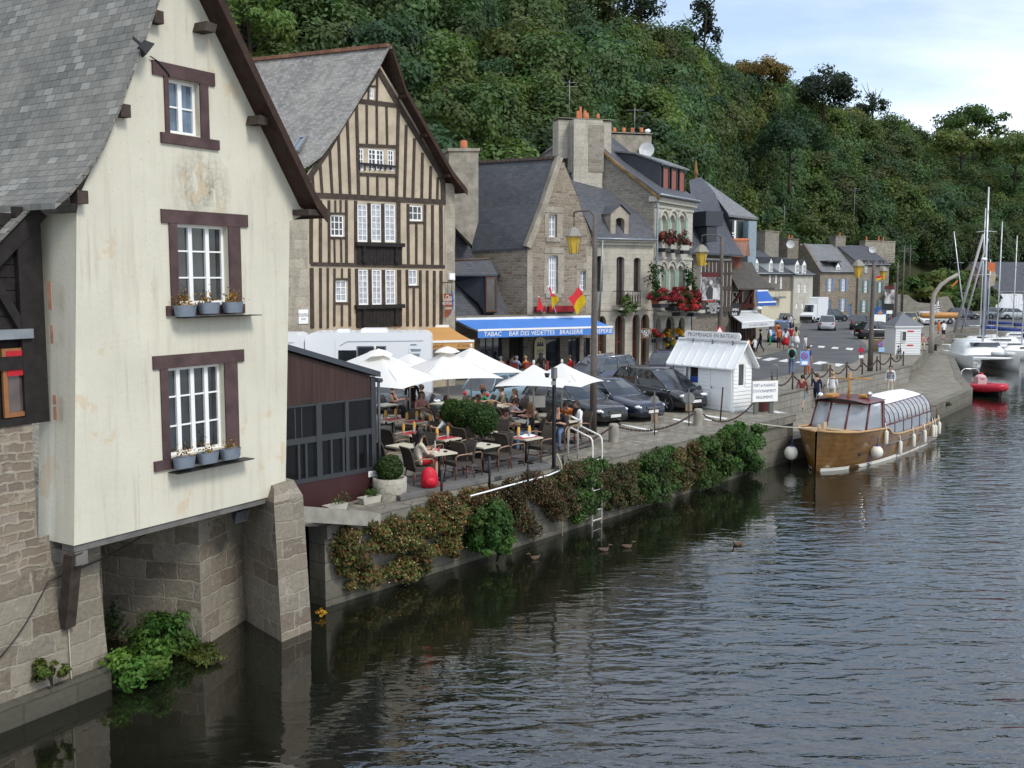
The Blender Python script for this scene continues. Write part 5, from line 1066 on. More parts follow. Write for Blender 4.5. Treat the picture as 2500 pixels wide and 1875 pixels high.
mb=MB();a=F9.p(F9.px(2003,700)[0],0);g=Fr(a,-40)
mb=MB();mb.prism([g.P(2002,660),g.P(1990,640),g.P(1962,594),g.P(1955,600),V((*g.P(1955,600).xy,0)),a],F9.d*.4);tag(mb.build('gable_wall',RUB_DK,None,a),'tall bare rubble gable wall at the left end of the tan stone house','wall')
# right edge house, walls and poles
FR=Fr(D(2432,740,150),78);t,o,z,zr=far_house('large tan house with slate roof behind the yacht masts at the right edge',FR,2432,2620,712,640,plain('tan_render',(.34,.28,.2),.9,.1,0,.12),SLATE_DK,12,[(2455,725,2462,748)],None)
mb=MB();g=Fr(FR.p(FR.px(2432,700)[0],0),-20);mb.prism([FR.p(FR.px(2432,700)[0]-.1,0,-1),FR.P(2432,670,-1),FR.P(2418,640,-1),FR.P(2412,700,-1),V((*FR.P(2412,700,-1).xy,0))],-FR.n*.5);mb.build('gable_wall',plain('tan_render',(.34,.28,.2),.9,.1,0,.12),t,o)
fw2=Fr(D(2190,770,140),76)
mb=MB();pts=[(2175,770),(2175,722),(2190,718),(2215,720),(2240,738),(2285,742),(2290,728),(2315,724),(2325,740),(2335,762),(2420,760),(2420,775),(2330,775)]
mb.prism([fw2.P(*p)for p in pts],-fw2.n*.6);tag(mb.build('ruined_wall',RUB_GREY,None,fw2.P(2240,770)),'low broken rubble wall behind the parked cars below the green bank','wall')
def pole(label,base,h,r=.12,mat=BROWNPOST,name='utility_pole'):
 mb=MB();mb.cyl(base,base+V((0,0,h)),r,r*.7,8);mb.bar(base+V((-.8,0,h-.6)),base+V((.8,0,h-.6)),.1,.1,(0,0,1));return tag(mb.build(name,mat,None,base),label,'pole')
b=D(2203,745,140);b.z=0;pole('grey wooden utility pole right of the last far house',b,D(2206,602,140).z)
b2=D(2222,640,165);b2.z=0;pole('more distant utility pole half hidden by the bank',b2,D(2222,598,165).z,.1)
b=D(2206,606,140)
for k in range(4):
 a=F10.P(2158,618+4*k,-2);mb=MB();mb.tube([a.lerp(b+V((0,0,-.4*k)),i/8)+V((0,0,-.5*sin(pi*i/8)))for i in range(9)],.025,4);tag(mb.build('overhead_wire',IRON,None,a),f'overhead wire from the last roof to the utility pole, {("topmost", "second from the top", "third from the top", "lowest")[k]} of four','wire','overhead wires')
bush_n=0
def shrub(label,c,r,h,n,ls,mat,seed,name='shrub',cat='shrub',group=None,stems=True,hollow=.4,nclump=14,tcol=(1,1,1)):
 t=thing(name,label,cat,c,0,group);crown_mb(r,h,n,ls,seed,nclump,c0=c,hollow=hollow,tcol=tcol).build('foliage',mat,t,c)
 if stems:
  mb=MB();rd=random.Random(seed)
  for k in range(5):th=rd.uniform(0,6.28);mb.tube([c+V((0,0,-h*.45)),c+V((cos(th)*r*.25,sin(th)*r*.25,0)),c+V((cos(th)*r*.5,sin(th)*r*.5,h*.3))],[r*.05,r*.035,r*.015],5)
  mb.build('stem',BARK,t,c)
 return t
for k,(x,y,Y,r,h,lb)in enumerate(((2222,706,150,3,4,'dark bush on the bank right of the utility pole'),(2255,700,156,4.5,5,'broad pale green bush in the middle of the bank'),(2295,700,158,4,5,'green bush on the bank behind the bent lamp post'),(2335,700,156,4,6,'bush on the bank at the left of the yacht masts'),(2252,725,147,4,2.6,'low yellowish bush directly above the broken wall'),(2375,705,156,4.5,6,'tall bush on the bank behind the yacht masts'),(2405,735,146,2.5,4,'small bush next to the tan house gable'),(2320,735,147,3,3,'low bush beside the broken wall end'))):
 shrub(lb,D(x,y,Y),r,h,1500,.42,(LEAF,LEAFY)[k in(1,4)],120+k,group='bushes on the far bank')
 # ================================================================ glazed terrace pavilion
FP=Fr(G(918,1212),42.5);pp=FP.px
TP=thing('glazed_pavilion','dark brown glazed restaurant pavilion with sloping roof beside the cream house','pavilion',FP.p(-2,0));oP=TP.location
zR,zL=pp(935,925)[1],pp(704,858)[1];uPL=pp(700,1000)[0]-1.6;sl=(zL-zR)/(pp(704,858)[0]-pp(935,925)[0]);top=lambda u:zR+sl*(u-pp(935,925)[0])
CLAD=Mat('brown_vertical_cladding',.6,.3);u_=CLAD.co('UV',(7,.3,1));CLAD.col(CLAD.ramp(CLAD.noise(u_,1.2,4),[(.35,(.030,.016,.014)),(.65,(.062,.034,.028))]));wv_=CLAD.n('TexWave',{'Vector':CLAD.co('UV'),'Scale':1.6});CLAD.bump(wv_.outputs[1],.5,.02);CLAD=CLAD.m
DFR=plain('dark_grey_frame',(.035,.038,.042),.4,.4,0,.1);MAROON=plain('maroon_panel',(.045,.016,.017),.5,.3,0,.15,1.5)
zs=pp(810,1162)[1];zm=pp(810,1066)[1];zh=pp(810,980)[1];zs2=pp(810,1152)[1]
mb=MB();mb.prism([FP.p(uPL,zh,-.01),FP.p(-.12,zh,-.01),FP.p(-.12,top(-.12)-.02,-.01),FP.p(uPL,top(uPL)-.02,-.01)],-FP.n*.12);mb.build('cladding',CLAD,TP,oP)
mb=MB();mb.prism([FP.p(uPL,-.02,0),FP.p(-.12,-.02,0),FP.p(-.12,zs-.06,0),FP.p(uPL,zs-.06,0)],-FP.n*.12);mb.build('base_panel',MAROON,TP,oP)
mb=MB();px_=lambda x:pp(x,1060)[0]
posts=[px_(x)for x in(777,788)]
for a,b in((uPL-.1,uPL),(px_(772),px_(785)),(px_(843),px_(851)),(-.12,.02)):mb.fbox(FP,a,b,-.02 if b>0 else zs-.05,(top(b)if b>0 else zh),-.12,.02)
mb.fbox(FP,uPL,-.12,zm-.07,zm+.07,-.1,.012);mb.fbox(FP,uPL,-.12,zs-.056,zs+.05,-.1,.015);mb.fbox(FP,uPL,-.12,zh-.05,zh-.002,-.1,.008)
for x in(730,748,810,839,874,898):u=pp(x,1110)[0];mb.fbox(FP,u-.03,u+.03,zs+.05,zm-.07,-.08,.004)
for x in(722,738):u=pp(x,1010)[0];mb.fbox(FP,u-.015,u+.015,zm+.07,zh-.05,-.08,-.03)
mb.build('window_frame',DFR,TP,oP)
pg=Mat('pavilion_glass',.03,.8);pg.col((.012,.014,.016));pg.b.inputs['Alpha'].default_value=.30;pg=pg.m
mb=MB();mb.face([FP.p(uPL,zs,-.05),FP.p(-.1,zs,-.05),FP.p(-.1,zh,-.05),FP.p(uPL,zh,-.05)]);mb.build('pane',pg,TP,oP)
mb=MB();a,b=FP.p(uPL-.3,top(uPL-.3)+.02,.1),FP.p(.12,top(.12)+.02,.1);mb.prism([a,b,b+V((0,0,.13)),a+V((0,0,.13))],-FP.n*6.2);mb.tube([FP.p(.12,zR-.02,.12),FP.p(.12,zR-.02,-6)],.06,6);mb.tube([FP.p(.08,zR-.05,.06),FP.p(.08,.1,.06)],.04,6);mb.build('roof',plain('dark_zinc_roof',(.06,.068,.08),.45,.4,.3,.1),TP,oP)
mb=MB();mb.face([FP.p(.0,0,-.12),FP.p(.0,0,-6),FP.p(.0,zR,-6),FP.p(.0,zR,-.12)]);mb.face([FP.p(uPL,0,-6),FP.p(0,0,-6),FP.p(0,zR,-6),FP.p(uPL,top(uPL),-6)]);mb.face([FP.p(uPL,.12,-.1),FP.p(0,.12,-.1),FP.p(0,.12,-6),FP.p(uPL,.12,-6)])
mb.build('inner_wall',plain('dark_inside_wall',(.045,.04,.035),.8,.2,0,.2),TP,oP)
mb=MB();r=pp(898,1158)[0];zz=pp(898,1160)[1];mb.fbox(FP,r,r+.33,zz-.05,zz+.09,.016,.03);pl_o=mb.build('number_plate',WHITE,TP,oP)
text_mb('2 030',.11,lambda x,y,h:FP.p(r+.165+x,zz+.02+y,.034),0).build('lettering',plain('dark_lettering',(.04,.04,.06),.8),pl_o,oP)
# ================================================================ wooden deck
DZ=.14
deckm=Mat('grey_deck_boards',.7,.3);dk=deckm.co('Object',rot=(0,0,R(QANG-90+90-0)));bk_=deckm.n('TexBrick',{'Vector':deckm.co('Object',rot=(0,0,-(pi/2-R(QANG)))),'Color1':(.10,.098,.095),'Color2':(.155,.15,.145),'Mortar':(.02,.02,.02),'Scale':1.0,'Mortar Size':.006,'Brick Width':2.6,'Row Height':.14})
deckm.col(deckm.mix(.3,bk_.outputs[0],deckm.ramp(deckm.noise(dk,3,5),[(.3,(.07,.07,.068)),(.7,(.18,.175,.165))])));deckm.bump(deckm.math('MULTIPLY',bk_.outputs[1],-1.0),.5,.01);deckm=deckm.m
dA,dB,dC,dD=G(1003,1207,DZ),G(1346,1135,DZ),G(1306,1109,DZ),G(1452,1078,DZ)
dE=dD-qn*4.6;dF=G(935,1195,DZ);dG=dF-qn*5.2
mb=MB();mb.prism([dA,dB,dC,dD,dE,dG,dF,G(960,1218,DZ)if 0 else dA-qd*.35],(0,0,-.11));dk_=mb.build('terrace_deck',deckm);dk_['kind']='structure'
# ================================================================ chairs, tables, umbrellas
RAT=Mat('brown_rattan_weave',.7,.3);cu=RAT.co('UV');ck=RAT.n('TexChecker',{'Vector':cu,'Scale':70.0});RAT.col(RAT.mix(ck.outputs[1],(.040,.032,.026),(.085,.070,.056)));RAT.bump(ck.outputs[1],.5,.006);RAT=RAT.m
REDWOOD=plain('reddish_chair_wood',(.13,.05,.035),.5,.35,0,.2);ARMW=plain('bamboo_arm',(.26,.17,.11),.5,.35,0,.15)
def make_chair():
 t=thing('rattan_chair','x','chair')
 mb=MB();mb.prism([(-.25,-.25,.34),(.27,-.27,.34),(.27,.27,.34),(-.25,.25,.34)],(0,0,.10));mb.build('seat',RAT,t)
 mb=MB();rows=[]
 for k in range(7):z=.40+.56*k/6;xx=-.26-.13*(k/6)**1.3-(.03 if k==6 else 0);rows.append([V((xx-.03*cos(a*.9),.26*a*(1-.06*k/6),z))for a in(-1,-.5,0,.5,1)])
 mb.grid(rows);mb.grid([[p+V((.035,0,0))for p in r]for r in rows]);e=[r[0]for r in rows]+[rows[-1][i]for i in range(1,5)]+[r[4]for r in rows[::-1][1:]];mb.tube([p+V((.017,0,0))for p in e],.026,5);mb.build('backrest',RAT,t)
 for sy in(-1,1):
  mb=MB();mb.tube([(-.27,sy*.25,.62),(-.1,sy*.29,.66),(.2,sy*.30,.65),(.28,sy*.28,.60),(.27,sy*.27,.42)],.02,6);mb.build('armrest',ARMW,t)
  mb=MB();mb.tube([(.25,sy*.25,.36),(.29,sy*.28,0)],.018,6);mb.build('leg',REDWOOD,t)
  mb=MB();mb.tube([(-.23,sy*.23,.36),(-.32,sy*.26,0)],.018,6);mb.build('leg',REDWOOD,t)
 mb=MB();mb.tube([(.27,-.265,.18),(.27,.265,.18)],.012,5);mb.tube([(-.28,-.25,.18),(-.28,.25,.18)],.012,5);mb.tube([(.27,0,.18),(-.28,0,.18)],.012,5);mb.build('stretcher',REDWOOD,t)
 return t
def make_table():
 t=thing('cafe_table','x','table');mb=MB();mb.box((0,0,.73),(.70,.70,.04));mb.build('tabletop',plain('cream_tabletop',(.55,.51,.40),.4,.4,0,.05),t)
 mb=MB();mb.cyl((0,0,.04),(0,0,.71),.035,n=8);mb.build('pedestal',IRON,t)
 mb=MB();mb.bar((-.28,0,.02),(.28,0,.02),.07,.04,(0,0,1));mb.bar((0,-.28,.021),(0,.28,.021),.07,.036,(0,0,1));mb.build('foot',IRON,t);return t
chair0,table0=make_chair(),make_table();used={}
def place(proto,loc,rz,label,group):
 t=proto if proto not in used else copy_tree(proto);used[proto]=1
 t.location=loc;t.rotation_euler=(0,0,rz);t['label']=label;t['group']=group;return t
REDCLOTH=plain('red_table_mat',(.42,.028,.05),.6,.25,0,.08);NAPK=leafmat('x',(1,1,1))if 0 else plain('yellow_napkin',(.62,.36,.09),.8,.2,0,.12);BOTTLE=glass('clear_bottle',(.35,.36,.36),.1);AMBER=plain('amber_drink',(.30,.13,.02),.15,.6)
def napkin(c,rz,label):
 t=thing('folded_napkin',label,'napkin',c,rz,'rolled yellow napkins standing in glasses');mb=MB()
 mb.lathe([(.03,0),(.035,.08),(.033,.10)],(0,0,0),8);mb.build('glass',BOTTLE,t)
 mb=MB()
 for sx in(-.02,.02):mb.lathe([(.02,.03),(.03,.12),(.035,.20),(.022,.27),(.004,.31)],(sx,0,0),7)
 mb.build('napkin',NAPK,t)
def bottle(c,label,m=None,h=.2,name='condiment_bottle',cat='bottle'):
 mb=MB();mb.lathe([(0,0),(.03,0),(.032,h*.6),(.014,h*.8),(.014,h),(0,h)],c,9);return tag(mb.build(name,m or BOTTLE,None,c),label,cat,'bottles and glasses on the cafe tables')
QZ=pi/2-R(QANG)
TB={}
ordn=['first','second','third','fourth']
def cafe_table(key,x,y,red,desc,chairs=(1,1),rot=0.0,gap=.62):
 c=G(x,y,DZ+.74);c.z=DZ;TB[key]=c;rz=QZ+rot
 place(table0,c,rz,f'{"red-matted" if red else "cream"} square cafe table {desc}','square cafe tables')
 ax=V((cos(rz),sin(rz),0));ay=V((-sin(rz),cos(rz),0))
 if red:
  for s_ in(-1,1):
   mb=MB();p=c+ax*(.17*s_)+V((0,0,.753));mb.box(p,(.31,.42,.006),rz);tag(mb.build('place_mat',REDCLOTH,None,p),f'red mat, {"near" if s_ < 0 else "far"} side of the table {desc}','place mat','red place mats')
   napkin(c+ax*(.22*s_)+ay*.08+V((0,0,.757)),rz,f'yellow napkins, {"near" if s_ < 0 else "far"} side of the table {desc}')
  bottle(c+ay*-.12+V((0,0,.751)),f'clear bottle on the red table {desc}')
 for s_,on in zip((-1,1),chairs):
  if on:place(chair0,c+ax*(gap*s_),rz if s_<0 else rz+pi,f'rattan armchair, {"near" if s_ < 0 else "far"} end of the table {desc}','rattan armchairs on the deck')
cafe_table('C2',1072,1104,0,'where the woman with black hair sits',rot=-.25)
cafe_table('C3',1178,1087,0,'nearest the deck edge posts',rot=.0)
cafe_table('T5',1284,1068,1,'with the white cloth by the black speaker post',rot=-.1)
cafe_table('C1',985,1088,0,'beside the pavilion corner and stone planter')
cafe_table('T2',1003,1058,1,'behind the black-haired woman, left')
cafe_table('T3',1085,1070,1,'in the middle of the deck')
cafe_table('T4',1175,1054,1,'in front of the round box bushes')
cafe_table('T1',958,1024,1,'closest to the pavilion glass',(0,1))
cafe_table('T1b',1010,1030,1,'where the waitress in black stands',(0,0))
cafe_table('T6',1068,1036,1,'where the boy in white leans over',(0,0))
cafe_table('C4',1278,1029,0,'of the girl in the white vest',(0,0))
cafe_table('C5',1330,1013,0,'under the newspaper reader',(0,0))
cafe_table('C6',1385,1026,0,'of the man in white with the dark scarf',(0,0))
cafe_table('C7',1222,990,0,'behind the box bushes at the car side',(0,0))
cafe_table('C8',1150,985,0,'of the man in the green shirt',(0,0))
cafe_table('C9',1082,985,0,'left of the man in the green shirt',(0,0))
cafe_table('C10',942,988,0,'at the far left near the grey car',(0,0))
mb=MB();c=TB['T5']+V((.05,.1,.77));mb.grid([[c+V((rot2(x*.26,y*.2,QZ)[0],rot2(x*.26,y*.2,QZ)[1],.05*(1-x*x)*(1-y*y)+.012*sin(7*x+3*y)))for x in(-1,-.5,0,.5,1)]for y in(-1,-.5,0,.5,1)]);tag(mb.build('white_cloth',WHITE,None,c),'crumpled white cloth lying on the red table by the speaker post','cloth')
c=TB['C2'];bottle(c+V((-.12,.2,.751)),'clear jug with a red straw on the table of the black-haired woman',None,.26,'water_jug','jug');bottle(c+V((-.02,.1,.751)),'small glass of red drink on the table of the black-haired woman',REDCLOTH,.12,'drink_glass','glass')
mb=MB();mb.box(c+V((-.2,-.02,.757)),(.26,.2,.012),.4);tag(mb.build('menu_card',WHITE,None,c),'white menu lying on the table of the black-haired woman','menu')
for k,key in enumerate(('C2','C3')):mb=MB();p=TB[key]+V((.17,-.05,.751));mb.lathe([(0,0),(.05,0),(.055,.035),(.04,.035),(.04,.012),(0,.012)],p,10);tag(mb.build('ashtray',IRON,None,p),f'black ashtray on the cream table {("of the black-haired woman", "nearest the deck edge posts")[k]}','ashtray')
bottle(TB['C6']+V((-.05,0,.751)),'tall glass of pale green beer on the table of the man in white',plain('green_drink',(.28,.30,.06),.15,.6),.2,'beer_glass','glass');bottle(TB['C6']+V((-.22,.05,.751)),'glass of amber beer left on the table of the man in white',AMBER,.18,'beer_glass','glass');bottle(TB['T6']+V((.25,.1,.751)),'glass of amber beer near the boy in white',AMBER,.18,'beer_glass','glass')
# umbrellas
CANV=Mat('white_canvas',.85,.15);CANV.col((.83,.82,.79));tr_=CANV.n('BsdfTranslucent',{0:(.80,.75,.62,1)});mx_=CANV.n('MixShader',{0:.28,1:CANV.b.outputs[0],2:tr_.outputs[0]});CANV.nt.links.new(mx_.outputs[0],CANV.nt.nodes['Material Output'].inputs[0]);CANV=CANV.m
def umbrella(label,x,y,Y,half,drop,rz,vent=False,tilt=(0,0)):
 ap=D(x,y,Y);base=V((ap.x,ap.y,DZ));t=thing('market_umbrella',label,'umbrella',base,0,'white market umbrellas');H=ap.z-DZ
 mx=Matrix.Rotation(tilt[0],3,'X')@Matrix.Rotation(tilt[1],3,'Y')
 cs=[V((half*sqrt(2)*cos(rz+pi/2*k),half*sqrt(2)*sin(rz+pi/2*k),-drop))for k in range(4)]
 L=lambda p:V((0,0,H))+mx@p
 mb=MB();n=8
 for k in range(4):
  a,b=cs[k],cs[(k+1)%4];rows=[]
  for i in range(n+1):
   f=i/n
   rows.append([L((a*f).lerp(b*f,j/6)+V((0,0,(-.10*f*(1-f)*1.4+.12*f*f*(4*(j/6)*(1-j/6))*.35))))for j in range(7)])
  mb.grid(rows,True)
 mb.build('canopy',CANV,t)
 if vent:
  mb=MB();mb.grid([[L(V((.42*s_*cos(rz+pi/4*k),.42*s_*sin(rz+pi/4*k),.12-.16*s_*s_-(.03 if k%2 else 0)*s_)))for k in range(8)]for s_ in(.05,.6,1)],True,True);mb.build('vent_cap',CANV,t)
 mb=MB();mb.ball(L(V((0,0,.06))),(.04,.04,.07));mb.build('finial',OFFW,t)
 mb=MB();mb.cyl((0,0,0),L(V((0,0,0))),.028,n=8);mb.build('pole',plain('pole_wood',(.34,.31,.27),.6),t)
 mb=MB()
 for c_ in cs:mb.tube([L(V((0,0,-.06))),L(c_*.98+V((0,0,-.03)))],.013,5);mb.tube([L(V((0,0,-.75))),L(c_*.5+V((0,0,-.03)))],.011,4)
 mb.build('rib',plain('pole_wood',(.34,.31,.27),.6),t)
 mb=MB();mb.box((0,0,.04),(.5,.5,.07));mb.build('base',CONC,t);return t
umbrella('white umbrella nearest the pavilion, with a crumpled vented top',924,862,28.6,1.42,.82,-1.13,True)
umbrella('white umbrella left of the middle with a drooping vented cap',1093,855,31.5,1.35,.80,-.42,True)
umbrella('white pointed umbrella in the middle, highest in the row',1150,848,34.0,1.35,.80,-.30)
umbrella('white pointed umbrella in front of the parked dark cars',1303,889,31.0,1.02,.60,.62)
umbrella('rightmost white umbrella overlapping the lamp post',1372,886,34.0,1.12,.66,.35)
umbrella('white umbrella half hidden at the left behind the pavilion one',915,853,32.5,1.4,.75,pi)
umbrella('small white umbrella tip between the left and middle umbrellas',1000,862,35.0,1.25,.7,.2)
# ================================================================ planters and box bushes
b=G(952,1215);t=thing('stone_planter','large round stone tub with a clipped ball of box at the pavilion corner','planter',b);mb=MB();rr=.42
mb.lathe([(rr*.96,0),(rr,.2),(rr*1.02,.5),(rr*.9,.52),(rr*.8,.48),(rr*.78,.4),(0,.4)],b,18);mb.build('tub',ashlar('pale_tub_stone',(.34,.31,.26),(.42,.39,.33),(.24,.22,.18),.5,.26,.012,.4),t,b)
BOXL=leafmat('box_leaves',(.032,.062,.018),.3)
def ballbush(c,r,n,seed,parent,off,sq=1.0,mat=None):
 mb=MB();mb.col=[];rd=random.Random(seed)
 for i in range(n):
  d=V((rd.gauss(0,1),rd.gauss(0,1),rd.gauss(0,1))).normalized();p=c+V((d.x,d.y,d.z*sq))*r*rd.uniform(.8,1.03);nr=(d+V((rd.gauss(0,.5),rd.gauss(0,.5),rd.gauss(.2,.5)))).normalized();tt=nr.cross(V((rd.gauss(0,1),rd.gauss(0,1),rd.gauss(0,1)))).normalized();bb=nr.cross(tt);l=.035*rd.uniform(.6,1.4);v=rd.uniform(.6,1.5)
  mb.face([p-tt*l,p+bb*l*.6,p+tt*l,p-bb*l*.6]);mb.col.append((v,v,v*.8,1))
 return mb.build('foliage',mat or BOXL,parent,off)
ballbush(b+V((0,0,.74)),.33,2600,3,t,b)
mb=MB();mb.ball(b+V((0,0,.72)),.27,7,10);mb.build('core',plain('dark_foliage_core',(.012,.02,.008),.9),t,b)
for k,(x,y,r)in enumerate(((1104,1006,.36),(1138,1012,.42),(1180,1024,.44))):
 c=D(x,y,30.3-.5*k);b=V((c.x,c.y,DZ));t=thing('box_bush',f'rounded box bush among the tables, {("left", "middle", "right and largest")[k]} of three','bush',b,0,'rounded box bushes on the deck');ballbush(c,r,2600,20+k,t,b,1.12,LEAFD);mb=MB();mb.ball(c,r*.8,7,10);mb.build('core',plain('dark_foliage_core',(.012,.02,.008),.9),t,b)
 mb=MB();mb.box(V((c.x,c.y,DZ+.25)),(.5,.5,.5),QZ);mb.build('pot',IRON,t,b)
c=G(975,1160,DZ);mb=MB();mb.box(c+V((0,0,.3)),(.5,.5,.6),QZ);tag(mb.build('stone_block',CONC,None,c),'square grey stone block behind the box ball planter','block')
for k,(x0,y0,nm)in enumerate(((818,1248,'left one with a spindly weed, nearest the pier'),(902,1228,'right one, nearest the round stone tub'))):
 c=G(x0,y0);t=thing('trough_planter',f'small stone trough on the coping, {nm}','planter',c,QZ,'stone troughs on the coping');mb=MB();a,b2,h=.30,.12,.17
 mb.grid([[V((x*s_,y*s_,z))for x,y in((-a,-b2),(a,-b2),(a,b2),(-a,b2))]for s_,z in((.86,0),(1,h),(.9,h),(.86,h-.05))],False,True);mb.face([(-.25,-.1,h-.05),(.25,-.1,h-.05),(.25,.1,h-.05),(-.25,.1,h-.05)]);mb.build('trough',plain('pale_trough',(.42,.40,.34),.9,.1,0,.15,5),t)
 pad(V((.12,0,h)),.12,.06,.12,LEAF,60,.035,t,(0,0,0),seed=k)
 # ================================================================ lamp posts, bollards, chains, signs, ladder
LAMPG=Mat('yellow_lamp_glass',.3,.5);LAMPG.col((.55,.36,.03));LAMPG=LAMPG.m
def lantern(parent,c,off,s=1.0):
 mb=MB();mb.lathe([(.16*s,-.62*s),(.27*s,0)],c,6,False);mb.build('lamp_shade',LAMPG,parent,off)
 mb=MB();mb.lathe([(.36*s,0),(.36*s,.03*s),(.20*s,.26*s),(.18*s,.27*s),(.05*s,.36*s),(0,.36*s)],c,6,False);mb.lathe([(.17*s,-.62*s),(.17*s,-.65*s),(0,-.65*s)],c,6,False)
 for k in range(6):a=pi/3*k;mb.tube([c+V((.165*s*cos(a),.165*s*sin(a),-.63*s)),c+V((.275*s*cos(a),.275*s*sin(a),0))],.012*s,4)
 mb.build('lantern_hood',plain('lantern_hood',(.24,.22,.19),.6,.3,0,.15),parent,off)
def lamp_post(label,base,h,r,arm_to,drop,s=1.0,bands=()):
 t=thing('street_lamp',label,'street lamp',base);o=t.location;mb=MB();top=base+V((0,0,h))
 mb.tube([base,base+V((0,0,h*.3)),base+V((0,0,h*.8)),top],[r*1.25,r*1.1,r*.8,r*.7],10);mb.build('post',BROWNPOST,t,o)
 mb=MB();a=arm_to;mid=top.lerp(V((a.x,a.y,top.z)),.25)+V((0,0,.12));mb.tube([top+V((0,0,-.1)),mid,V((a.x,a.y,top.z+.12)).lerp(mid,.3),V((a.x,a.y,top.z+.08)),V((a.x,a.y,top.z-.08))],.035,6);mb.tube([V((a.x,a.y,top.z)),a+V((0,0,.36*s))],.02,5);mb.build('arm',BROWNPOST,t,o)
 lantern(t,a,o,s);return t
b=G(1448,1059,.02);top=D(1452,524,b.y);arm=D(1401,578,b.y+.4)
lamp_post('tall brown lamp post with a yellow lantern, standing beside the parked cars',b,top.z,.105,arm,.3,.92)
bl=G(1752,893);Yl=60.0;b=V((D(1758,800,Yl).x,Yl,0));top=D(1760,578,Yl);arm=D(1713,616,Yl);t=lamp_post('brown lamp post with a black and white poster, behind the white boat-trip kiosk',b,top.z,.14,arm,.3,1.25)
FL2=Fr(arm+V((0,0,-1)),88);mb=MB();mb.prism([FL2.P(1698,648),FL2.P(1716,638),FL2.P(1724,645),FL2.P(1712,648)],-FL2.n*.03);
flag(arm+V((0,0,-.85)),arm+V((0,0,-.5)),(FRED,FYEL),quadfn(FL2,(1704,638),(1722,637),(1727,646),(1698,648),0,.05),'small red and yellow pennant under the poster lamp lantern')
FPO=Fr(D(1735,720,Yl-.25),84);r=FPO.rect(1714,677,1757,733);mb=MB()
poster=Mat('grey_photo_print',.6,.3);ob_=poster.co('UV',(1.2,.9,1));poster.col(poster.ramp(poster.noise(ob_,1.6,5,.6),[(.36,(.03,.028,.028)),(.46,(.16,.15,.15)),(.54,(.40,.38,.38)),(.66,(.60,.58,.57))]));poster=poster.m
t=thing('poster_banner','hanging street poster with a grey photograph and black text panel, on the lamp post','poster',FPO.p(r[0],r[1]));o=t.location
mb.fbox(FPO,*r[::2],r[1],r[3],0,.04);mb.build('print',poster,t,o)
# simple invented photograph: two standing figures
mb=MB();fg=lambda pts,m,k:(lambda b:(b.prism([FPO.P(x,y,.041+k)for x,y in pts],FPO.n*.003),b.build('printed_figure',m,t,o))[1])(MB())
DKG,LTG=plain('print_dark',(.05,.048,.05),.6),plain('print_light',(.55,.54,.53),.6)
fg([(1729,700),(1736,698),(1741,706),(1739,730),(1727,731),(1722,716)],DKG,0);fg([(1741,703),(1748,702),(1754,716),(1755,731),(1740,731)],LTG,.001);fg([(1733,686),(1738,684),(1741,690),(1737,696),(1732,693)],LTG,.002)
for(x0,y0,x1,y1),m_,nm in(((1713,666,1754,676),plain('dark_red_banner',(.10,.015,.02),.7),'top_band'),((1724,734,1743,737),plain('bright_red_band',(.45,.03,.03),.7),'red_band'),((1724,738,1757,766),IRON,'text_panel')):
 mb=MB();r2=FPO.rect(x0,y0,x1,y1);mb.fbox(FPO,*r2[::2],r2[1],r2[3],0,.05);mb.build(nm,m_,t,o)
for s_,y in(('EXPOSITION',742),('PHOTOGRAPHIES',747.5),('DU PORT',753),('JUILLET - AOUT',758),('DINAN',763)):u,z=FPO.px(1741,y);text_mb(s_,.17,lambda x,yy,h:FPO.p(u+x,z+yy,.055),0,squash=.62).build('lettering',WHITE,t,o)
mb=MB();p=G(1352,1143,.02);mb.box(p+V((0,0,.02)),(.3,.3,.04));mb.box(p+V((0,0,1.45)),(.09,.07,2.85),QZ);z2=2.9
t=thing('speaker_post','slim black post with spotlight and white box at the corner of the deck','post',p);mb.build('post',IRON,t,p)
mb=MB();mb.box(p+V((0,0,2.72)),(.14,.12,.3),QZ);mb.box(p+V((-.02,-.09,2.45)),(.13,.03,.12),.3);mb.build('box',STEEL,t,p);mb=MB();mb.lathe([(.05,0),(.08,.12),(0,.12)],p+V((-.2,0,2.6)),8);mb.build('spotlight',IRON,t,p)
# bollards with chains along the quay
def bollard(x,y,h,label):
 b=G(x,y);mb=MB();mb.lathe([(.17,0),(.175,h*.5),(.165,h*.93),(.12,h),(0,h+.01)],b,14);return tag(mb.build('stone_bollard',CONC,None,b),label,'bollard','stone bollards on the quay'),b+V((0,0,h*.9))
def chain(a,b,sag,label,n=34,r=.035,group='chains along the quay'):
 mb=MB();pts=[a.lerp(b,i/n)+V((0,0,-sag*4*(i/n)*(1-i/n)))for i in range(n+1)]
 for i in range(n):d=pts[i+1]-pts[i];mb.bar(pts[i]-d*.12,pts[i+1]+d*.12,r*(2 if i%2 else .7),r*(.7 if i%2 else 2),V((0,0,1))if abs(d.normalized().z)<.9 else V((1,0,0)))
 return tag(mb.build('chain',RUST,None,a),label,'chain',group)
_,k1=bollard(1498,1079,.62,'stone bollard beside the parked black saloon');_,k2=bollard(1704,1038,.62,'stone bollard beside the front of the black people carrier')
k0=G(1318,1106,.35);k3=G(1838,985,.7)
chain(k0,k1,.22,'rusty chain from the deck to the first stone bollard');chain(k1,k2,.42,'rusty chain between the two stone bollards',44);chain(k2,k3,.55,'rusty chain in front of the white kiosk',40)
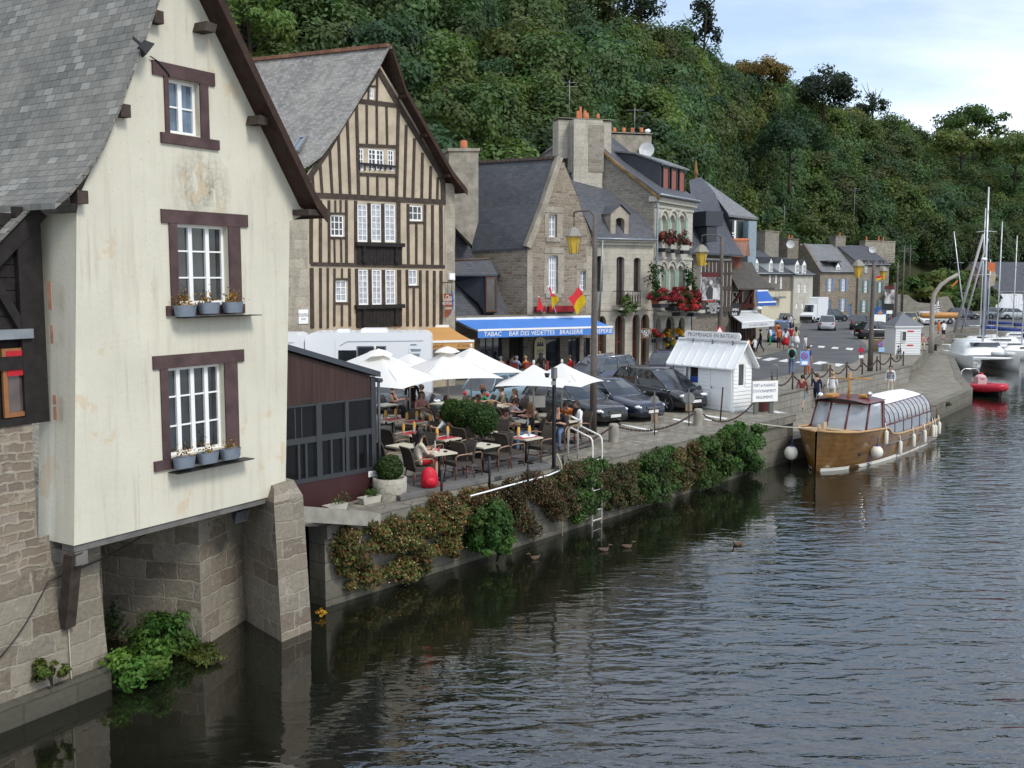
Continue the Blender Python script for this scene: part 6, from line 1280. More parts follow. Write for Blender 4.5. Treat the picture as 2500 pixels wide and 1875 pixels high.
def signpost(label,x,y,ytop,disc,plate=None,mat=None,back=True,extra=None,w=.024,pm=None):
 b=G(x,y);top=D(x,ytop,b.y);t=thing('sign_post',label,'road sign',b);o=t.location;mb=MB();mb.cyl(b,top,w,n=7);mb.build('post',pm or BROWNPOST,t,o)
 vd=V((b.x,b.y,0)).normalized();nrm=-vd if not back else-vd
 fr_=Fr(b,math.degrees(atan2(-vd.y,vd.x))+180);fr_.d=V((vd.y,-vd.x,0));fr_.n=-vd
 return t,o,fr_,b,top
SGREY=plain('grey_sign_back',(.26,.27,.26),.5,.4,.3,.12);TANB=plain('tan_sign_back',(.36,.26,.17),.7)
for k,(x,y,yt,yd,rr_)in enumerate(((1598,1062,955,976,8.5),(1682,1040,950,972,11.5))):
 t,o,fr_,b,top=signpost(f'grey back of a round sign with a tan plate, {("left, beside the dark blue saloon", "right, by the second stone bollard")[k]}',x,y,yt,None)
 mb=MB();c=fr_.P(x,yd,-.05);mb.cyl(c,c-fr_.n*.02,rr_*b.y/FOC*1.25,n=18);mb.build('disc',SGREY,t,o)
 mb=MB();r=fr_.rect(x-8,yd+(34 if k==0 else 14),x+8,yd+(56 if k==0 else 32),-.05);mb.fbox(fr_,min(r[0],r[2]),max(r[0],r[2]),r[1],r[3],-.07,-.04);mb.build('plate',TANB,t,o)
mb=MB();b=G(1758,1031);top=D(1765,945,b.y);mb.cyl(b,top,.03,n=7);tag(mb.build('rusty_post',RUST,None,b),'leaning rusty bare post in front of the white kiosk door','post')
# town sign board
b=G(1868,1010);fb_=Fr(b,72);r=fb_.rect(1837,931,1897,979);t=thing('notice_sign','white notice board about moorings with blue capital letters on two posts by the kiosk','sign',b);o=t.location
mb=MB();mb.fbox(fb_,*r[::2],r[1],r[3],0,.05);mb.build('board',WHITE,t,o);NAVY=plain('navy_lettering',(.03,.035,.14),.7)
for s_,y in(('PORT de PLAISANCE',941),('STATIONNEMENT',955),('REGLEMENTE',970)):u,z=fb_.px(1867,y,.06);text_mb(s_,.165,lambda x,yy,h:fb_.p(u+x,z+yy,.054+h),0,squash=.66 if 'PORT' in s_ else .78).build('lettering',NAVY,t,o)
for x in(1847,1884):mb=MB();u=fb_.px(x,990)[0];mb.fbox(fb_,u-.09,u+.09,0,r[1]+.1,-.1,-.002);mb.build('post',plain('grey_green_post',(.12,.13,.11),.7),t,o)
mb=MB();c=G(1862,1004);mb.box(c+V((0,0,.3)),(.4,.3,.6),.3);tag(mb.build('dark_red_box',plain('dark_red_case',(.08,.02,.02),.6),None,c),'small dark red box standing under the moorings notice board','box')
# white steel ladder on the quay edge
t=thing('quay_ladder','white curved handrail ladder going down the quay wall into the river','ladder',Q(-.8));o=t.location;WST=plain('chipped_white_steel',(.66,.64,.60),.5,.4,0,.15)
lx=[fq.px(1437,1150)[0],fq.px(1437,1150)[0]+.48]
for u in lx:mb=MB();mb.tube([fq.p(u,0,-.75),fq.p(u,.92,-.75),fq.p(u,1.0,-.65),fq.p(u,.78,.05),fq.p(u,.70,.12),fq.p(u,.5,.14),fq.p(u,WZ-.3,.14)],.028,8);mb.build('rail',WST,t,o)
mb=MB()
for k in range(8):z=.1-.3*k;mb.cyl(fq.p(lx[0],z,.14),fq.p(lx[1],z,.14),.016,n=6)
mb.build('rungs',WST,t,o)
# low black edge posts, rope, hose
for k,(x,y,yt)in enumerate(((1078,1219,1147),(1195,1192,1114),(1289,1179,1133),(1374,1142,1113))):
 b=G(x,y);top=D(x,yt,b.y);mb=MB();mb.cyl(b,top,.032,n=8);mb.box(b+V((0,0,.015)),(.12,.12,.03));tag(mb.build('edge_post',IRON,None,b),f'short black iron post on the quay edge, {("first from the stone tub", "second from the stone tub", "third from the stone tub", "fourth, next to the hanging rope")[k]}','post','black posts on the quay edge')
pts=[G(1148,1211,.03),G(1190,1200,.03),G(1240,1186,.03),G(1290,1173,.03),G(1340,1160,.04),G(1368,1148,.05)];mb=MB();mb.tube(pts,.022,6);tag(mb.build('white_hose',WHITE,None,pts[0]),'white hose lying along the quay coping below the deck','hose')
pts=[Q(-.25,0,.5),Q(-.2,.12,.2),Q(-.2,.16,-.6),Q(-.2,.16,-1.85)];mb=MB();mb.tube(pts,.016,5);tag(mb.build('hanging_rope',plain('pale_rope',(.45,.42,.33),.9),None,pts[0]),'pale rope hanging down the quay wall to the water','rope')
p=F0.p(uE-.75,.55,.06);pts=[p,p+V((0,0,-.6)),p+V((.01,0,-1.9)),p+V((.03,.02,-2.3))];mb=MB();mb.tube(pts,.012,5);tag(mb.build('hanging_rope',plain('pale_rope',(.45,.42,.33),.9),None,p),'pale cord hanging on the far left stone base','rope')
a_,b_=F0.P(0,1605,.1),F0.P(118,1420,.1);mb=MB();mb.tube([a_.lerp(b_,k/6)+V((0,0,-.1*sin(pi*k/6)))for k in range(7)]+[F0.P(260,1360,.1),F1.P(380,1290,-1.0)],.012,5);tag(mb.build('slack_cable',IRON,None,a_),'dark slack cable looping across the far left stone base','cable')
# ================================================================ vehicles
TYRE=plain('tyre_rubber',(.012,.012,.013),.85,.2,0,.1);ALLOY=plain('alloy_rim',(.42,.43,.44),.3,.6,.7,.05);LAMPW=plain('headlamp_glass',(.62,.65,.68),.08,.8,0,.25,12);LAMPR=plain('tail_lamp',(.45,.02,.02),.15,.6,0,.2);CARG=glass('car_glass',(.022,.028,.034),.03,1.0,1.0);CHROME=plain('chrome_strip',(.7,.7,.7),.12,.8,.9,.03);PLATEW=plain('plate_white',(.65,.65,.62),.5);PLATEY=plain('plate_yellow',(.60,.42,.03),.5)
STY={'saloon':([(.5,.30),(.49,.44),(.44,.50),(.30,.565),(.19,.62),(0,.64),(-.30,.66),(-.40,.65),(-.48,.60),(-.5,.42)],(.21,.03,-.22,-.37)),
'estate':([(.5,.30),(.49,.44),(.44,.50),(.30,.565),(.19,.62),(0,.64),(-.30,.66),(-.47,.66),(-.495,.55),(-.5,.40)],(.21,.04,-.38,-.485)),
'mpv':([(.5,.26),(.49,.38),(.45,.44),(.36,.515),(.27,.56),(0,.59),(-.30,.61),(-.46,.61),(-.49,.50),(-.5,.34)],(.345,.06,-.34,-.475)),
'hatch':([(.5,.28),(.49,.42),(.44,.48),(.30,.55),(.22,.60),(0,.62),(-.30,.64),(-.46,.64),(-.49,.52),(-.5,.36)],(.25,.05,-.34,-.47))}
def car(label,c,h,L,Wd,H,colr,style,kind='car',plate=PLATEW,group='parked and driving cars',chrome=False,rails=False,trimc=None,name='parked_car'):
 h=V((h[0],h[1],0)).normalized();t=thing(name,label,kind,(c.x,c.y,c.z),atan2(h.y,h.x),group);prof,(xa,xf,xr,xc)=STY[style];pm=paint('car_paint',colr);zb=.20
 def top(x):
  for(a,za),(b,z2)in zip(prof,prof[1:]):
   if b<=x<=a:return H*(za+(z2-za)*(a-x)/(a-b+1e-9))
  return H*.4
 hw=lambda x:Wd/2*(1-.30*abs(2*x)**7-.03*abs(2*x)**2)
 mb=MB();rows=[];xs=[.5,.497,.485,.46,.43,.38,.32,.26,.19,.1,0,-.1,-.2,-.3,-.38,-.44,-.475,-.492,-.5]
 for x in xs:
  w,zt=hw(x),top(x);half=[(0,zb),(w*.86,zb),(w*.96,zb+.10),(w,zb+(zt-zb)*.45),(w*.985,zb+(zt-zb)*.78),(w*.93,zt-.025),(w*.80,zt),(0,zt+.025)]
  rows.append([V((x*L,y,z))for y,z in half]+[V((x*L,-y,z))for y,z in half[-2:0:-1]])
 mb.grid(rows,True,True);mb.face(rows[0],sm=True);mb.face(rows[-1],sm=True);mb.build('body',pm,t)
 zr=H-.02;wb,wr=Wd/2*.90,Wd/2*.70
 lv=lambda f:[V(((xa+(xf-xa)*f)*L,s_*(wb+(wr-wb)*f+.035*sin(pi*f)),top(min(xa,.49))-.03+(zr-.05*(f>.99)-top(min(xa,.49))+.03)*f))for s_ in(1,-1)]+[V(((xc+(xr-xc)*f)*L,s_*(wb*.96+(wr-wb*.96)*f+.03*sin(pi*f)),top(xc)-.03+(zr-top(xc)+.03)*f))for s_ in(-1,1)]
 mb=MB();R_=[lv(f)for f in(0,.5,1)];R_=[[r[0],(r[0]+r[1])/2+V((.09*L/4.5,0,0)),r[1],r[2],(r[2]+r[3])/2-V((.05,0,0)),r[3]]for r in R_];mb.grid(R_,False,True);mb.build('window_glass',CARG,t)
 mb=MB();r=R_[2];rm=[p+V((0,0,-.01))for p in r];up=[V((p.x*.0+(xf+xr)/2*L+(p.x-(xf+xr)/2*L)*.86,p.y*.82,zr+.035))for p in r];mb.grid([[p+V((0,0,-.05))for p in rm],[p+V((0,0,.012))for p in rm],up],True,True);mb.face(up,sm=True);mb.build('roof',pm,t)
 mb=MB();q=R_
 for i in(0,2,3,5):mb.tube([q[0][i],q[1][i],q[2][i]],.035,5)
 for s_,a,b in((1,5,0),(-1,3,2)):
  f=.52;mb.tube([q[0][a].lerp(q[0][b],f),q[1][a].lerp(q[1][b],f)+V((0,s_*.006,0)),q[2][a].lerp(q[2][b],f)],.035,5)
  if style in('estate','mpv'):f=.22 if style=='estate' else .2;mb.tube([q[0][a].lerp(q[0][b],f),q[1][a].lerp(q[1][b],f),q[2][a].lerp(q[2][b],f)],.032,5)
 mb.build('pillar',pm,t)
 if chrome or rails:
  mb=MB()
  for s_,a,b in((1,5,0),(-1,3,2)):
   if chrome:mb.tube([q[0][a]+V((0,s_*.02,.035)),q[0][b]+V((0,s_*.02,.035))],.018,5)
   if rails:mb.tube([q[2][a]+V((0,0,.05)),q[2][b]+V((-.2,0,.06))],.02,5)
  mb.build('chrome_strip',CHROME,t)
 wr_=.315*H/1.45 if style!='mpv' else .33;fx,rx=.315*L,-.30*L
 mb=MB()
 for x in(fx,rx):
  for s_ in(1,-1):y=hw(x/L)*s_;mb.cyl((x,y-.14*s_,wr_),(x,y+.004*s_,wr_),wr_+.055,n=20,sm=False)
 mb.build('wheel_arch',IRON,t)
 for x in(fx,rx):
  for s_ in(1,-1):
   y=hw(x/L)*s_;mb=MB();mb.lathe([(wr_*.6,-.11),(wr_*.95,-.11),(wr_,-.07),(wr_,.07),(wr_*.95,.11),(wr_*.6,.11)],(0,0,0),18);mx=Matrix.Rotation(R(90),3,'X')
   mb.v=[mx@p+V((x,y-.095*s_,wr_))for p in mb.v];wo=mb.build('wheel',TYRE,t)
   mb=MB();yo=y+.012*s_;mb.cyl((x,yo-.03*s_,wr_),(x,yo-.012*s_,wr_),wr_*.66,n=16)
   for k in range(5):a=2*pi*k/5+.3;mb.bar((x+.03*cos(a),yo,wr_+.03*sin(a)),(x+wr_*.62*cos(a),yo,wr_+wr_*.62*sin(a)),.05,.025,(0,1,0))
   mb.build('rim',ALLOY,wo)
 zl=H*.405 if style!='mpv' else H*.41
 for s_ in(1,-1):
  mb=MB();x=.462*L;mb.ball((x,s_*hw(.462)*.78,zl),(.13,.21,.075),6,10);mb.build('headlight',LAMPW,t)
  mb=MB();mb.ball((-.484*L,s_*hw(.484)*.86,H*.48),(.07,.13,.11),6,8);mb.build('tail_light',LAMPR,t)
  mb=MB();p=q[0][0 if s_>0 else 2];mb.ball((p.x-.12,s_*(Wd/2+.07),p.z+.06),(.07,.10,.065),6,8);mb.build('wing_mirror',pm,t)
 mb=MB();mb.box((.495*L,0,H*.36),(.05,Wd*.36,H*.09));mb.box((.495*L,0,H*.2),(.04,Wd*.55,H*.06));mb.build('grille',IRON,t)
 mb=MB()
 for dz in(-.02,.025):mb.bar((.502*L,-Wd*.19,H*.37+dz),(.502*L,Wd*.19,H*.37+dz),.012,.016,(0,0,1))
 mb.build('grille_bar',CHROME,t)
 mb=MB();mb.box((.503*L,0,H*.275),(.02,.5,.11));mb.build('number_plate',PLATEW,t)
 mb=MB();mb.box((-.503*L,0,H*.36),(.02,.5,.11));mb.build('number_plate',plate,t)
 return t
NB=(.012,.017,.035);BK=(.010,.011,.013)
hq=V((.60,-.80,0))
def at_front(x,y,L,h):p=G(x,y);p.z=.006;return p-V((h[0],h[1],0)).normalized()*(L/2-.15)
car('black estate car with chrome window line, nose to the quay nearest the cafe tables',at_front(1496,1040,4.7,hq),hq,4.7,1.82,1.43,BK,'estate',chrome=True,rails=True)
car('dark blue saloon parked between the black estate and the people carrier',at_front(1588,1029,4.8,hq),hq,4.8,1.82,1.45,NB,'saloon')
hp=V((.58,-.81,0));car('black people carrier with big curved windscreen beside the white kiosk',at_front(1694,1006,4.6,hp),hp,4.6,1.86,1.66,BK,'mpv',chrome=True)
car('blue-grey tall estate van in front of the blue awning bar',V((D(1462,900,47.5).x,48.3,.006)),(-.72,-.69),4.5,1.8,1.72,(.055,.065,.095),'estate',rails=True)
car('dark blue hatchback facing the viewer behind the white kiosk',V((D(1627,900,54).x,54.5,.006)),(-.22,-.97),4.2,1.78,1.52,(.022,.025,.055),'hatch',chrome=True)
car('pale teal car with a yellow rear plate behind the cafe tables',V((D(1228,960,42.5).x,43.0,.006)),(.55,.83),4.1,1.7,1.45,(.16,.24,.28),'hatch',plate=PLATEY)
car('grey-blue car with long bonnet behind the tables next to the pavilion',V((D(958,950,41.0).x,41.0,.006)),(.98,-.15),4.3,1.75,1.38,(.07,.09,.115),'saloon')
SIL=(.42,.44,.45)
p=G(2019,808);car('silver car with red tail lights driving away along the street',V((p.x+.6,p.y+2,.006)),(.30,.95),4.2,1.8,1.55,SIL,'hatch',name='silver_car')
p=G(2103,806);car('dark car parked tail-first at the kerb left of the lamp post',V((p.x+.4,p.y+2,.006)),(.35,.94),4.3,1.8,1.6,(.02,.026,.03),'hatch')
p=G(2146,829);car('black car with silver wheels parked behind the small white kiosk',V((p.x+.4,p.y+1.2,.006)),(.98,.18),4.3,1.8,1.55,BK,'hatch')
p=G(2042,786);car('dark green car parked below the blue shutters of the tan house',V((p.x,p.y+2,.006)),(.9,.3),4.2,1.75,1.65,(.018,.032,.036),'hatch')
p=G(1930,800);car('dark grey car beside the white lorry in the street',V((p.x,p.y+2,.006)),(-.25,-.97),4.2,1.75,1.5,(.08,.09,.10),'hatch')
car('bright blue car parked by the white awning',V((D(1903,790,88).x,88,.006)),(-.3,-.95),4.2,1.8,1.75,(.06,.12,.30),'hatch')
for k,(x,Y,hd,col_,st,lb)in enumerate(((2186,122,(.3,.95),(.06,.12,.16),'hatch','blue-green car at the left end of the distant car park row'),(2216,120,(.2,.95),(.45,.42,.18),'estate','pale yellow car carrying a boat on its roof in the distant car park'),(2259,120,(-.2,-.95),(.62,.64,.66),'hatch','white hatchback in the distant car park'),(2286,122,(.9,.2),(.45,.50,.52),'estate','silver estate behind the orange kayak'),(2440,138,(.9,-.2),(.20,.25,.25),'hatch','grey green car behind the yachts at the right'),(2352,136,(.9,-.2),(.05,.07,.1),'hatch','dark blue car half hidden by the yacht masts'),(2478,136,(.9,-.1),(.4,.44,.46),'estate','pale car at the far right behind the yachts'))):
 car(lb,V((D(x,760,Y).x,Y,.006)),hd,4.2,1.75,1.5,col_,st)
def rbox(mb,x0,x1,y0,y1,z0,z1,r=.25,n=4):
 pr=[]
 for cx_,a0 in((x1-r,0),(x0+r,pi/2)):
  for k in range(n+1):a=a0+pi/2*k/n;pr.append((cx_+r*cos(a),z1-r+r*sin(a)))
 pr=[(x1,z0)]+pr+[(x0,z0)]
 mb.prism([(x,y0,z)for x,z in pr],(0,y1-y0,0))
VANW=paint('camper_white',(.74,.76,.78),.35,.3)
def wheels(t,xs,y,r):
 for x in xs:
  for s_ in(1,-1):
   mb=MB();mb.cyl((x,(y-.22)*s_,r),(x,y*s_,r),r,n=16);w=mb.build('wheel',TYRE,t);mb=MB();mb.cyl((x,y*s_,r),(x,(y+.015)*s_,r),r*.6,n=12);mb.build('rim',ALLOY,w)
def motorhome(label,c,h,L,Hh):
 t=thing('motorhome',label,'motorhome',c,atan2(h[1],h[0]),'white motorhomes');mb=MB();rbox(mb,-L/2,L/2-1.0,-1.1,1.1,.45,Hh,.3);rbox(mb,L/2-2.0,L/2+.25,-1.08,1.08,1.95,Hh-.004,.4);mb.build('body',VANW,t)
 mb=MB();mb.prism([(L/2-1.0,-1.0,.4),(L/2+1.15,-1.0,.4),(L/2+1.2,-1.0,.95),(L/2+.45,-1.0,1.2),(L/2-.05,-1.0,1.93),(L/2-1.0,-1.0,1.93)],(0,2.0,0));mb.build('cab',VANW,t)
 mb=MB();mb.prism([(L/2+.43,-.85,1.24),(L/2+.43,.85,1.24),(L/2-.02,.8,1.88),(L/2-.02,-.8,1.88)],(.02,0,.02));mb.build('windscreen',CARG,t)
 for s_ in(1,-1):
  mb=MB();mb.box((L/2-.45,s_*1.003,1.5),(.7,.02,.55));mb.box((L/2-1.5,s_*1.105,2.15),(.75,.02,.55));mb.build('cab_window',CARG,t)
  mb=MB();mb.box((.0,s_*1.105,2.3),(1.1,.03,.5));mb.build('side_window',CARG,t);mb=MB();mb.box((.0,s_*1.103,2.3),(1.22,.02,.6));mb.build('window_frame',STEEL,t)
  mb=MB();mb.box((-L/2+.7,s_*1.105,2.42),(.5,.02,.1));mb.box((-L/2+.75,s_*1.105,2.22),(.5,.02,.12));mb.box((-L/2+.75,s_*1.105,2.65),(.25,.02,.05));mb.build('vent_panel',plain('grey_blue_vent',(.2,.25,.3),.5),t)
  mb=MB();mb.tube([(L/2-1.2,s_*1.106,Hh-.55),(L/2-1.5,s_*1.106,Hh-.38),(-L/2+.35,s_*1.106,Hh-.35)],.012,4);mb.build('trim_line',STEEL,t)
 mb=MB();rbox(mb,-.6,.5,-.4,.4,Hh,Hh+.14,.1);rbox(mb,1.0,1.5,-.3,.3,Hh,Hh+.1,.05);mb.build('roof_hatch',VANW,t)
 wheels(t,(-L*.28,L/2+.25),1.03,.34);return t
motorhome('white motorhome with cab to the left in front of the half-timbered house',V((D(886,806,43.5).x+.45,43.5,.006)),(-.985,-.05),5.0,3.16)
motorhome('white motorhome mostly hidden behind the cream house corner',V((D(749,806,42.8).x-2.55,42.8,.006)),(-.985,-.05),5.0,3.12)
# white lorry
p=G(1968,789);h_=(-.55,-.83);t=thing('white_lorry','white lorry with tall box body parked facing us in the street','lorry',V((p.x+1.3,p.y+2.5,.006)),atan2(h_[1],h_[0]));mb=MB();rbox(mb,-3.4,.9,-1.1,1.1,.6,3.1,.1);mb.build('box_body',VANW,t)
mb=MB();mb.prism([(.95,-1,.45),(2.7,-1,.45),(2.75,-1,1.0),(2.05,-1,1.3),(1.65,-1,2.25),(.95,-1,2.3)],(0,2,0));mb.build('cab',VANW,t);mb=MB();mb.prism([(2.06,-.88,1.34),(2.06,.88,1.34),(1.70,.84,2.16),(1.70,-.84,2.16)],(.03,0,.03));mb.build('windscreen',CARG,t)
mb=MB();mb.box((2.72,0,.6),(.12,2.02,.4));mb.build('bumper',IRON,t);wheels(t,(-2.2,1.9),1.02,.38)
p=D(2462,745,148);t=thing('box_van','white box lorry parked by the tan house behind the yachts','lorry',V((p.x,148,.006)),.1);mb=MB();rbox(mb,-2.6,1.4,-1.1,1.1,.6,3.2,.15);mb.build('box_body',VANW,t);mb=MB();rbox(mb,1.42,2.9,-1,1,.4,2.2,.4);mb.build('cab',VANW,t);wheels(t,(-1.6,2.1),1.02,.38)
# motorbike and bicycle
def bike(label,p,hd,motor):
 t=thing('motorbike' if motor else 'bicycle',label,'motorbike' if motor else 'bicycle',p,hd);r=.30 if motor else .33
 for x in(-.55,.6):
  mb=MB();mb.tube([(x+r*cos(a*pi/9),0,r+r*sin(a*pi/9))for a in range(19)],.06 if motor else .018,6);w=mb.build('wheel',TYRE,t);mb=MB()
  for k in range(6):a=pi*k/6;mb.cyl((x-r*cos(a),0,r-r*sin(a)),(x+r*cos(a),0,r+r*sin(a)),.006,n=4)
  mb.build('rim',STEEL,w)
 mb=MB();f=[(-.55,0,r),(-.15,0,.3),(.45,0,.8),(-.25,0,.8),(-.15,0,.3)];mb.tube(f,.03 if motor else .018,6);mb.tube([(-.55,0,r),(-.25,0,.8)],.015,5);mb.tube([(.6,0,r),(.45,0,.85),(.42,0,1.0)],.022,6);mb.build('frame',IRON,t)
 if motor:
  mb=MB();mb.ball((.1,0,.78),(.32,.16,.14));mb.ball((0,0,.45),(.3,.18,.2));mb.ball((.6,0,.9),(.15,.22,.2));mb.build('fairing',VANW,t)
 mb=MB();mb.tube([(.38,-.3,1.0),(.44,0,1.02),(.38,.3,1.0)],.015,5);mb.build('handlebar',IRON,t);mb=MB();mb.ball((-.3,0,.86),(.3 if motor else .14,.12 if motor else .07,.06));mb.build('saddle',IRON,t);return t
p=G(2000,785);bike('white motorbike with rider stopped beside the lorry',V((p.x,p.y,.006)),R(-110),True);bike('dark bicycle leaning by the corner of the small white kiosk',V((*G(2194,876).xy,.0)),R(60),False)
# ================================================================ kiosks
kd=V((.616,-.788,0));KC=G(1788,1007);FK=Fr(KC,142);FKs=Fr(KC,52)
t=thing('boat_trip_kiosk','white clapboard kiosk with ribbed white roof and a boat-trip sign on the ridge','kiosk',FK.p(-1.6,0));o=t.location
uk0=FK.px(1645,940)[0];zk=FK.px(1788,897)[1];dk2=FKs.px(1834,950)[0];zr_=FK.px(1788,897)[1]+.95;KW=paint('kiosk_white',(.74,.75,.74),.6,.0)
rw_,rd_=FK.rect(1683,893,1705,937),FK.rect(1737,893,1785,1006);rs2=FKs.rect(1803,888,1817,942)
mb=MB();wall(mb,FK,[(uk0,0),(0,0),(0,zk+.1),(uk0,zk+.1)],[rc(rw_)],.08);hd_=dk2/2
wall(mb,FKs,[(0,0),(dk2,0),(dk2,zk+.1),(hd_,zr_),(0,zk+.1)],[rc(rs2)],.08)
mb.face([FK.p(uk0,0),FK.p(uk0,zk),FK.p(uk0,zk,-dk2),FK.p(uk0,0,-dk2)]);mb.face([FK.p(uk0,0,-dk2),FK.p(0,0,-dk2),FK.p(0,zk,-dk2),FK.p(uk0,zk,-dk2)]);mb.build('wall',KW,t,o)
mb=MB();k=0
while k*.155<zk-.1:
 z=.06+k*.155;segs=[(uk0+.02,rw_[0]-.06),(rw_[2]+.06,rd_[0]-.04)]if rw_[1]-.1<z<rw_[3]else[(uk0+.02,rd_[0]-.04)]
 for a,b in segs:
  if b-a>.1:mb.prism([FK.p(a,z,.004),FK.p(a,z,.03),FK.p(a,z+.14,.008),FK.p(a,z+.14,.004)],FK.d*(b-a))
 segs=[(.03,rs2[0]-.05),(rs2[2]+.05,dk2-.02)]if rs2[1]-.1<z<rs2[3]else[(.03,dk2-.02)]
 for a,b in segs:mb.prism([FKs.p(a,z,.004),FKs.p(a,z,.03),FKs.p(a,z+.14,.008),FKs.p(a,z+.14,.004)],FKs.d*(b-a))
 k+=1
mb.build('clapboards',KW,t,o)
mb=MB();mb.fbox(FK,rd_[0],rd_[2],.04,rd_[3]+.02,.0,.035);mb.fbox(FK,rd_[0]+.1,rd_[2]-.1,.2,.75,.036,.05);mb.fbox(FK,rd_[0]+.1,rd_[2]-.1,.95,rd_[3]-.15,.036,.05);dr_=mb.build('door',KW,t,o);mb=MB();mb.ball(FK.p(rd_[0]+.08,.95,.07),.03,6,8);mb.build('handle',IRON,dr_,o)
window(t,o,FK,rw_,1,1,.06,KW,DARKIN,.035);window(t,o,FKs,rs2,1,1,.06,KW,GLASS,.035)
mb=MB();mb.fbox(FK,rw_[0]+.04,rw_[2]-.04,rw_[1]+.04,rw_[1]+.3,-.03,-.02);mb.build('blue_sticker',plain('blue_sticker',(.03,.06,.25),.5),t,o)
zk2=zk-.03;ov=.16
mb=MB();a=FK.p(uk0-.25,zk2-.02,ov+.06);b=FK.p(uk0-.25,zr_+.03,-hd_);cc2=FK.p(uk0-.25,zk2-.02,-dk2-ov);Lk=FK.d*(.5-uk0);sheet(mb,[a,b],Lk,.05);sheet(mb,[cc2,b],Lk,.05)
for k in range(9):f=(k+.02)/8.04;mb.bar(a+Lk*f+V((0,0,.02)),b+Lk*f+V((0,0,.02)),.05,.04,(b-a).cross(Lk));mb.bar(cc2+Lk*f+V((0,0,.02)),b+Lk*f+V((0,0,.02)),.05,.04,(b-cc2).cross(Lk))
mb.bar(b+V((0,0,.03)),b+Lk+V((0,0,.03)),.16,.08,(0,0,1));mb.build('roof',KW,t,o)
FSg=Fr(FK.p(0,0,-hd_+.12),142);r=FSg.rect(1672,817,1810,832);r=(r[0],zr_+.10,r[2],zr_+.42);mb=MB();hh=(r[3]-r[1])/2;pl=[]
for cx_,a0 in((r[2]-hh,-pi/2),(r[0]+hh,pi/2)):
 for k in range(7):a=a0+pi*k/6;pl.append(FSg.p(cx_+hh*cos(a),(r[1]+r[3])/2+hh*sin(a)))
mb.prism(pl,FSg.n*.05);sg=mb.build('sign_board',WHITE,t,o);mb=MB()
for f in(.15,.5,.85):u=r[0]+(r[2]-r[0])*f;mb.fbox(FSg,u-.02,u+.02,zr_-.1,r[1]+.1,-.05,-.003)
mb.build('sign_bracket',STEEL,t,o);text_mb('PROMENADE EN BATEAU',.235,lambda x,y,h:FSg.p((r[0]+r[2])/2+x,(r[1]+r[3])/2+y,.054+h),0,squash=.98).build('lettering',plain('grey_brown_lettering',(.16,.13,.12),.7),sg,o)
board('white price board with small grey text on the left of the boat-trip kiosk',FK,FK.rect(1649,892,1678,938),.035,WHITE,(('PROMENADES',.9,.1),('SUR LA RANCE',.74,.09),('Depart 14h30',.56,.08),('Adultes 10,00',.42,.08),('Enfants 6,00',.28,.08),('Groupes',.14,.08)),STEEL,lm=plain('grey_lettering',(.25,.25,.27),.8))
t=thing('warning_sign','small red-bordered triangular warning sign behind the kiosk ridge','road sign',V((*D(1757,813,50).xy,0)));o=t.location;ft_=Fr(o,88);mb=MB();mb.cyl(o,ft_.P(1757,806),.03,n=6);mb.build('post',STEEL,t,o)
for k,(m_,s_)in enumerate(((FRED,1),(WHITE,.74))):mb=MB();c=ft_.P(1757,814,.04+.012*k);mb.prism([c+ft_.d*(x*s_*.36)+V((0,0,z*s_*.36))for x,z in((-1,-.6),(1,-.6),(0,1.1))],ft_.n*.01);mb.build(('border','face')[k],m_,t,o)
# second kiosk
K2=Fr(G(2185,866),87);t=thing('ticket_kiosk','small white boarded kiosk with grey pyramid roof by the lower quay','kiosk',G(2215,866));o=t.location;ux=K2.px(2248,830)[0];z2_=K2.px(2215,794)[1];mb=MB();mb.prism([K2.p(0,0),K2.p(ux,0),K2.p(ux,z2_),K2.p(0,z2_)],-K2.n*1.9);mb.build('wall',KW,t,o)
mb=MB()
for k in range(12):z=.08+k*z2_/12;mb.fbox(K2,.02,ux-.02,z,z+.015,.0,.01)
mb.build('board_joints',STEEL,t,o)
r=K2.rect(2201,808,2212,833);window(t,o,K2,r,1,1,-.03,WHITE,GLASS,.04)
mb=MB();q=[K2.p(-.15,z2_,.15),K2.p(ux+.15,z2_,.15),K2.p(ux+.15,z2_,-2.05),K2.p(-.15,z2_,-2.05)];ap_=K2.p(ux/2-.1,K2.px(2212,765)[1],-.9)
for k in range(4):mb.face([q[k],q[(k+1)%4],ap_])
mb.face(q);mb.build('roof',plain('grey_lead_roof',(.14,.15,.165),.6),t,o);mb=MB();mb.fbox(K2,-.1,ux+.1,z2_-.15,z2_-.004,-2,.1);mb.build('fascia',KW,t,o);mb=MB();mb.fbox(K2,.1,ux,LZ-.1,-.01,-1.9,-.05);mb.build('plinth',CONC,t,o)
for z_,m_ in((1.62,FRED),(.62,FRED)):mb=MB();r=K2.rect(2216,800,2231,804);mb.fbox(K2,r[0],r[2],z_,z_+.1,.012,.02);mb.build('red_band',m_,t,o)
K3=Fr(D(2148,780,104),80);t=thing('info_hut','tiny white information hut with blue and orange gable in the street','kiosk',V((*K3.p(0,0).xy,0)));o=t.location;r=K3.rect(2134,768,2162,792);mb=MB();mb.prism([K3.p(r[0],0),K3.p(r[2],0),K3.p(r[2],r[3]),K3.p(r[0],r[3])],-K3.n*.8);mb.build('wall',WHITE,t,o)
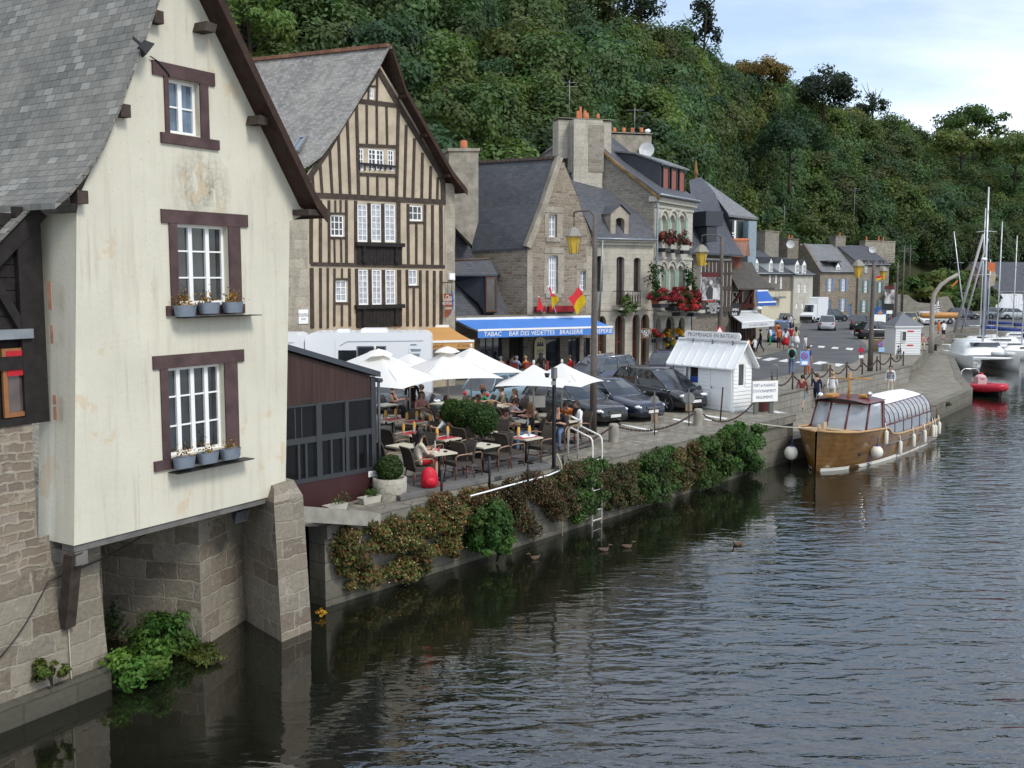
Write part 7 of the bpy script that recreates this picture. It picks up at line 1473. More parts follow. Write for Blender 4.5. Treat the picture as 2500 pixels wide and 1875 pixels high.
um=(r[0]+r[2])/2;mb=MB();mb.prism([K3.p(r[0]-.1,r[3]),K3.p(r[2]+.1,r[3]),K3.p(um,r[3]+.75)],-K3.n*.8);mb.build('roof',plain('blue_hut_roof',(.03,.10,.30),.6),t,o);mb=MB();mb.prism([K3.p(um-.3,r[3]+.08,.01),K3.p(um+.3,r[3]+.08,.01),K3.p(um,r[3]+.5,.01)],K3.n*.01);mb.build('orange_panel',plain('orange_panel',(.5,.2,.03),.6),t,o)
# ================================================================ more signs, lamps, posts in the street
def round_sign(label,x,y0,yc,r,face,ring,bar,plate=None,square=None):
 b=G(x,y0);fr_=Fr(b,84);top=D(x,yc-14,b.y);t=thing('road_sign',label,'road sign',b);o=t.location;mb=MB();mb.cyl(b,top,.035,n=7);mb.build('post',BROWNPOST,t,o);s_=b.y/FOC;c=fr_.P(x,yc,.05)
 if square:q=fr_.rect(*square);mb=MB();mb.fbox(fr_,q[0],q[2],q[1],q[3],.03,.05);mb.build('panel',plain('sign_blue_panel',(.16,.30,.58),.5),t,o)
 mb=MB();mb.cyl(c,c+fr_.n*.015,r*s_,n=20);mb.build('border',ring,t,o);mb=MB();mb.cyl(c+fr_.n*.016,c+fr_.n*.022,r*s_*.8,n=20);mb.build('face',face,t,o)
 if bar:mb=MB();mb.bar(c+fr_.n*.03+(fr_.d*-.62+V((0,0,.62)))*r*s_,c+fr_.n*.03+(fr_.d*.62+V((0,0,-.62)))*r*s_,.1*r*s_*2,.008,fr_.n);mb.build('stripe',ring,t,o)
 if plate:q=fr_.rect(*plate[:4]);mb=MB();mb.fbox(fr_,q[0],q[2],q[1],q[3],.055,.07);mb.build('plate',plate[4],t,o)
 return t
SBL=plain('sign_blue',(.10,.20,.52),.5);SRED=plain('sign_red',(.40,.02,.05),.5)
round_sign('blue no-parking sign with red ring in front of the boy in orange trousers',1964,926,869,8.5,SBL,SRED,True,(1956,882,1970,890,WHITE),(1953,857,1975,892))
round_sign('dark red round sign with a white plate at the bend of the road',2102,896,855,7,SRED,SRED,False,(2096,867,2107,874,WHITE));round_sign('round blue no-parking sign above a pale blue plate, by the tall lamp post',2149,907,840,7,SBL,SRED,True,(2144,848,2158,859,plain('pale_blue_plate',(.30,.45,.65),.5)))
b=G(2124,906);t=lamp_post('tall brown lamp post with banner, standing on the retaining wall',b,D(2133,640,b.y).z,.13,D(2096,650,b.y),.3,1.05)
b=V((D(2186,800,100).x,100,0));t=lamp_post('distant lamp post with a yellow lantern in front of the last far house',b,D(2186,640,100).z,.12,D(2157,662,100),.3,1.3)
FB2=Fr(D(2171,730,96),86);t=thing('poster_banner','small far-off street poster with grey picture and dark red top near the last house','poster',FB2.P(2171,765));o=t.location
for(x0,y0,x1,y1),m_,nm in(((2160,707,2182,741),poster,'print'),((2160,698,2182,706),plain('dark_red_banner',(.10,.015,.02),.7),'top_band'),((2162,742,2180,757),IRON,'text_panel'),((2164,758,2178,766),WHITE,'bottom_panel')):mb=MB();r=FB2.rect(x0,y0,x1,y1);mb.fbox(FB2,*r[::2],r[1],r[3],0,.05);mb.build(nm,m_,t,o)
mb=MB();c=FB2.P(2184,690,-.1);mb.cyl(V((c.x,c.y,0)),c,.12,n=8);mb.build('post',BROWNPOST,t,o)
b=G(2273,862);pts=[b,D(2275,800,b.y),D(2276,745,b.y),D(2281,718,b.y),D(2296,697,b.y),D(2316,682,b.y),D(2338,670,b.y)];mb=MB();mb.tube(pts,[.2,.17,.16,.16,.15,.14,.12],10);tag(mb.build('bent_lamp_post',plain('bent_post_grey',(.30,.27,.23),.7),None,b),'thick curved grey lamp column leaning towards the yachts','lamp post')
fb3=Fr(D(2335,690,b.y),80);mb=MB();mb.grid([[fb3.P(2338-14*k,682+14*k+3*j,.05*sin(3*k))for j in(0,1,2)]for k in(0,.4,.7,1)]);tag(mb.build('orange_pennant',plain('orange_cloth',(.42,.14,.03),.7),None,fb3.P(2335,690)),'small orange pennant blowing from the bent lamp column','flag')
flag(D(2286,770,b.y+2),D(2291,735,b.y+2),(WHITE,IRON,WHITE,IRON,WHITE,IRON,WHITE),quadfn(fb3,(2279,746),(2293,738),(2292,757),(2280,759),-2,.1),'black and white striped flag in front of the broken wall')
flag(D(2131,680,92),D(2137,665,92),(FRED,FYEL),quadfn(Fr(D(2145,680,92),84),(2138,673),(2156,675),(2150,682),(2139,686),0,.05),'small red and yellow flag on the tall lamp post by the far houses')
# posts and chains on the retaining wall
pp_=[]
for k in range(9):
 u=.35+k*(wl_-1.2)/8;p=fw.p(u,.06,-.25);mb=MB();mb.cyl(p,p+V((0,0,.8)),.04,n=7);mb.ball(p+V((0,0,.82)),.055,5,8);tag(mb.build('chain_post',RUST,None,p),f'thin iron chain post on the retaining wall, number {("one", "two", "three", "four", "five", "six", "seven", "eight", "nine")[k]} counted from the white kiosk','post','chain posts on the retaining wall');pp_.append(p+V((0,0,.74)))
for k,(a,b)in enumerate(zip(pp_,pp_[1:])):chain(a,b,.42,f'sagging chain on the retaining wall, {("first", "second", "third", "fourth", "fifth", "sixth", "seventh", "eighth")[k]} span from the white kiosk',14,.04,'chains on the retaining wall')
mb=MB();c=G(2022,906);mb.box(c+V((0,0,.22)),(.75,.45,.45),.7);tag(mb.build('stone_block',CONC,None,c),'low square stone block on the pavement by the zebra crossing','block')
mb=MB();c=G(2137,858);mb.box(c+V((0,0,.45)),(.75,.6,.9),.3);
for k in range(3):mb.box(c+V((0,0,.2+.28*k)),(.79,.64,.05),.3)
tag(mb.build('wooden_planter',plain('tan_wood_planter',(.26,.20,.12),.8),None,c),'tan wooden planter box behind the tall lamp post','planter')
mb=MB();b=G(1891,930);mb.tube([b+V((-.14,0,0)),b+V((-.14,0,.7)),b+V((-.08,0,.85)),b+V((.08,0,.85)),b+V((.14,0,.7)),b+V((.14,0,0))],.035,7);tag(mb.build('hoop_barrier',STEEL,None,b),'grey metal hoop barrier at the road edge behind the notice board','barrier')
t=thing('bench','dark bench beside the small white kiosk where people sit','bench',G(2264,856));o=t.location;mb=MB();mb.box(o+V((0,0,.45)),(1.5,.45,.06));mb.build('seat',OAK,t,o)
for s_ in(-1,1):mb=MB();mb.box(o+V((.6*s_,0,.21)),(.08,.4,.42));mb.build('leg',IRON,t,o)
mb=MB();c=D(2296,770,112);mb.lathe([(0,-2.4),(.3,-2.0),(.36,-.8),(.36,.8),(.3,2.0),(0,2.4)],(0,0,0),10);mx=Matrix.Rotation(R(90),3,'Y');mb.v=[mx@p+c for p in mb.v];tag(mb.build('kayak',plain('orange_kayak',(.40,.19,.05),.4,.4),None,c),'orange and white kayak on a rack at the distant car park','kayak')
# ================================================================ boats
def varnish():
 m=Mat('varnished_planks',.25,.5);u=m.co('Object',(.25,1,1));z=m.co('Object');w=m.n('TexWave',{'Vector':z,'Scale':1.6,'Distortion':.6,'Detail':2},bands_direction='Z')
 c=m.ramp(m.noise(u,5,5,.6),[(.3,(.105,.048,.008)),(.7,(.20,.098,.018))]);m.col(m.mix(m.math('MULTIPLY',m.ramp(w.outputs[1],[(0,1.0),(.12,0.0)]),.5),c,(.09,.04,.012)));m.b.inputs['Coat Weight'].default_value=.5;return m.m
VARN=varnish();MAHO=plain('dark_red_cabin_wood',(.11,.022,.02),.3,.5,0,.2);DECKW=plain('pale_deck_wood',(.42,.26,.12),.5,.3,0,.2);CLEARG=Mat('clear_canopy_sheet',.05,.8);CLEARG.col((.45,.50,.55));CLEARG.b.inputs['Alpha'].default_value=.55;CLEARG=CLEARG.m
bx=-qd;stem=G(1990,1151,WZ);BL=11.2;ctr=stem+qd*(BL/2)-qn*.0
t=thing('wooden_tour_boat','varnished wooden tour boat with glazed curved canopy moored at the quay','boat',(ctr.x,ctr.y,WZ),atan2(bx.y,bx.x));hl=BL/2
ST=[(hl,.04,.02,1.52),(hl-.10,.42,.05,1.52),(hl-.42,.88,.22,1.50),(hl-1.1,1.18,.55,1.46),(hl-2.2,1.24,.90,1.40),(hl-3.2,1.30,1.08,1.36),(hl-3.9,1.31,1.15,1.32),(hl-4.4,1.31,1.18,1.05),(hl-5.0,1.31,1.2,.96),(0,1.31,1.2,.93),(-2,1.28,1.18,.90),(-4,1.2,1.08,.90),(-hl,1.02,.9,.92)]
mb=MB();mb.grid([[V((x,s_*(bw+(bd-bw)*f**.8),-.35+(zd+.35)*f))for s_,fs_ in((1,(1,.85,.6,.35,0)),(-1,(0,.35,.6,.85,1)))for f in fs_]for x,bd,bw,zd in ST],True);x,bd,bw,zd=ST[-1];mb.face([(x,bd,zd),(x,-bd,zd),(x,-bw,-.35),(x,bw,-.35)]);mb.build('hull',VARN,t)
mb=MB();mb.grid([[V((x,s_*(bw+(bd-bw)*f**.8+.012),z))for z,f in((-.1,.1),(.04,.2),(.05,.2),(.13,.26))]for s_ in(1,)for x,bd,bw,zd in ST[1:]],True);mb.grid([[V((x,-(bw+(bd-bw)*f**.8+.012),z))for z,f in((.05,.2),(.13,.26))]for x,bd,bw,zd in ST[1:]],True);mb.build('waterline_stripe',OFFW,t)
mb=MB();mb.grid([[V((x,s_*(bw+(bd-bw)*.22+.008),z))for z in(-.2,.06)]for s_ in(1,)for x,bd,bw,zd in ST[1:]],True);mb.build('boot_top',MAHO,t)
mb=MB();mb.grid([[V((x,bd*k,zd-.03+.05*(1-k*k)))for k in(-1,-.5,0,.5,1)]for x,bd,bw,zd in ST if x>hl-4.0],True);mb.build('fore_deck',DECKW,t);mb=MB();mb.grid([[V((x,bd*k,zd-.12))for k in(-1,1)]for x,bd,bw,zd in ST if x<hl-3.8],True);mb.build('side_deck',MAHO,t)
mb=MB()
for s_ in(1,-1):mb.tube([V((x,s_*bd,zd+.02))for x,bd,bw,zd in ST],.045,6)
mb.build('gunwale',DECKW,t);mb=MB()
for s_ in(1,-1):mb.tube([V((x,s_*(bw+(bd-bw)*.75+.03),zz))for x,bd,bw,zz in[(hl-4,1.31,1.15,.68),(0,1.31,1.2,.66),(-3,1.25,1.13,.66),(-hl,1.02,.9,.72)]],.035,6)
mb.build('rubbing_strake',plain('grey_strake',(.16,.15,.15),.6),t)
cx0,cx1,cb,ctp=hl-1.75,hl-3.7,1.36,2.42;fw_=lambda s_,f,z:V((cx0-.45*(z-cb)+(-.28)*abs(s_)**2,s_*1.12*(1-.05*(z-cb)),z))
mb=MB()
for s_ in(-1,-.34,.34,1):mb.tube([fw_(s_,0,cb),fw_(s_,0,ctp)],.04,6)
for z in(cb+.03,ctp):mb.tube([fw_(s_/4,0,z)for s_ in range(-4,5)],.045,6)
for s_ in(1,-1):mb.tube([fw_(s_,0,ctp),(cx1,s_*1.14,ctp)],.045,6);mb.tube([fw_(s_,0,cb+.03),(cx1,s_*1.2,cb)],.05,6);mb.bar((cx1+.05,s_*1.18,cb-.3),(cx1+.05,s_*1.14,ctp),.22,.1,(0,1,0))
mb.build('windscreen_frame',MAHO,t);mb=MB();mb.grid([[fw_(s_/4,0,z)for s_ in range(-4,5)]for z in(cb,ctp)],True)
for s_ in(1,-1):mb.face([fw_(s_,0,cb),(cx1,s_*1.19,cb),(cx1,s_*1.14,ctp),fw_(s_,0,ctp)])
mb.build('windscreen',CLEARG,t);mb=MB();mb.grid([[V((x,1.2*k*w_,ctp+.04+.13*(1-k*k)))for k in(-1,-.6,0,.6,1)]for x,w_ in((cx0-.32,.9),(cx0-.6,.98),(cx1-.25,1.0))],True);mb.grid([[V((x,1.2*k*w_,ctp-.01))for k in(-1,0,1)]for x,w_ in((cx0-.32,.9),(cx1-.25,1.0))],False)
mb.build('cabin_roof',MAHO,t)
ca,cbk=cx1-.2,-hl+1.6;NR=11;prof=[(1.22,.9),(1.2,1.42),(1.2,1.45),(1.14,1.78),(.98,2.02),(.78,2.15)]
mb=MB()
for s_ in(1,-1):mb.grid([[V((x,s_*y*w_,z))for y,z in prof]for x,w_ in[(ca+(cbk-ca)*k/NR,1-.06*(k/NR)**2)for k in range(NR+1)]],True)
mb.build('canopy_glazing',CLEARG,t);mb=MB()
for k in range(NR+1):
 x=ca+(cbk-ca)*k/NR;w_=1-.06*(k/NR)**2
 for s_ in(1,-1):mb.tube([V((x,s_*(y*w_+.01),z))for y,z in(prof if k%2==0 else prof[2:])],.018,5)
for s_ in(1,-1):
 for y,z,r in((1.2,1.44,.035),(1.225,.92,.035),(.8,2.15,.025)):mb.tube([V((ca+(cbk-ca)*k/6,s_*y*(1-.06*(k/6)**2),z))for k in range(7)],r,5)
mb.build('canopy_rib',MAHO,t);mb=MB();mb.grid([[V((x,k*w_,z0+.22*(1-(k/.82)**2)))for k in(-.82,-.5,0,.5,.82)]for x,w_,z0 in((ca+.3,1.0,2.12),(0,1.0,2.17),(cbk+.4,.96,2.15),(cbk-.5,.95,1.98),(cbk-.9,.8,1.72))],True);mb.build('canopy_roof',WHITE,t)
mb=MB()
for k in range(6):x=ca-.8-k*.95;mb.box((x,.55,1.0),(.4,.7,.5));mb.box((x,-.55,1.0),(.4,.7,.5))
mb.build('passenger_seat',plain('blue_grey_seat',(.08,.1,.14),.7),t);mb=MB();mb.box((0,0,.55),(8,2.2,.06));mb.build('cabin_floor',OAK,t)
mb=MB();mb.cyl((cx0-1.0,.1,ctp+.1),(cx0-1.15,.1,ctp+1.15),.055,.04,8);mb.cyl((cx0-1.1,-.75,ctp+.85),(cx0-1.1,.95,ctp+.95),.03,n=6);mb.build('signal_mast',plain('orange_varnished_mast',(.45,.21,.05),.4),t)
mb=MB();mb.box((cx0-.7,-.45,ctp+.24),(.7,.35,.1));mb.box((cx0-1.5,.55,ctp+.22),(.5,.3,.08));mb.build('roof_box',plain('orange_varnished_mast',(.45,.21,.05),.4),t);mb=MB();mb.ball((cx0-1.55,.75,ctp+.3),(.16,.1,.1));mb.ball((cx0-.3,-.75,ctp+.25),.12);mb.build('searchlight',CHROME,t)
mb=MB();mb.box((hl-1.0,-.1,1.62),(.32,.06,.28));mb.tube([(hl-.7+.12*cos(a*.9),.25+.28*sin(a*.9)+.02*a,1.55)for a in range(16)],.03,5);mb.ball((hl-.95,-.3,1.6),.07);mb.cyl((hl-.25,0,1.5),(hl-.25,0,1.72),.05,n=8);mb.build('deck_gear',plain('rope_and_cleats',(.40,.32,.2),.8),t)
mb=MB();mb.tube([(-hl+.3,1.0,.9),(-hl+.3,1.0,1.5),(-hl+.1,0,1.55),(-hl+.3,-1,1.5),(-hl+.3,-1,.9)],.02,5);mb.build('stern_rail',MAHO,t)
FEN=plain('white_fender',(.66,.63,.54),.5,.3,0,.06)
def world(l):a=atan2(bx.y,bx.x);x,y=rot2(l[0],l[1],a);return V((ctr.x+x,ctr.y+y,WZ+l[2]))
def fender(l,r,h,label):
 p=world(l);f=thing('boat_fender',label,'fender',p,0,'white fenders on the tour boat');mb=MB()
 if h==0:mb.ball(p,(r,r,r*1.05),10,14)
 else:mb.lathe([(0,-h),(r*.7,-h),(r,-h+r*.6),(r,h-r*.6),(r*.7,h),(0,h)],p,10)
 mb.build('body',FEN,f,p);mb=MB();top_=r if h==0 else h;mb.lathe([(r*.45,top_*.86),(r*.3,top_*1.15),(0,top_*1.2)],p,8);mb.tube([p+V((0,0,top_)),world((l[0]-.1,l[1]*.93 if h else l[1],max(l[2]+top_+.3,1.0)))],.02,5);mb.build('cap',plain('navy_cap',(.02,.03,.14),.5)if h==0 else FEN,f,p)
fender((hl-.3,-1.12,.55),.26,0,'white ball fender hanging at the bow between boat and quay');fender((hl-2.6,1.36,.55),.24,0,'white ball fender with blue cap on the visible varnished side')
for k,(dx,z,nm)in enumerate(((3.55,1.0,'topmost, just behind the bow deck'),(5.2,.38,'first low one behind the ball fender'),(6.8,.48,'second low one'),(8.2,.48,'third low one, small'),(9.5,.55,'first of three at the stern'),(10.0,.5,'second of three at the stern'),(10.7,.55,'last at the stern'))):fender((hl-dx,1.37-.02*max(0,k-3)*3,z),.085,.27,f'white cylinder fender on the tour boat, {nm}')
p=world((hl-.2,-.05,1.62));q=G(1825,1030,.05);mb=MB();mb.tube([p.lerp(q,k/8)+V((0,0,-.06*sin(pi*k/8)))for k in range(9)],.022,5);tag(mb.build('mooring_line',plain('pale_rope',(.45,.42,.33),.9),None,p),'pale mooring line from the wooden bow to the quay','rope')
# yachts
SAILB=plain('blue_sail_cover',(.02,.04,.17),.8);MASTM=plain('aluminium_mast',(.55,.57,.58),.35,.5,.5,.05);HULLW=plain('yacht_gelcoat',(.74,.75,.73),.35,.4,0,.04)
def yacht(label,c,ang,L,mast,cover=SAILB,hullm=None,lean=0.0,cabin=True):
 t=thing('sailing_yacht',label,'sailing boat',(c.x,c.y,WZ),ang,'moored yachts');B=L*.16;S_=[(L/2,.02,.95),(L*.42,.35,.92),(L*.3,.7,.88),(L*.1,1,.82),(-L*.2,1,.78),(-L*.42,.85,.8),(-L/2,.7,.82)]
 mb=MB();mb.grid([[V((x,s_*B*w*f,z))for s_,f,z in((1,1,zd),(1,.92,.4),(1,.6,-.15),(-1,.6,-.15),(-1,.92,.4),(-1,1,zd))]for x,w,zd in S_],True);x,w,zd=S_[-1];mb.face([(x,B*w,zd),(x,B*w*.6,-.15),(x,-B*w*.6,-.15),(x,-B*w,zd)]);mb.build('hull',hullm or HULLW,t)
 mb=MB();mb.grid([[V((x,B*w*k,zd-.02+.05*(1-k*k)))for k in(-1,0,1)]for x,w,zd in S_],True);mb.build('deck',HULLW,t)
 if cabin:
  mb=MB();mb.grid([[V((x,y*B*w,z))for y,z in((-.62,.8),(-.5,.8+h),(0,.86+h),(.5,.8+h),(.62,.8))]for x,w,h in((L*.26,.5,.05),(L*.2,.75,.38),(-L*.12,.95,.5),(-L*.15,.95,.1))],True);mb.build('cabin',HULLW,t);mb=MB()
  for s_ in(1,-1):mb.box((L*.04,s_*B*.52,1.08),(L*.2,.06,.14),s_*-.06)
  mb.build('cabin_window',CARG,t)
 if mast:
  mb=MB();mx_=L*.08;mb.tube([(mx_,0,.8),(mx_+lean*.5,0,mast*.5),(mx_+lean,0,mast)],[.075,.07,.05],7);mb.build('mast',MASTM,t);mb=MB()
  for f in(.45,.72):mb.tube([(mx_+lean*f-.1,-.75,mast*f),(mx_+lean*f,0,mast*f+.05),(mx_+lean*f-.1,.75,mast*f)],.025,4)
  mb.build('spreader',MASTM,t);mb=MB()
  for a,b in(((L*.48,0,.95),mast),((-L*.48,0,.85),mast),((mx_,B,.85),mast*.9),((mx_,-B,.85),mast*.9)):mb.cyl(a,(mx_+lean*b/mast,0,b),.009,n=3,cap=False)
  mb.build('rigging',STEEL,t);mb=MB();mb.cyl((mx_-.1,0,1.9),(mx_-L*.42,0,1.85),.06,n=7);mb.build('boom',MASTM,t)
  if cover:mb=MB();mb.tube([(mx_-.1,0,2.15),(mx_-L*.15,0,2.08),(mx_-L*.4,0,1.98)],[.2,.17,.1],8);mb.build('sail_cover',cover,t)
 mb=MB()
 for s_ in(1,-1):mb.tube([(x,s_*B*w*.96,zd+.5)for x,w,zd in S_],.014,4)
 mb.build('guard_rail',STEEL,t);return t
W_=lambda x,Y:V((D(x,800,Y).x,Y,WZ))
yacht('white yacht with blue sail cover moored behind the catamaran on the right',W_(2452,104),R(170),8.5,13.0);yacht('white yacht with very tall mast just left of the tan house gable',W_(2408,108),R(175),8,14.6);yacht('white yacht cut by the right picture edge, nearest of the moored yachts',W_(2515,92),R(185),9,10.8)
yacht('small white open boat at the bank behind the catamaran',W_(2350,108),R(140),5.5,0,None,None,0,False);yacht('blue covered yacht with short mast deep in the marina',W_(2425,120),R(160),8,9.5,SAILB,plain('navy_hull',(.02,.035,.12),.4));yacht('white motor boat without mast between the catamaran and the right edge',W_(2482,97),R(178),7,0);yacht('pale yacht with leaning grey mast next to the far bank',W_(2375,116),R(200),9,12.5,None,None,2.6);yacht('white yacht far back at the right edge with blue cover',W_(2488,114),R(172),8.5,12.0);yacht('low white boat alongside the quay under the lowered mast',W_(2372,99),R(185),7,0)
a,b=D(2330,812,105),D(2401,572,105);mb=MB();mb.cyl(a,b,.17,.13,8);mb.cyl(a+V((.7,0,0)),b+V((.5,0,-.4)),.1,n=6);tag(mb.build('lowered_mast',plain('grey_mast_bundle',(.32,.30,.30),.6),None,a),'thick lowered mast leaning diagonally over the moored yachts','mast')
# catamaran
c=W_(2392,84);t=thing('catamaran','white catamaran with rounded cabin and tall mast, bows towards us','sailing boat',(c.x,c.y,WZ),R(-97))
for s_ in(1,-1):
 mb=MB();mb.grid([[V((x,s_*1.75+y*w,z))for y,z in((.32,zd),(.34,.5),(.12,-.2),(-.12,-.2),(-.34,.5),(-.32,zd))]for x,w,zd in((4.2,.1,1.15),(3.7,.6,1.15),(2,1,1.1),(-2,1.1,1.0),(-4,1,.9))],True);mb.build('hull',HULLW,t)
mb=MB();mb.cyl((3.3,-1.8,.95),(3.3,1.8,.95),.09,n=8);mb.prism([(2.2,-1.8,.75),(-3.8,-1.8,.75),(-3.8,-1.8,1.1),(2.2,-1.8,1.1)],(0,3.6,0));mb.build('bridge_deck',HULLW,t)
mb=MB();mb.grid([[V((x,y,1.08+h*k))for y,k in((-1.7,0),(-1.45,.55),(-1.0,.9),(0,1),(1.0,.9),(1.45,.55),(1.7,0))]for x,h in((2.3,.05),(1.7,.55),(1.0,1.05),(-.5,1.25),(-2.5,1.2),(-2.6,.1))],True);mb.build('cabin',HULLW,t);mb=MB();mb.grid([[V((x,y,1.1+h))for y in(-1.15,-.6,0,.6,1.15)]for x,h in((1.62,.72),(1.22,.98))],True);mb.build('cabin_window',CARG,t)
mb=MB();mb.tube([(.9,0,2.0),(.75,0,8),(.6,0,14.6)],[.1,.09,.06],8);mb.build('mast',MASTM,t);mb=MB();mb.tube([(.6,-1,7.5),(.75,0,7.6),(.6,1,7.5)],.03,5);mb.tube([(.6,-.8,11),(.7,0,11.1),(.6,.8,11)],.03,5);mb.build('spreader',MASTM,t);mb=MB()
for a in((3.3,0,1.0),(-1,1.9,1.1),(-1,-1.9,1.1)):mb.cyl(a,(.65,0,13),.012,n=3,cap=False)
mb.build('rigging',STEEL,t);mb=MB();mb.tube([(.6,.12,2.6),(.5,.14,7.5)],[.16,.12],7);mb.build('sail_cover',plain('blue_grey_sail',(.12,.15,.30),.8),t);mb=MB();mb.grid([[V((.8+.05*j,.15+.55*k,7.9+.7*j-.1*k))for k in(0,.5,1)]for j in(0,.5,1)]);mb.build('orange_flag',plain('orange_flag_cloth',(.62,.16,.05),.7),t);mb=MB();mb.ball((.9,-.2,8.8),(.25,.25,.14));mb.build('radar_dome',WHITE,t)
mb=MB();pts=[V((2.75+.25*cos(a),1.0+.75*cos(a)*0+.8*sin(a),1.28+.18*sin(a*2)*0))for a in[k*pi/6 for k in range(13)]];mb.tube(pts,.16,7);tag(mb.build('grey_tender',plain('tender_grey',(.5,.52,.52),.6),t),'','x')if 0 else mb.build('tender',plain('tender_grey',(.5,.52,.52),.6),t)
# red inflatable
c=G(2408,968,WZ);t=thing('red_dinghy','red inflatable boat with steel arch moored at the end of the lower quay','inflatable boat',c+V((.3,1.2,0)),R(-80));mb=MB()
mb.tube([(-1.9,.75,.42),(.3,.75,.45),(1.2,.6,.52),(1.75,.25,.62),(1.85,0,.64),(1.75,-.25,.62),(1.2,-.6,.52),(.3,-.75,.45),(-1.9,-.75,.42)],.26,10);mb.build('tube',plain('red_hypalon',(.42,.012,.03),.4,.4,0,.1),t);mb=MB();mb.grid([[V((x,y*w,z))for y,z in((-1,.35),(-.5,0),(0,-.25),(.5,0),(1,.35))]for x,w in((1.75,.15),(1,.55),(-1.9,.7))],True);mb.build('hull',plain('black_hull',(.015,.015,.017),.5),t)
mb=MB();mb.tube([(-1.3,.62,.6),(-1.35,.6,1.35),(-1.35,.4,1.5),(-1.35,-.4,1.5),(-1.35,-.6,1.35),(-1.3,-.62,.6)],.035,6);mb.build('arch',CHROME,t);mb=MB();mb.box((-.3,0,.75),(.55,.6,.6));mb.ball((-.25,0,1.05),(.3,.35,.2));mb.build('console',plain('pinkish_console',(.55,.35,.36),.5),t);mb=MB();mb.box((-1.2,.7,.95),(.25,.12,.6));mb.build('red_post',FRED,t)
# ducks
DUCKM=plain('brown_duck_feathers',(.09,.06,.04),.8,.2,0,.5,20);
for k,(x,y,hd)in enumerate(((1305,1365,200),(1475,1345,15),(1532,1337,10),(1800,1331,190))):
 p=G(x,y,WZ);t=thing('duck',f'small brown duck on the dark water, {("leftmost, nearest the hanging rope", "second from the left", "third from the left, just beyond the pair", "rightmost, on the brighter ripples")[k]}','duck',p,R(hd),'ducks on the river');mb=MB();mb.grid([[V((x_*.7,r*.7*cos(a*pi/5),.03+(r*.8*sin(a*pi/5)+dz)*.7))for a in range(10)]for x_,r,dz in((-.24,.01,.09),(-.16,.07,.03),(0,.11,0),(.12,.085,.01),(.16,.05,.06),(.17,.04,.13),(.2,.045,.18),(.24,.035,.19),(.27,.01,.18))],True,True);mb.build('body',DUCKM,t);mb=MB();mb.ball((.2,0,.155),(.035,.014,.009),5,6);mb.build('bill',plain('duck_bill',(.2,.13,.04),.6),t)
 # ================================================================ people: one skinned body per pose, shared by copies
SKIN=plain('skin',(.46,.27,.19),.6,.3,0,.06);SKIN2=plain('tanned_skin',(.34,.18,.12),.6,.3,0,.06)
SEG={'head':0,'neck':0,'torso':1,'uarm':2,'farm':3,'hand':0,'thigh':4,'calf':5,'foot':6}
def body(pose,fem=False):
 J=dict(pose);vs,es,rs,sg=[],[],[],[]
 def chain_(names,radii,kinds,start=None):
  prev=start
  for nme,r,k in zip(names,radii,kinds):
   vs.append(V(J[nme]));rs.append(r if isinstance(r,tuple)else(r,r));i=len(vs)-1
   if prev is not None:es.append((prev,i));sg.append((prev,i,k))
   prev=i
  return prev
 f=.9 if fem else 1.0;J['belly']=V(J['pel']).lerp(V(J['chest']),.45);J['htop']=V(J['head'])+(V(J['head'])-V(J['neck'])).normalized()*.09
 J['jaw']=V(J['neck']).lerp(V(J['head']),.55)+V((.0,.012,0))
 chain_(['pel','belly','chest','neck','jaw','head','htop'],[(.155,.115),(.135*f,.10),(.165*f,.115),.055,.068,.092,.06],[None,'torso','torso','neck','head','head','head']);pel,ch=0,2
 for s in(-1,1):
  S_=lambda n:V((J[n][0]*s,J[n][1],J[n][2]))if len(J[n])==3 else None
  g=lambda n:J.get(n+('L' if s<0 else 'R'),J.get(n));mirror=lambda n:V((abs(g(n)[0])*s if n+'L' not in J else g(n)[0],g(n)[1],g(n)[2]))
  for nme in('sh','el','wr','hd','hip','kn','an','toe'):J['_'+nme]=mirror(nme)
  chain_(['_sh','_el','_wr','_hd'],[.062*f,.043*f,.031,(.042,.022)],['torso','uarm','farm','hand'],ch)
  a,b=V(J['_wr']),V(J['_hd']);d=(b-a).normalized();fingers.append((b,d,s));chain_(['_hip','_kn','_an','_toe'],[.098,.063,.043,(.045,.03)],['torso','thigh','calf','foot'],pel)
 return vs,es,rs,sg,J
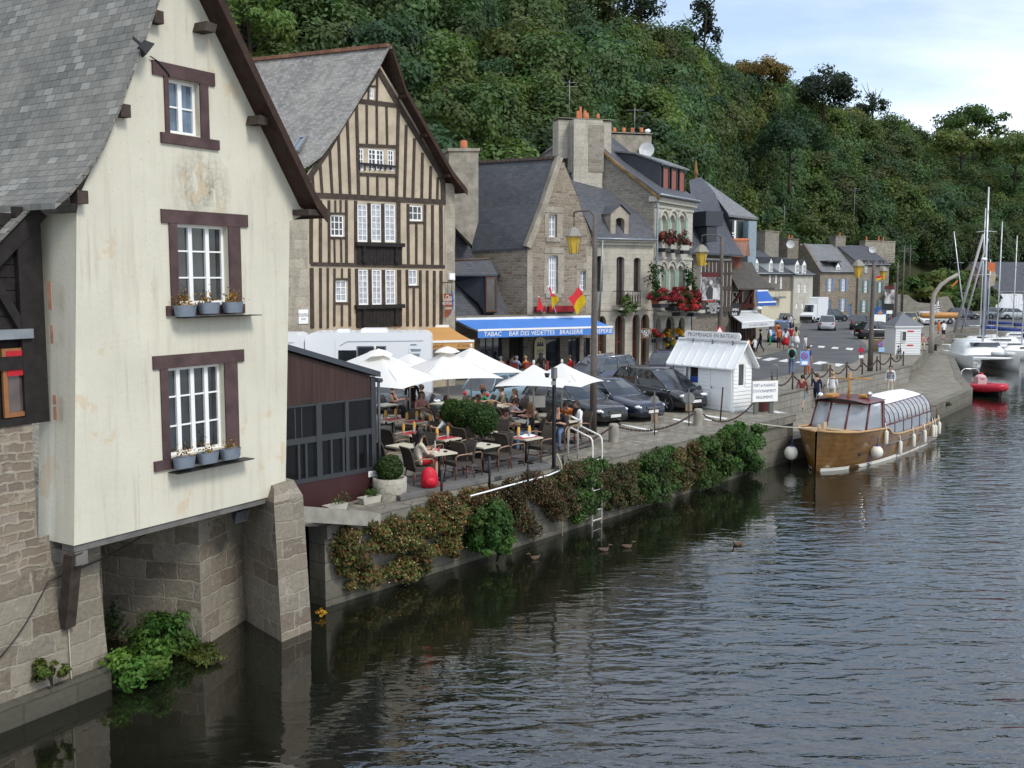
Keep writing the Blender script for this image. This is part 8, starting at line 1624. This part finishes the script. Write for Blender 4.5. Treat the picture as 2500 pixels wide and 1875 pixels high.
def make_body(key,pose,fem=False):
 global fingers;fingers=[];vs,es,rs,sg,J=body(pose,fem);me=bpy.data.meshes.new('tmp');me.from_pydata([tuple(v)for v in vs],es,[]);ob=bpy.data.objects.new('tmp',me);C.objects.link(ob);m=ob.modifiers.new('s','SKIN');m.use_smooth_shade=True
 for sv,r in zip(me.skin_vertices[0].data,rs):sv.radius=r
 me.skin_vertices[0].data[0].use_root=True;ob.modifiers.new('d','SUBSURF').levels=1;ob.modifiers['d'].render_levels=1
 dg=bpy.context.evaluated_depsgraph_get();e=bpy.data.meshes.new_from_object(ob.evaluated_get(dg));mb=MB()
 for p in e.polygons:
  c=p.center;best=min(sg,key=lambda q:(lambda a,b:(c-a-(b-a)*max(0,min(1,(c-a).dot(b-a)/max((b-a).length_squared,1e-9)))).length)(vs[q[0]],vs[q[1]]));mb.cur=SEG[best[2]];mb.face([e.vertices[i].co for i in p.vertices],sm=True)
 bpy.data.objects.remove(ob);bpy.data.meshes.remove(me);bpy.data.meshes.remove(e);mb.cur=0
 for b,d,s in fingers:
  x=d.cross(V((0,0,1))if abs(d.z)<.8 else V((0,1,0))).normalized();u=x.cross(d)
  for k,l in((-1.5,.065),(-.5,.078),(.5,.082),(1.5,.07)):a=b+x*(.017*k)+d*.02;mb.tube([a,a+d*l*.5-u*.004,a+d*l*.9-u*.02],[.010,.009,.006],5)
  a=b+x*.03*s-d*.02;mb.tube([a,a+x*.03*s+d*.025,a+x*.03*s+d*.06],[.011,.010,.007],5)
 hd,up=V(J['head']),(V(J['htop'])-V(J['head'])).normalized();fy=V((0,1,0));fy=(fy-up*fy.dot(up)).normalized();fx=V((1,0,0));eye=hd-up*.0
 mb.tube([eye+fy*.083-up*.0,eye+fy*.108-up*.03,eye+fy*.085-up*.035],[.008,.014,.008],5)
 for s in(-1,1):mb.ball(hd+fx*.088*s-up*.015,(.012,.02,.03),4,6)
 mb.cur=7
 for s in(-1,1):mb.ball(eye+fx*.032*s+fy*.082+up*.008,.011,4,6)
 mb.cur=8;mb.ball(eye+fy*.08-up*.058,(.022,.008,.006),4,6)
 o=mb.build('body',[SKIN]*9);me=o.data;bpy.data.objects.remove(o);hair={}
 for kind in('short','long','cap'):
  hb=MB();kf=(lambda p:(p.y<.035 or p.z>.05));hb.ball((0,-.008,.012),(.104,.112,.112),9,14,kf)
  if kind=='long':hb.grid([[V((.098*w*sin(a),-.10*w*cos(a)*.9-dy,z))for a in[(-1.3+2.6*j/8)for j in range(9)]]for w,dy,z in((1.0,.0,.02),(1.05,.0,-.08),(1.05,.01,-.18),(.85,.02,-.28),(.55,.02,-.34))],True)
  if kind=='cap':hb.grid([[V((.085*sin(a),.07+.09*f*cos(a),.055-.012*f))for a in[(-1.2+2.4*j/6)for j in range(7)]]for f in(0,.6,1)],True)
  mx=Matrix((fx,fy,up)).transposed();hb.v=[hd+mx@p for p in hb.v];ho=hb.build('hair',SKIN);hair[kind]=ho.data;bpy.data.objects.remove(ho)
 BOD[key]=(me,hair,hd.z+.11,J)
BOD={}
st=dict(pel=(0,0,.95),chest=(0,0,1.30),neck=(0,.01,1.47),head=(0,.03,1.61),sh=(.175,0,1.39),el=(.225,-.03,1.12),wr=(.22,.05,.88),hd=(.215,.08,.81),hip=(.09,0,.90),kn=(.1,.02,.49),an=(.1,-.02,.075),toe=(.12,.13,.03))
wk=dict(st,knL=(-.1,.18,.52),anL=(-.1,.26,.10),toeL=(-.1,.41,.06),knR=(.1,-.02,.49),anR=(.1,-.26,.13),toeR=(.1,-.16,.03),elL=(-.23,-.1,1.13),wrL=(-.21,-.12,.90),hdL=(-.2,-.12,.82),elR=(.23,.05,1.13),wrR=(.2,.2,.93),hdR=(.19,.26,.86))
si=dict(pel=(0,-.02,.53),chest=(0,.0,.88),neck=(0,.03,1.04),head=(0,.06,1.18),sh=(.17,.0,.96),el=(.235,.12,.72),wr=(.13,.33,.79),hd=(.09,.41,.80),hip=(.095,.02,.52),kn=(.12,.42,.53),an=(.12,.42,.10),toe=(.12,.56,.04))
ln=dict(si,chest=(0,.16,.84),neck=(0,.23,.98),head=(0,.30,1.10),sh=(.17,.18,.92),el=(.25,.34,.77),wr=(.1,.52,.80),hd=(.06,.60,.81))
fo=dict(si,el=(.24,.08,.70),wr=(.06,.26,.82),hd=(-.03,.27,.83))
for k_,p_,f_ in(('stand',st,False),('standf',st,True),('walk',wk,False),('walkf',wk,True),('sit',si,False),('sitf',si,True),('lean',ln,False),('leanf',ln,True),('fold',fo,False)):make_body(k_,p_,f_)
HC={'black':(.012,.011,.012),'dark':(.03,.02,.015),'brown':(.075,.04,.022),'red':(.14,.05,.022),'blond':(.36,.24,.11),'grey':(.32,.31,.30)}
CL={'black':(.014,.014,.017),'navy':(.018,.022,.05),'white':(.68,.68,.69),'jeans':(.10,.16,.27),'green':(.03,.27,.12),'orange':(.50,.12,.025),'red':(.36,.018,.022),'pink':(.48,.24,.22),'lilac':(.30,.27,.30),'camo':(.16,.145,.10),'khaki':(.22,.19,.12),'brown':(.10,.065,.045),'sky':(.20,.36,.58),'cream':(.50,.45,.36),'grey':(.15,.15,.15),'turq':(.16,.44,.36),'dkblue':(.03,.055,.13),'maroon':(.20,.045,.04),'shoe':(.03,.026,.024)}
cloth=lambda n:plain('cloth_'+n,CL[n],.85,.15,0,.1,5)
def person(label,pos,head,pose,top,bot,hair,hk='short',sleeve='bare',legs='long',scale=1.0,skirt=None,extras=(),tan=False,sk=None):
 me,hr,hz,J=BOD[pose];t=thing('person',label,'person',pos,head,None);t.scale=(scale,)*3;sk=SKIN2 if tan else SKIN
 o=bpy.data.objects.new('body',me);C.objects.link(o);o.parent=t;tm,bm_=cloth(top),cloth(bot)
 ms=[sk,tm,tm if sleeve!='tank' else sk,tm if sleeve=='long' else sk,bm_ if legs!='bare' else sk,bm_ if legs=='long' else sk,cloth('shoe')if legs!='bare' else cloth('cream'),plain('eye_dark',(.015,.012,.01),.3),plain('lip',(.30,.11,.10),.5)]
 for sl,m in zip(o.material_slots,ms):sl.link='OBJECT';sl.material=m
 h=bpy.data.objects.new('hair' if hk!='cap' else 'cap',hr[hk]);C.objects.link(h);h.parent=t;h.material_slots[0].link='OBJECT';h.material_slots[0].material=plain('hair_'+hair,HC[hair],.6,.3,0,.2)
 if skirt:mb=MB();mb.lathe([(.15,1.0),(.2,.9),(.27,.68),(.31,.45),(.29,.45)],(0,0,0),14);mb.build('skirt',cloth(skirt),t)
 for e in extras:
  mb=MB()
  if e=='pack':mb.ball((0,-.2,1.2),(.17,.12,.25));mb.tube([(-.12,-.1,1.38),(-.13,.11,1.35),(-.12,.02,1.0)],.02,5);mb.tube([(.12,-.1,1.38),(.13,.11,1.35),(.12,.02,1.0)],.02,5);mb.build('backpack',cloth('black'),t)
  if e=='scarf':z=V(J['neck']);mb.lathe([(.09,-.08),(.1,-.02),(.075,.05)],z,10);mb.bar(z+V((0,.11,-.02)),z+V((.02,.14,-.34)),.12,.04,(0,1,0));mb.build('scarf',cloth('black'),t)
  if e=='stripes':
   for k in range(5):mb.lathe([(.192,1.02+.08*k),(.192,1.055+.08*k)],(0,0,0),14)
   mb.v=[V((p.x,p.y*.74,p.z))for p in mb.v];mb.build('stripes',cloth('navy'),t)
  if e=='vest':z=V(J['chest']);mb.ball(z+V((0,.05,-.08)),(.10,.085,.2));mb.build('vest',cloth('white'),t)
 return t
def seat_at(x,y,z=1.27):p=G(x,y,DZ+z);return V((p.x,p.y,DZ))
toR=QZ-pi/2
AW,TO,LT,RT=toR,pi,1.85,-1.75
tc_=lambda key,s:TB[key]+V((cos(QZ),sin(QZ),0))*(.62*s+(-.03*s))
for a in((TB['C2']+V((cos(QZ-.25),sin(QZ-.25),0))*-.62,AW-.25,'sitf','cream','red','black','long','bare','short',1.0,'woman with long black hair seen from behind at the nearest cream table'),
(V((*G(1007,1045,DZ).xy,DZ)),TO+.2,'standf','black','navy','dark','short','bare','long',1.0,'waitress in black standing between the red tables'),
(seat_at(1080,1017,1.15),RT+.2,'leanf','grey','khaki','black','short','tank','short',.96,'tanned woman in a grey sleeveless top leaning towards the boy in white'),
(seat_at(1096,1016,1.15),LT-.1,'lean','white','khaki','dark','short','bare','short',.9,'boy in a white shirt bending over the table in front of the box bushes'),
(seat_at(957,946),RT,'sit','black','black','dark','cap','tank','long',1.0,'man in black tank top and dark cap at the far left table'),
(seat_at(1028,962),TO+.5,'sitf','pink','cream','brown','long','bare','short',1.0,'woman in a pink top smiling beside the waitress'),
(seat_at(1032,943,1.3),LT,'sit','grey','grey','dark','short','long','long',1.0,'man in dark grey behind the waitress'),
(seat_at(1086,972),RT,'sit','camo','khaki','brown','short','bare','short',1.0,'red-faced man in a brown shirt left of the box bushes'),
(seat_at(1162,948),RT-.3,'lean','green','navy','black','short','bare','long',1.02,'man in a bright green T-shirt leaning over his table'),
(seat_at(1180,944,1.3),LT,'sit','brown','brown','red','short','bare','long',1.0,'ruddy man in brown facing the man in the green shirt'),
(seat_at(1182,962),LT+.6,'leanf','pink','brown','brown','short','bare','long',.95,'person with brown hair next to the man in the green shirt'),
(seat_at(1157,976),TO+.3,'sitf','cream','cream','dark','long','bare','short',.98,'laughing woman in a cream top just above the middle box bush'),
(seat_at(1196,985),TO+.7,'sitf','sky','jeans','blond','long','bare','long',1.0,'long-haired woman in light blue right of the box bushes'),
(seat_at(1227,949),LT,'sitf','camo','brown','dark','cap','bare','long',1.0,'woman in a brown hat at the table by the teal car'),
(seat_at(1260,955),LT+.3,'sitf','grey','red','brown','long','bare','long',1.0,'brown-haired person with a reddish scarf by the black estate'),
(seat_at(1273,970),LT+.6,'leanf','black','black','brown','long','bare','long',1.0,'dark-haired woman in black resting on her elbow'),
(seat_at(1240,973),RT+.6,'lean','lilac','jeans','dark','short','bare','long',1.02,'man in a lilac shirt with his back bent, in front of the teal car'),
(seat_at(1227,996),TO+.4,'lean','camo','khaki','dark','short','bare','short',.98,'young man in a camouflage shirt at the table behind the box bushes'),
(seat_at(1297,1001),LT-.1,'sitf','black','jeans','red','long','long','long',.98,'red-haired girl with a white vest and black cardigan'),
(seat_at(1317,982),LT,'leanf','camo','black','brown','long','tank','long',1.0,'woman in profile leaning on her arms under the white newspaper'),
(seat_at(1363,995),2.9,'sit','black','jeans','black','long','bare','long',1.0,'person in jeans half hidden by the black speaker post'),
(seat_at(1390,978),LT+.9,'lean','orange','navy','black','cap','bare','long',1.03,'man in an orange T-shirt and black cap next to the black estate'),
(seat_at(1411,985),LT+.25,'fold','white','khaki','dark','short','long','short',1.02,'man in a white shirt, dark scarf and khaki shorts with folded arms')):
 person(a[10],a[0],a[1],a[2],a[3],a[4],a[5],a[6],a[7],a[8],scale=1.06,extras=('scarf',)if 'dark scarf' in a[10]else('vest',)if 'vest' in a[10]else(),tan='tanned' in a[10]or 'red' in a[10][:3])
 if a[2]in('sit','sitf','lean','leanf','fold')and 'black hair seen' not in a[10]:
  place(chair0,a[0]+V((0,0,0)),a[1]+pi/2,f'occupied rattan chair of the {" ".join(a[10].split()[:10])}','rattan armchairs on the deck')
c=TB['C5']+V((-.25,.1,.98));mb=MB();mb.grid([[c+V((.27*(k-1),.05*abs(k-1)-.1*j,.40*j))for k in(0,.5,1,1.5,2)]for j in(0,.5,1)]);tag(mb.build('newspaper',OFFW,None,c),'open white newspaper held up by the woman in profile','newspaper')
# bar customers
def bar(x,y,z=1.25):p=G(x,y,z);return V((p.x,p.y,.0))
BARD=((1223,869,.4,'sitf','pink','cream','grey','grey-haired person in pink at the far left bar table under the blue awning'),(1249,864,-1.2,'sitf','white','brown','brown','person in white and brown at the bar beside the light blue shirt'),(1260,868,-.4,'sit','sky','navy','grey','grey-haired man in a light blue shirt at the bar, seen from behind'),(1284,868,.6,'sitf','orange','cream','blond','blond woman in orange at the bar table'),(1328,865,1.2,'sitf','pink','pink','grey','person in pink with white cap beside the standing waitress in black dress'),(1393,866,1.4,'sit','red','brown','brown','person in red half hidden by the right umbrella at the bar'),(1464,857,.3,'sitf','pink','cream','blond','blond child in pink right of the tall lamp post at the bar'),(1478,850,.3,'sitf','cream','pink','blond','tall blond woman in cream right of the tall lamp post at the bar'))
for k,(x,y,h_,ps,tp,bt,hr_,lb)in enumerate(BARD):p=bar(x,y,1.3);person(lb,p,h_,ps,tp,bt,hr_);mb=MB();mb.box((0,0,.44),(.42,.42,.05));mb.box((0,-.2,.7),(.4,.04,.5));[mb.cyl((a*.18,b*.18,0),(a*.18,b*.18,.44),.015,n=5)for a in(-1,1)for b in(-1,1)];o=mb.build('bar_chair',cloth('maroon'));o.location=p;o.rotation_euler=(0,0,h_);tag(o,f'dark red bar chair under the {" ".join(lb.split()[:8])}','chair','bar chairs')
def stand_at(label,x,y,head,pose,*a,z=0.0,**k):p=G(x,y,z);return person(label,p,head,pose,*a,**k)
p=G(1321,862,1.68);person('waitress in a black dress standing at the bar tables',V((*p.xy,0)),.2,'standf','black','black','dark','long',legs='bare',skirt='black');p=G(1266,832,1.7);person('dark-clothed person standing in the bar doorway',V((*p.xy,0)),3.0,'stand','black','black','dark','short','long');p=G(1497,848,1.5);person('person in orange bending by the wooden shop door under the blue awning end',V((*p.xy,0)),2.8,'lean','orange','black','brown');p=G(1623,892,1.35);person('boy in a white and green shirt in front of the dark blue hatchback',V((*p.xy,.0)),1.9,'stand','white','green','dark',scale=.82)
stand_at('man with a black backpack and turquoise shirt walking up the street',1932,914,-.25,'walk','turq','jeans','grey',extras=('pack',));stand_at('boy in orange trousers and white cap behind the blue no-parking sign',1971,915,-.9,'stand','dkblue','orange','brown','cap',scale=.97);stand_at('small child in white running on the road',1966,853,.3,'walk','white','white','brown',scale=.62)
stand_at('woman with a wide white skirt walking away',1943,852,-.2,'walkf','cream','white','dark','long',skirt='white');stand_at('woman in a red top just left of the white skirt',1931,848,-.2,'walkf','red','white','dark','short');stand_at('woman with a red skirt and long dark hair',1917,856,-.2,'walkf','white','red','brown','long',legs='bare',skirt='red');stand_at('person in an orange shirt and dark trousers left of the red skirt',1901,852,-.3,'walk','orange','brown','brown');stand_at('man in orange further back near the bright blue car',1897,836,-.3,'stand','orange','jeans','brown')
stand_at('child in a striped top in front of the white awning',1880,842,1.0,'stand','white','green','dark',scale=.85);stand_at('man in dark clothes striding past the restaurant railing',1856,860,1.2,'walk','black','navy','dark',sleeve='long');stand_at('hooded person in black under the white awning',1842,850,1.4,'stand','black','grey','black',sleeve='long')
for x,y,tp,lb in((1828,822,'orange','customer in orange seated under the left part of the white awning'),(1843,820,'white','customer in white seated under the white awning')):p=G(x,y,1.3);person(lb,V((*p.xy,0)),.8,'sit',tp,'navy','dark')
stand_at('person in black beside the bright blue car',1916,806,2.5,'stand','black','black','dark',sleeve='long');stand_at('person in white and navy beside the dark grey car',1928,808,2.5,'stand','white','navy','blond');p=G(2002,786,0);person('rider with white helmet on the white motorbike',V((p.x,p.y,.3)),R(-110)-pi/2,'sit','cream','navy','grey',sleeve='long')
stand_at('person in a dark red jumper and blue shorts on the lower quay',1957,1000,-.55,'walk','maroon','jeans','dark',z=LZ,sleeve='long',legs='short');stand_at('person in navy between the red jumper and the white blouse on the lower quay',1992,995,-.55,'walk','navy','navy','brown',z=LZ,sleeve='long');stand_at('blond woman in a white blouse with shoulder bag on the lower quay',2031,990,-.55,'walkf','white','cream','blond',z=LZ,sleeve='long');stand_at('man in a navy and white striped sweater on the lower quay',2172,969,2.7,'stand','white','cream','dark',z=LZ,sleeve='long',extras=('stripes',))
for k,(dx,tp,lb)in enumerate(((-.45,'pink','left person in pink sitting on the bench by the ticket kiosk'),(.2,'red','right person in red sitting on the bench by the ticket kiosk'))):p=G(2264,856);person(lb,V((p.x+dx,p.y,.0)),2.9,'sitf',tp,'cream','brown')
stand_at('man in a white T-shirt and dark shorts near the catamaran',2303,830,.3,'stand','white','navy','dark',legs='short');stand_at('child in orange near the bent lamp column',2291,815,.5,'stand','orange','orange','brown',scale=.8)
# bags
p=G(1048,1190,DZ);t=thing('red_backpack','bright red backpack standing on the deck beside the black-haired woman','backpack',p,.3);mb=MB();mb.grid([[V((r*cos(a*pi/6)*1.0,r*.75*sin(a*pi/6),z))for a in range(12)]for r,z in((.02,0),(.19,.01),(.22,.12),(.21,.28),(.17,.42),(.10,.5),(.01,.53))],True,True);mb.build('bag',plain('red_nylon',(.50,.012,.03),.5,.3,0,.1),t);mb=MB();mb.ball((0,-.15,.17),(.15,.07,.12));mb.build('pocket',plain('red_nylon',(.50,.012,.03),.5,.3,0,.1),t);mb=MB();mb.tube([(.1,.1,.48),(.22,.12,.3),(.26,.1,.03),(.4,.05,.01)],.02,5);mb.build('strap',plain('red_nylon',(.50,.012,.03),.5,.3,0,.1),t)
mb=MB();p=G(1432,1062,DZ);mb.ball(p+V((0,0,.2)),(.17,.13,.22));mb.tube([p+V((-.08,0,.38)),p+V((0,0,.5)),p+V((.08,0,.38))],.015,5);tag(mb.build('black_bag',IRON,None,p),'black bag on the ground behind the man in the white shirt','bag')
# ================================================================ plants on walls and water edge
IVYR=leafmat('reddish_dry_weed',(.10,.055,.025),.4,.25);IVYG=leafmat('wall_weed_leaves',(.055,.075,.025),.35);DOTW=leafmat('tiny_white_flowers',(.60,.55,.48),.2,.2);BRIGHT=leafmat('bright_bush_leaves',(.06,.135,.03),.3)
def creeper(label,s0,s1,z0,z1,n,mat,seed,ls=.045,th=.22,dots=0,name='wall_weed',mat2=None,f2=0.0):
 rd=random.Random(seed);c=Q((s0+s1)/2,.1,(z0+z1)/2);t=thing(name,label,'weed',c,0,'weeds growing on the quay wall');K=[(rd.uniform(s0,s1),z1-(z1-z0)*rd.random()**1.25,rd.uniform(.10,.32),rd.uniform(.6,1.35))for _ in range(int((s1-s0)*(z1-z0)*11)+6)]
 for nm,m,cnt,l,amp in(('foliage',mat,n,ls,1.0),('second_foliage',mat2,int(n*f2),ls,1.0),('flower_dots',DOTW,dots,.014,1.08)):
  if not cnt or m is None:continue
  mb=MB();mb.col=[]
  for i in range(cnt):
   s_,z_,r,br=K[rd.randrange(len(K))];d=V((rd.gauss(0,1),rd.gauss(0,1),rd.gauss(0,1))).normalized()*(r*rd.random()**.5)*amp;p=Q(s_+d.x*1.3,.02+abs(d.y)*th/.2*(1.15 if nm=='flower_dots' else 1),z_+d.z)
   nr=(qn*1.0+V((rd.gauss(0,.6),rd.gauss(0,.6),rd.gauss(.5,.5)))).normalized();tt=nr.cross(V((rd.gauss(0,1),rd.gauss(0,1),rd.gauss(0,1)))).normalized();bb=nr.cross(tt);q=l*rd.uniform(.6,1.4);v=br*rd.uniform(.75,1.25)
   mb.face([p-tt*q,p+bb*q*.6,p+tt*q,p-bb*q*.6]);mb.col.append((v,v,v*.9,1))
  mb.build(nm,m,t,c)
PXS=lambda x,y,z=0:(G(x,y,z)-QE[2]).dot(qd)
for lb,s0,s1,z0,z1,n,m1,ls,th,dt,m2,f2 in(('olive weed with many tiny white flowers on the quay wall next to the pier',-8.3,-4.4,-1.55,-.22,12000,IVYG,.045,.34,1000,IVYR,.55),('reddish brown dry weed below the left end of the deck',-5.3,-3.2,-.7,.05,5200,IVYR,.04,.3,520,IVYG,.5),('red-brown dry weed mass under the white hose',-3.4,-.3,-.95,.0,9500,IVYR,.04,.34,800,IVYG,.35),('thin brown weed hanging low behind the big green bush',-3.3,-1.4,-1.5,-.7,2800,IVYR,.04,.24,200,IVYG,.6),('brown and green weed around the hanging rope',-.8,.8,-1.2,-.02,4600,IVYR,.04,.3,300,IVYG,1.0),('green climbing plant behind the white ladder',.5,1.8,-1.5,.02,3600,BRIGHT,.05,.3,100,IVYG,.8),('dark green and brown weeds right of the white ladder',1.6,4.2,-1.5,-.3,7500,IVYG,.045,.26,420,IVYR,.6),('green bushy weed with pale flowers halfway to the wooden boat',3.9,5.7,-1.6,-.12,5200,BRIGHT,.055,.4,240,IVYG,.6),('brown dry weed between two green wall bushes',5.4,7.7,-1.5,-.3,6000,IVYR,.045,.3,200,IVYG,1.0),('tall green wall bush near the wooden boat',7.3,9.4,-1.6,-.02,5400,BRIGHT,.06,.42,160,IVYG,.7),('large green wall bush closest to the bow of the wooden boat',9.2,11.8,-1.6,.12,6500,BRIGHT,.065,.55,80,LEAFD,.5)):creeper(lb,s0,s1,z0,z1,n,m1,int(s0*7)+60,ls,th,dt,'wall_weed',m2,f2)
c=Q(-3.75,.45,-.95);t=shrub('bright green bush growing out of the quay wall below the deck, reaching the water',c,.62,1.75,3600,.06,BRIGHT,21,nclump=26,hollow=.35);
shrub('bright green lower lobe of foliage touching the water by the green wall bush',Q(-3.5,.55,-1.45),.55,.8,1500,.055,BRIGHT,22,nclump=14,hollow=.3);shrub('small weed at the foot of the glazed pavilion beside the troughs',G(905,1212,.1),.30,.4,500,.04,LEAF,23);shrub('weed tuft between the pier and the left trough',G(775,1262,.05),.22,.3,380,.04,LEAF,24)
# undercroft greenery
def mound(label,px,r,h,n,seed,mat,ls=.06):p=G(*px,WZ);return shrub(label,p+V((0,0,h*.28)),r,h,n,ls,mat,seed,'bank_plant','plant','plants under the cream house',nclump=26,hollow=.25,stems=False)
mound('lush green water plants in the dark recess under the cream house, front lobe',(340,1660),.75,.9,3200,31,BRIGHT,.05);mound('taller green plants at the back of the recess under the cream house',(320,1540),.8,1.7,3200,32,LEAFD,.055);mound('green plants in the middle of the recess below the overhang',(410,1590),.7,1.0,2600,33,BRIGHT,.05);mound('low olive reeds at the right end of the recess plants',(500,1610),.5,.3,900,34,LEAFY,.035)
shrub('fern tuft growing on the far left stone base above the water',F0.P(125,1640,.22),.28,.55,700,.045,LEAFY,35);shrub('yellow flowering tuft at the water right of the pier',G(778,1510,WZ)+V((.05,.1,.08)),.12,.2,120,.03,YELF,36)
# ivy patch on the lower quay wall end
shrub('green grass tuft on the end of the lower quay wall',G(2300,985,-1.2),.5,.5,500,.05,LEAF,37)
# single trees that stand out of the wood
def tree(label,x,y,Y,r,h,mat,seed,tcol=(1,1,1),n=3200,ls=.3,hollow=.45,ncl=26,th=9):
 c=D(x,y,Y);base=c-V((0,0,h*.5+th*.45));t=thing('tree',label,'tree',base,0,'single trees standing out of the wooded hillside');crown_mb(r,h,n,ls,seed,ncl,c0=c,hollow=hollow,tcol=tcol).build('crown',mat,t,base);trunk_mb(th,.3,seed,c0=base,nb=7).build('trunk',BARK,t,base);return t
ORGL=leafmat('turning_leaves',(.10,.085,.032),.25);DKL=leafmat('dark_pine_needles',(.022,.038,.022),.3);BGL=leafmat('blue_green_crown',(.04,.085,.045),.25);YGL=leafmat('yellow_green_crown',(.09,.13,.04),.25)
tree('orange-brown turning tree just below the skyline',1850,185,190,5.5,7,ORGL,51);tree('dark open-branched tree sticking up above the skyline, left',1712,70,172,3.2,9,DKL,52,n=1500,hollow=.75,ncl=18,th=16);tree('dark pine at the very top left of the sky edge',1560,15,165,4.5,10,DKL,53,n=2600,th=14);tree('broad dark green tree on the skyline in the middle',2010,225,215,8,9,DKL,54,n=3600,ls=.4);tree('small dark tree standing alone on the skyline',2130,262,235,4,6,DKL,55,n=1500,hollow=.7,th=12)
tree('round blue-green crown in the middle of the slope',1930,340,172,7,10,BGL,56,n=4200);tree('rounded dark tree on the right skyline',2380,305,262,9,10,LEAFD,57,n=3600,ls=.45);tree('yellow-green tree on the right slope',2350,350,240,8,9,YGL,58,n=3600,ls=.42);tree('pale green tree by the right picture edge',2480,370,235,8,10,YGL,59,n=3400,ls=.42);tree('yellowish tree directly behind the far houses',2000,575,160,4.6,8,YGL,60,n=3000,th=6);tree('light green tree above the tall stone chimney',1130,300,88,4.2,7,WOODLEAF,61,(1.5,1.5,1.0),3600,.22);tree('light green tree at the top left of the slope, above the timbered roof',610,60,92,4.2,7,WOODLEAF,62,(1.5,1.5,1.0),3600,.22)
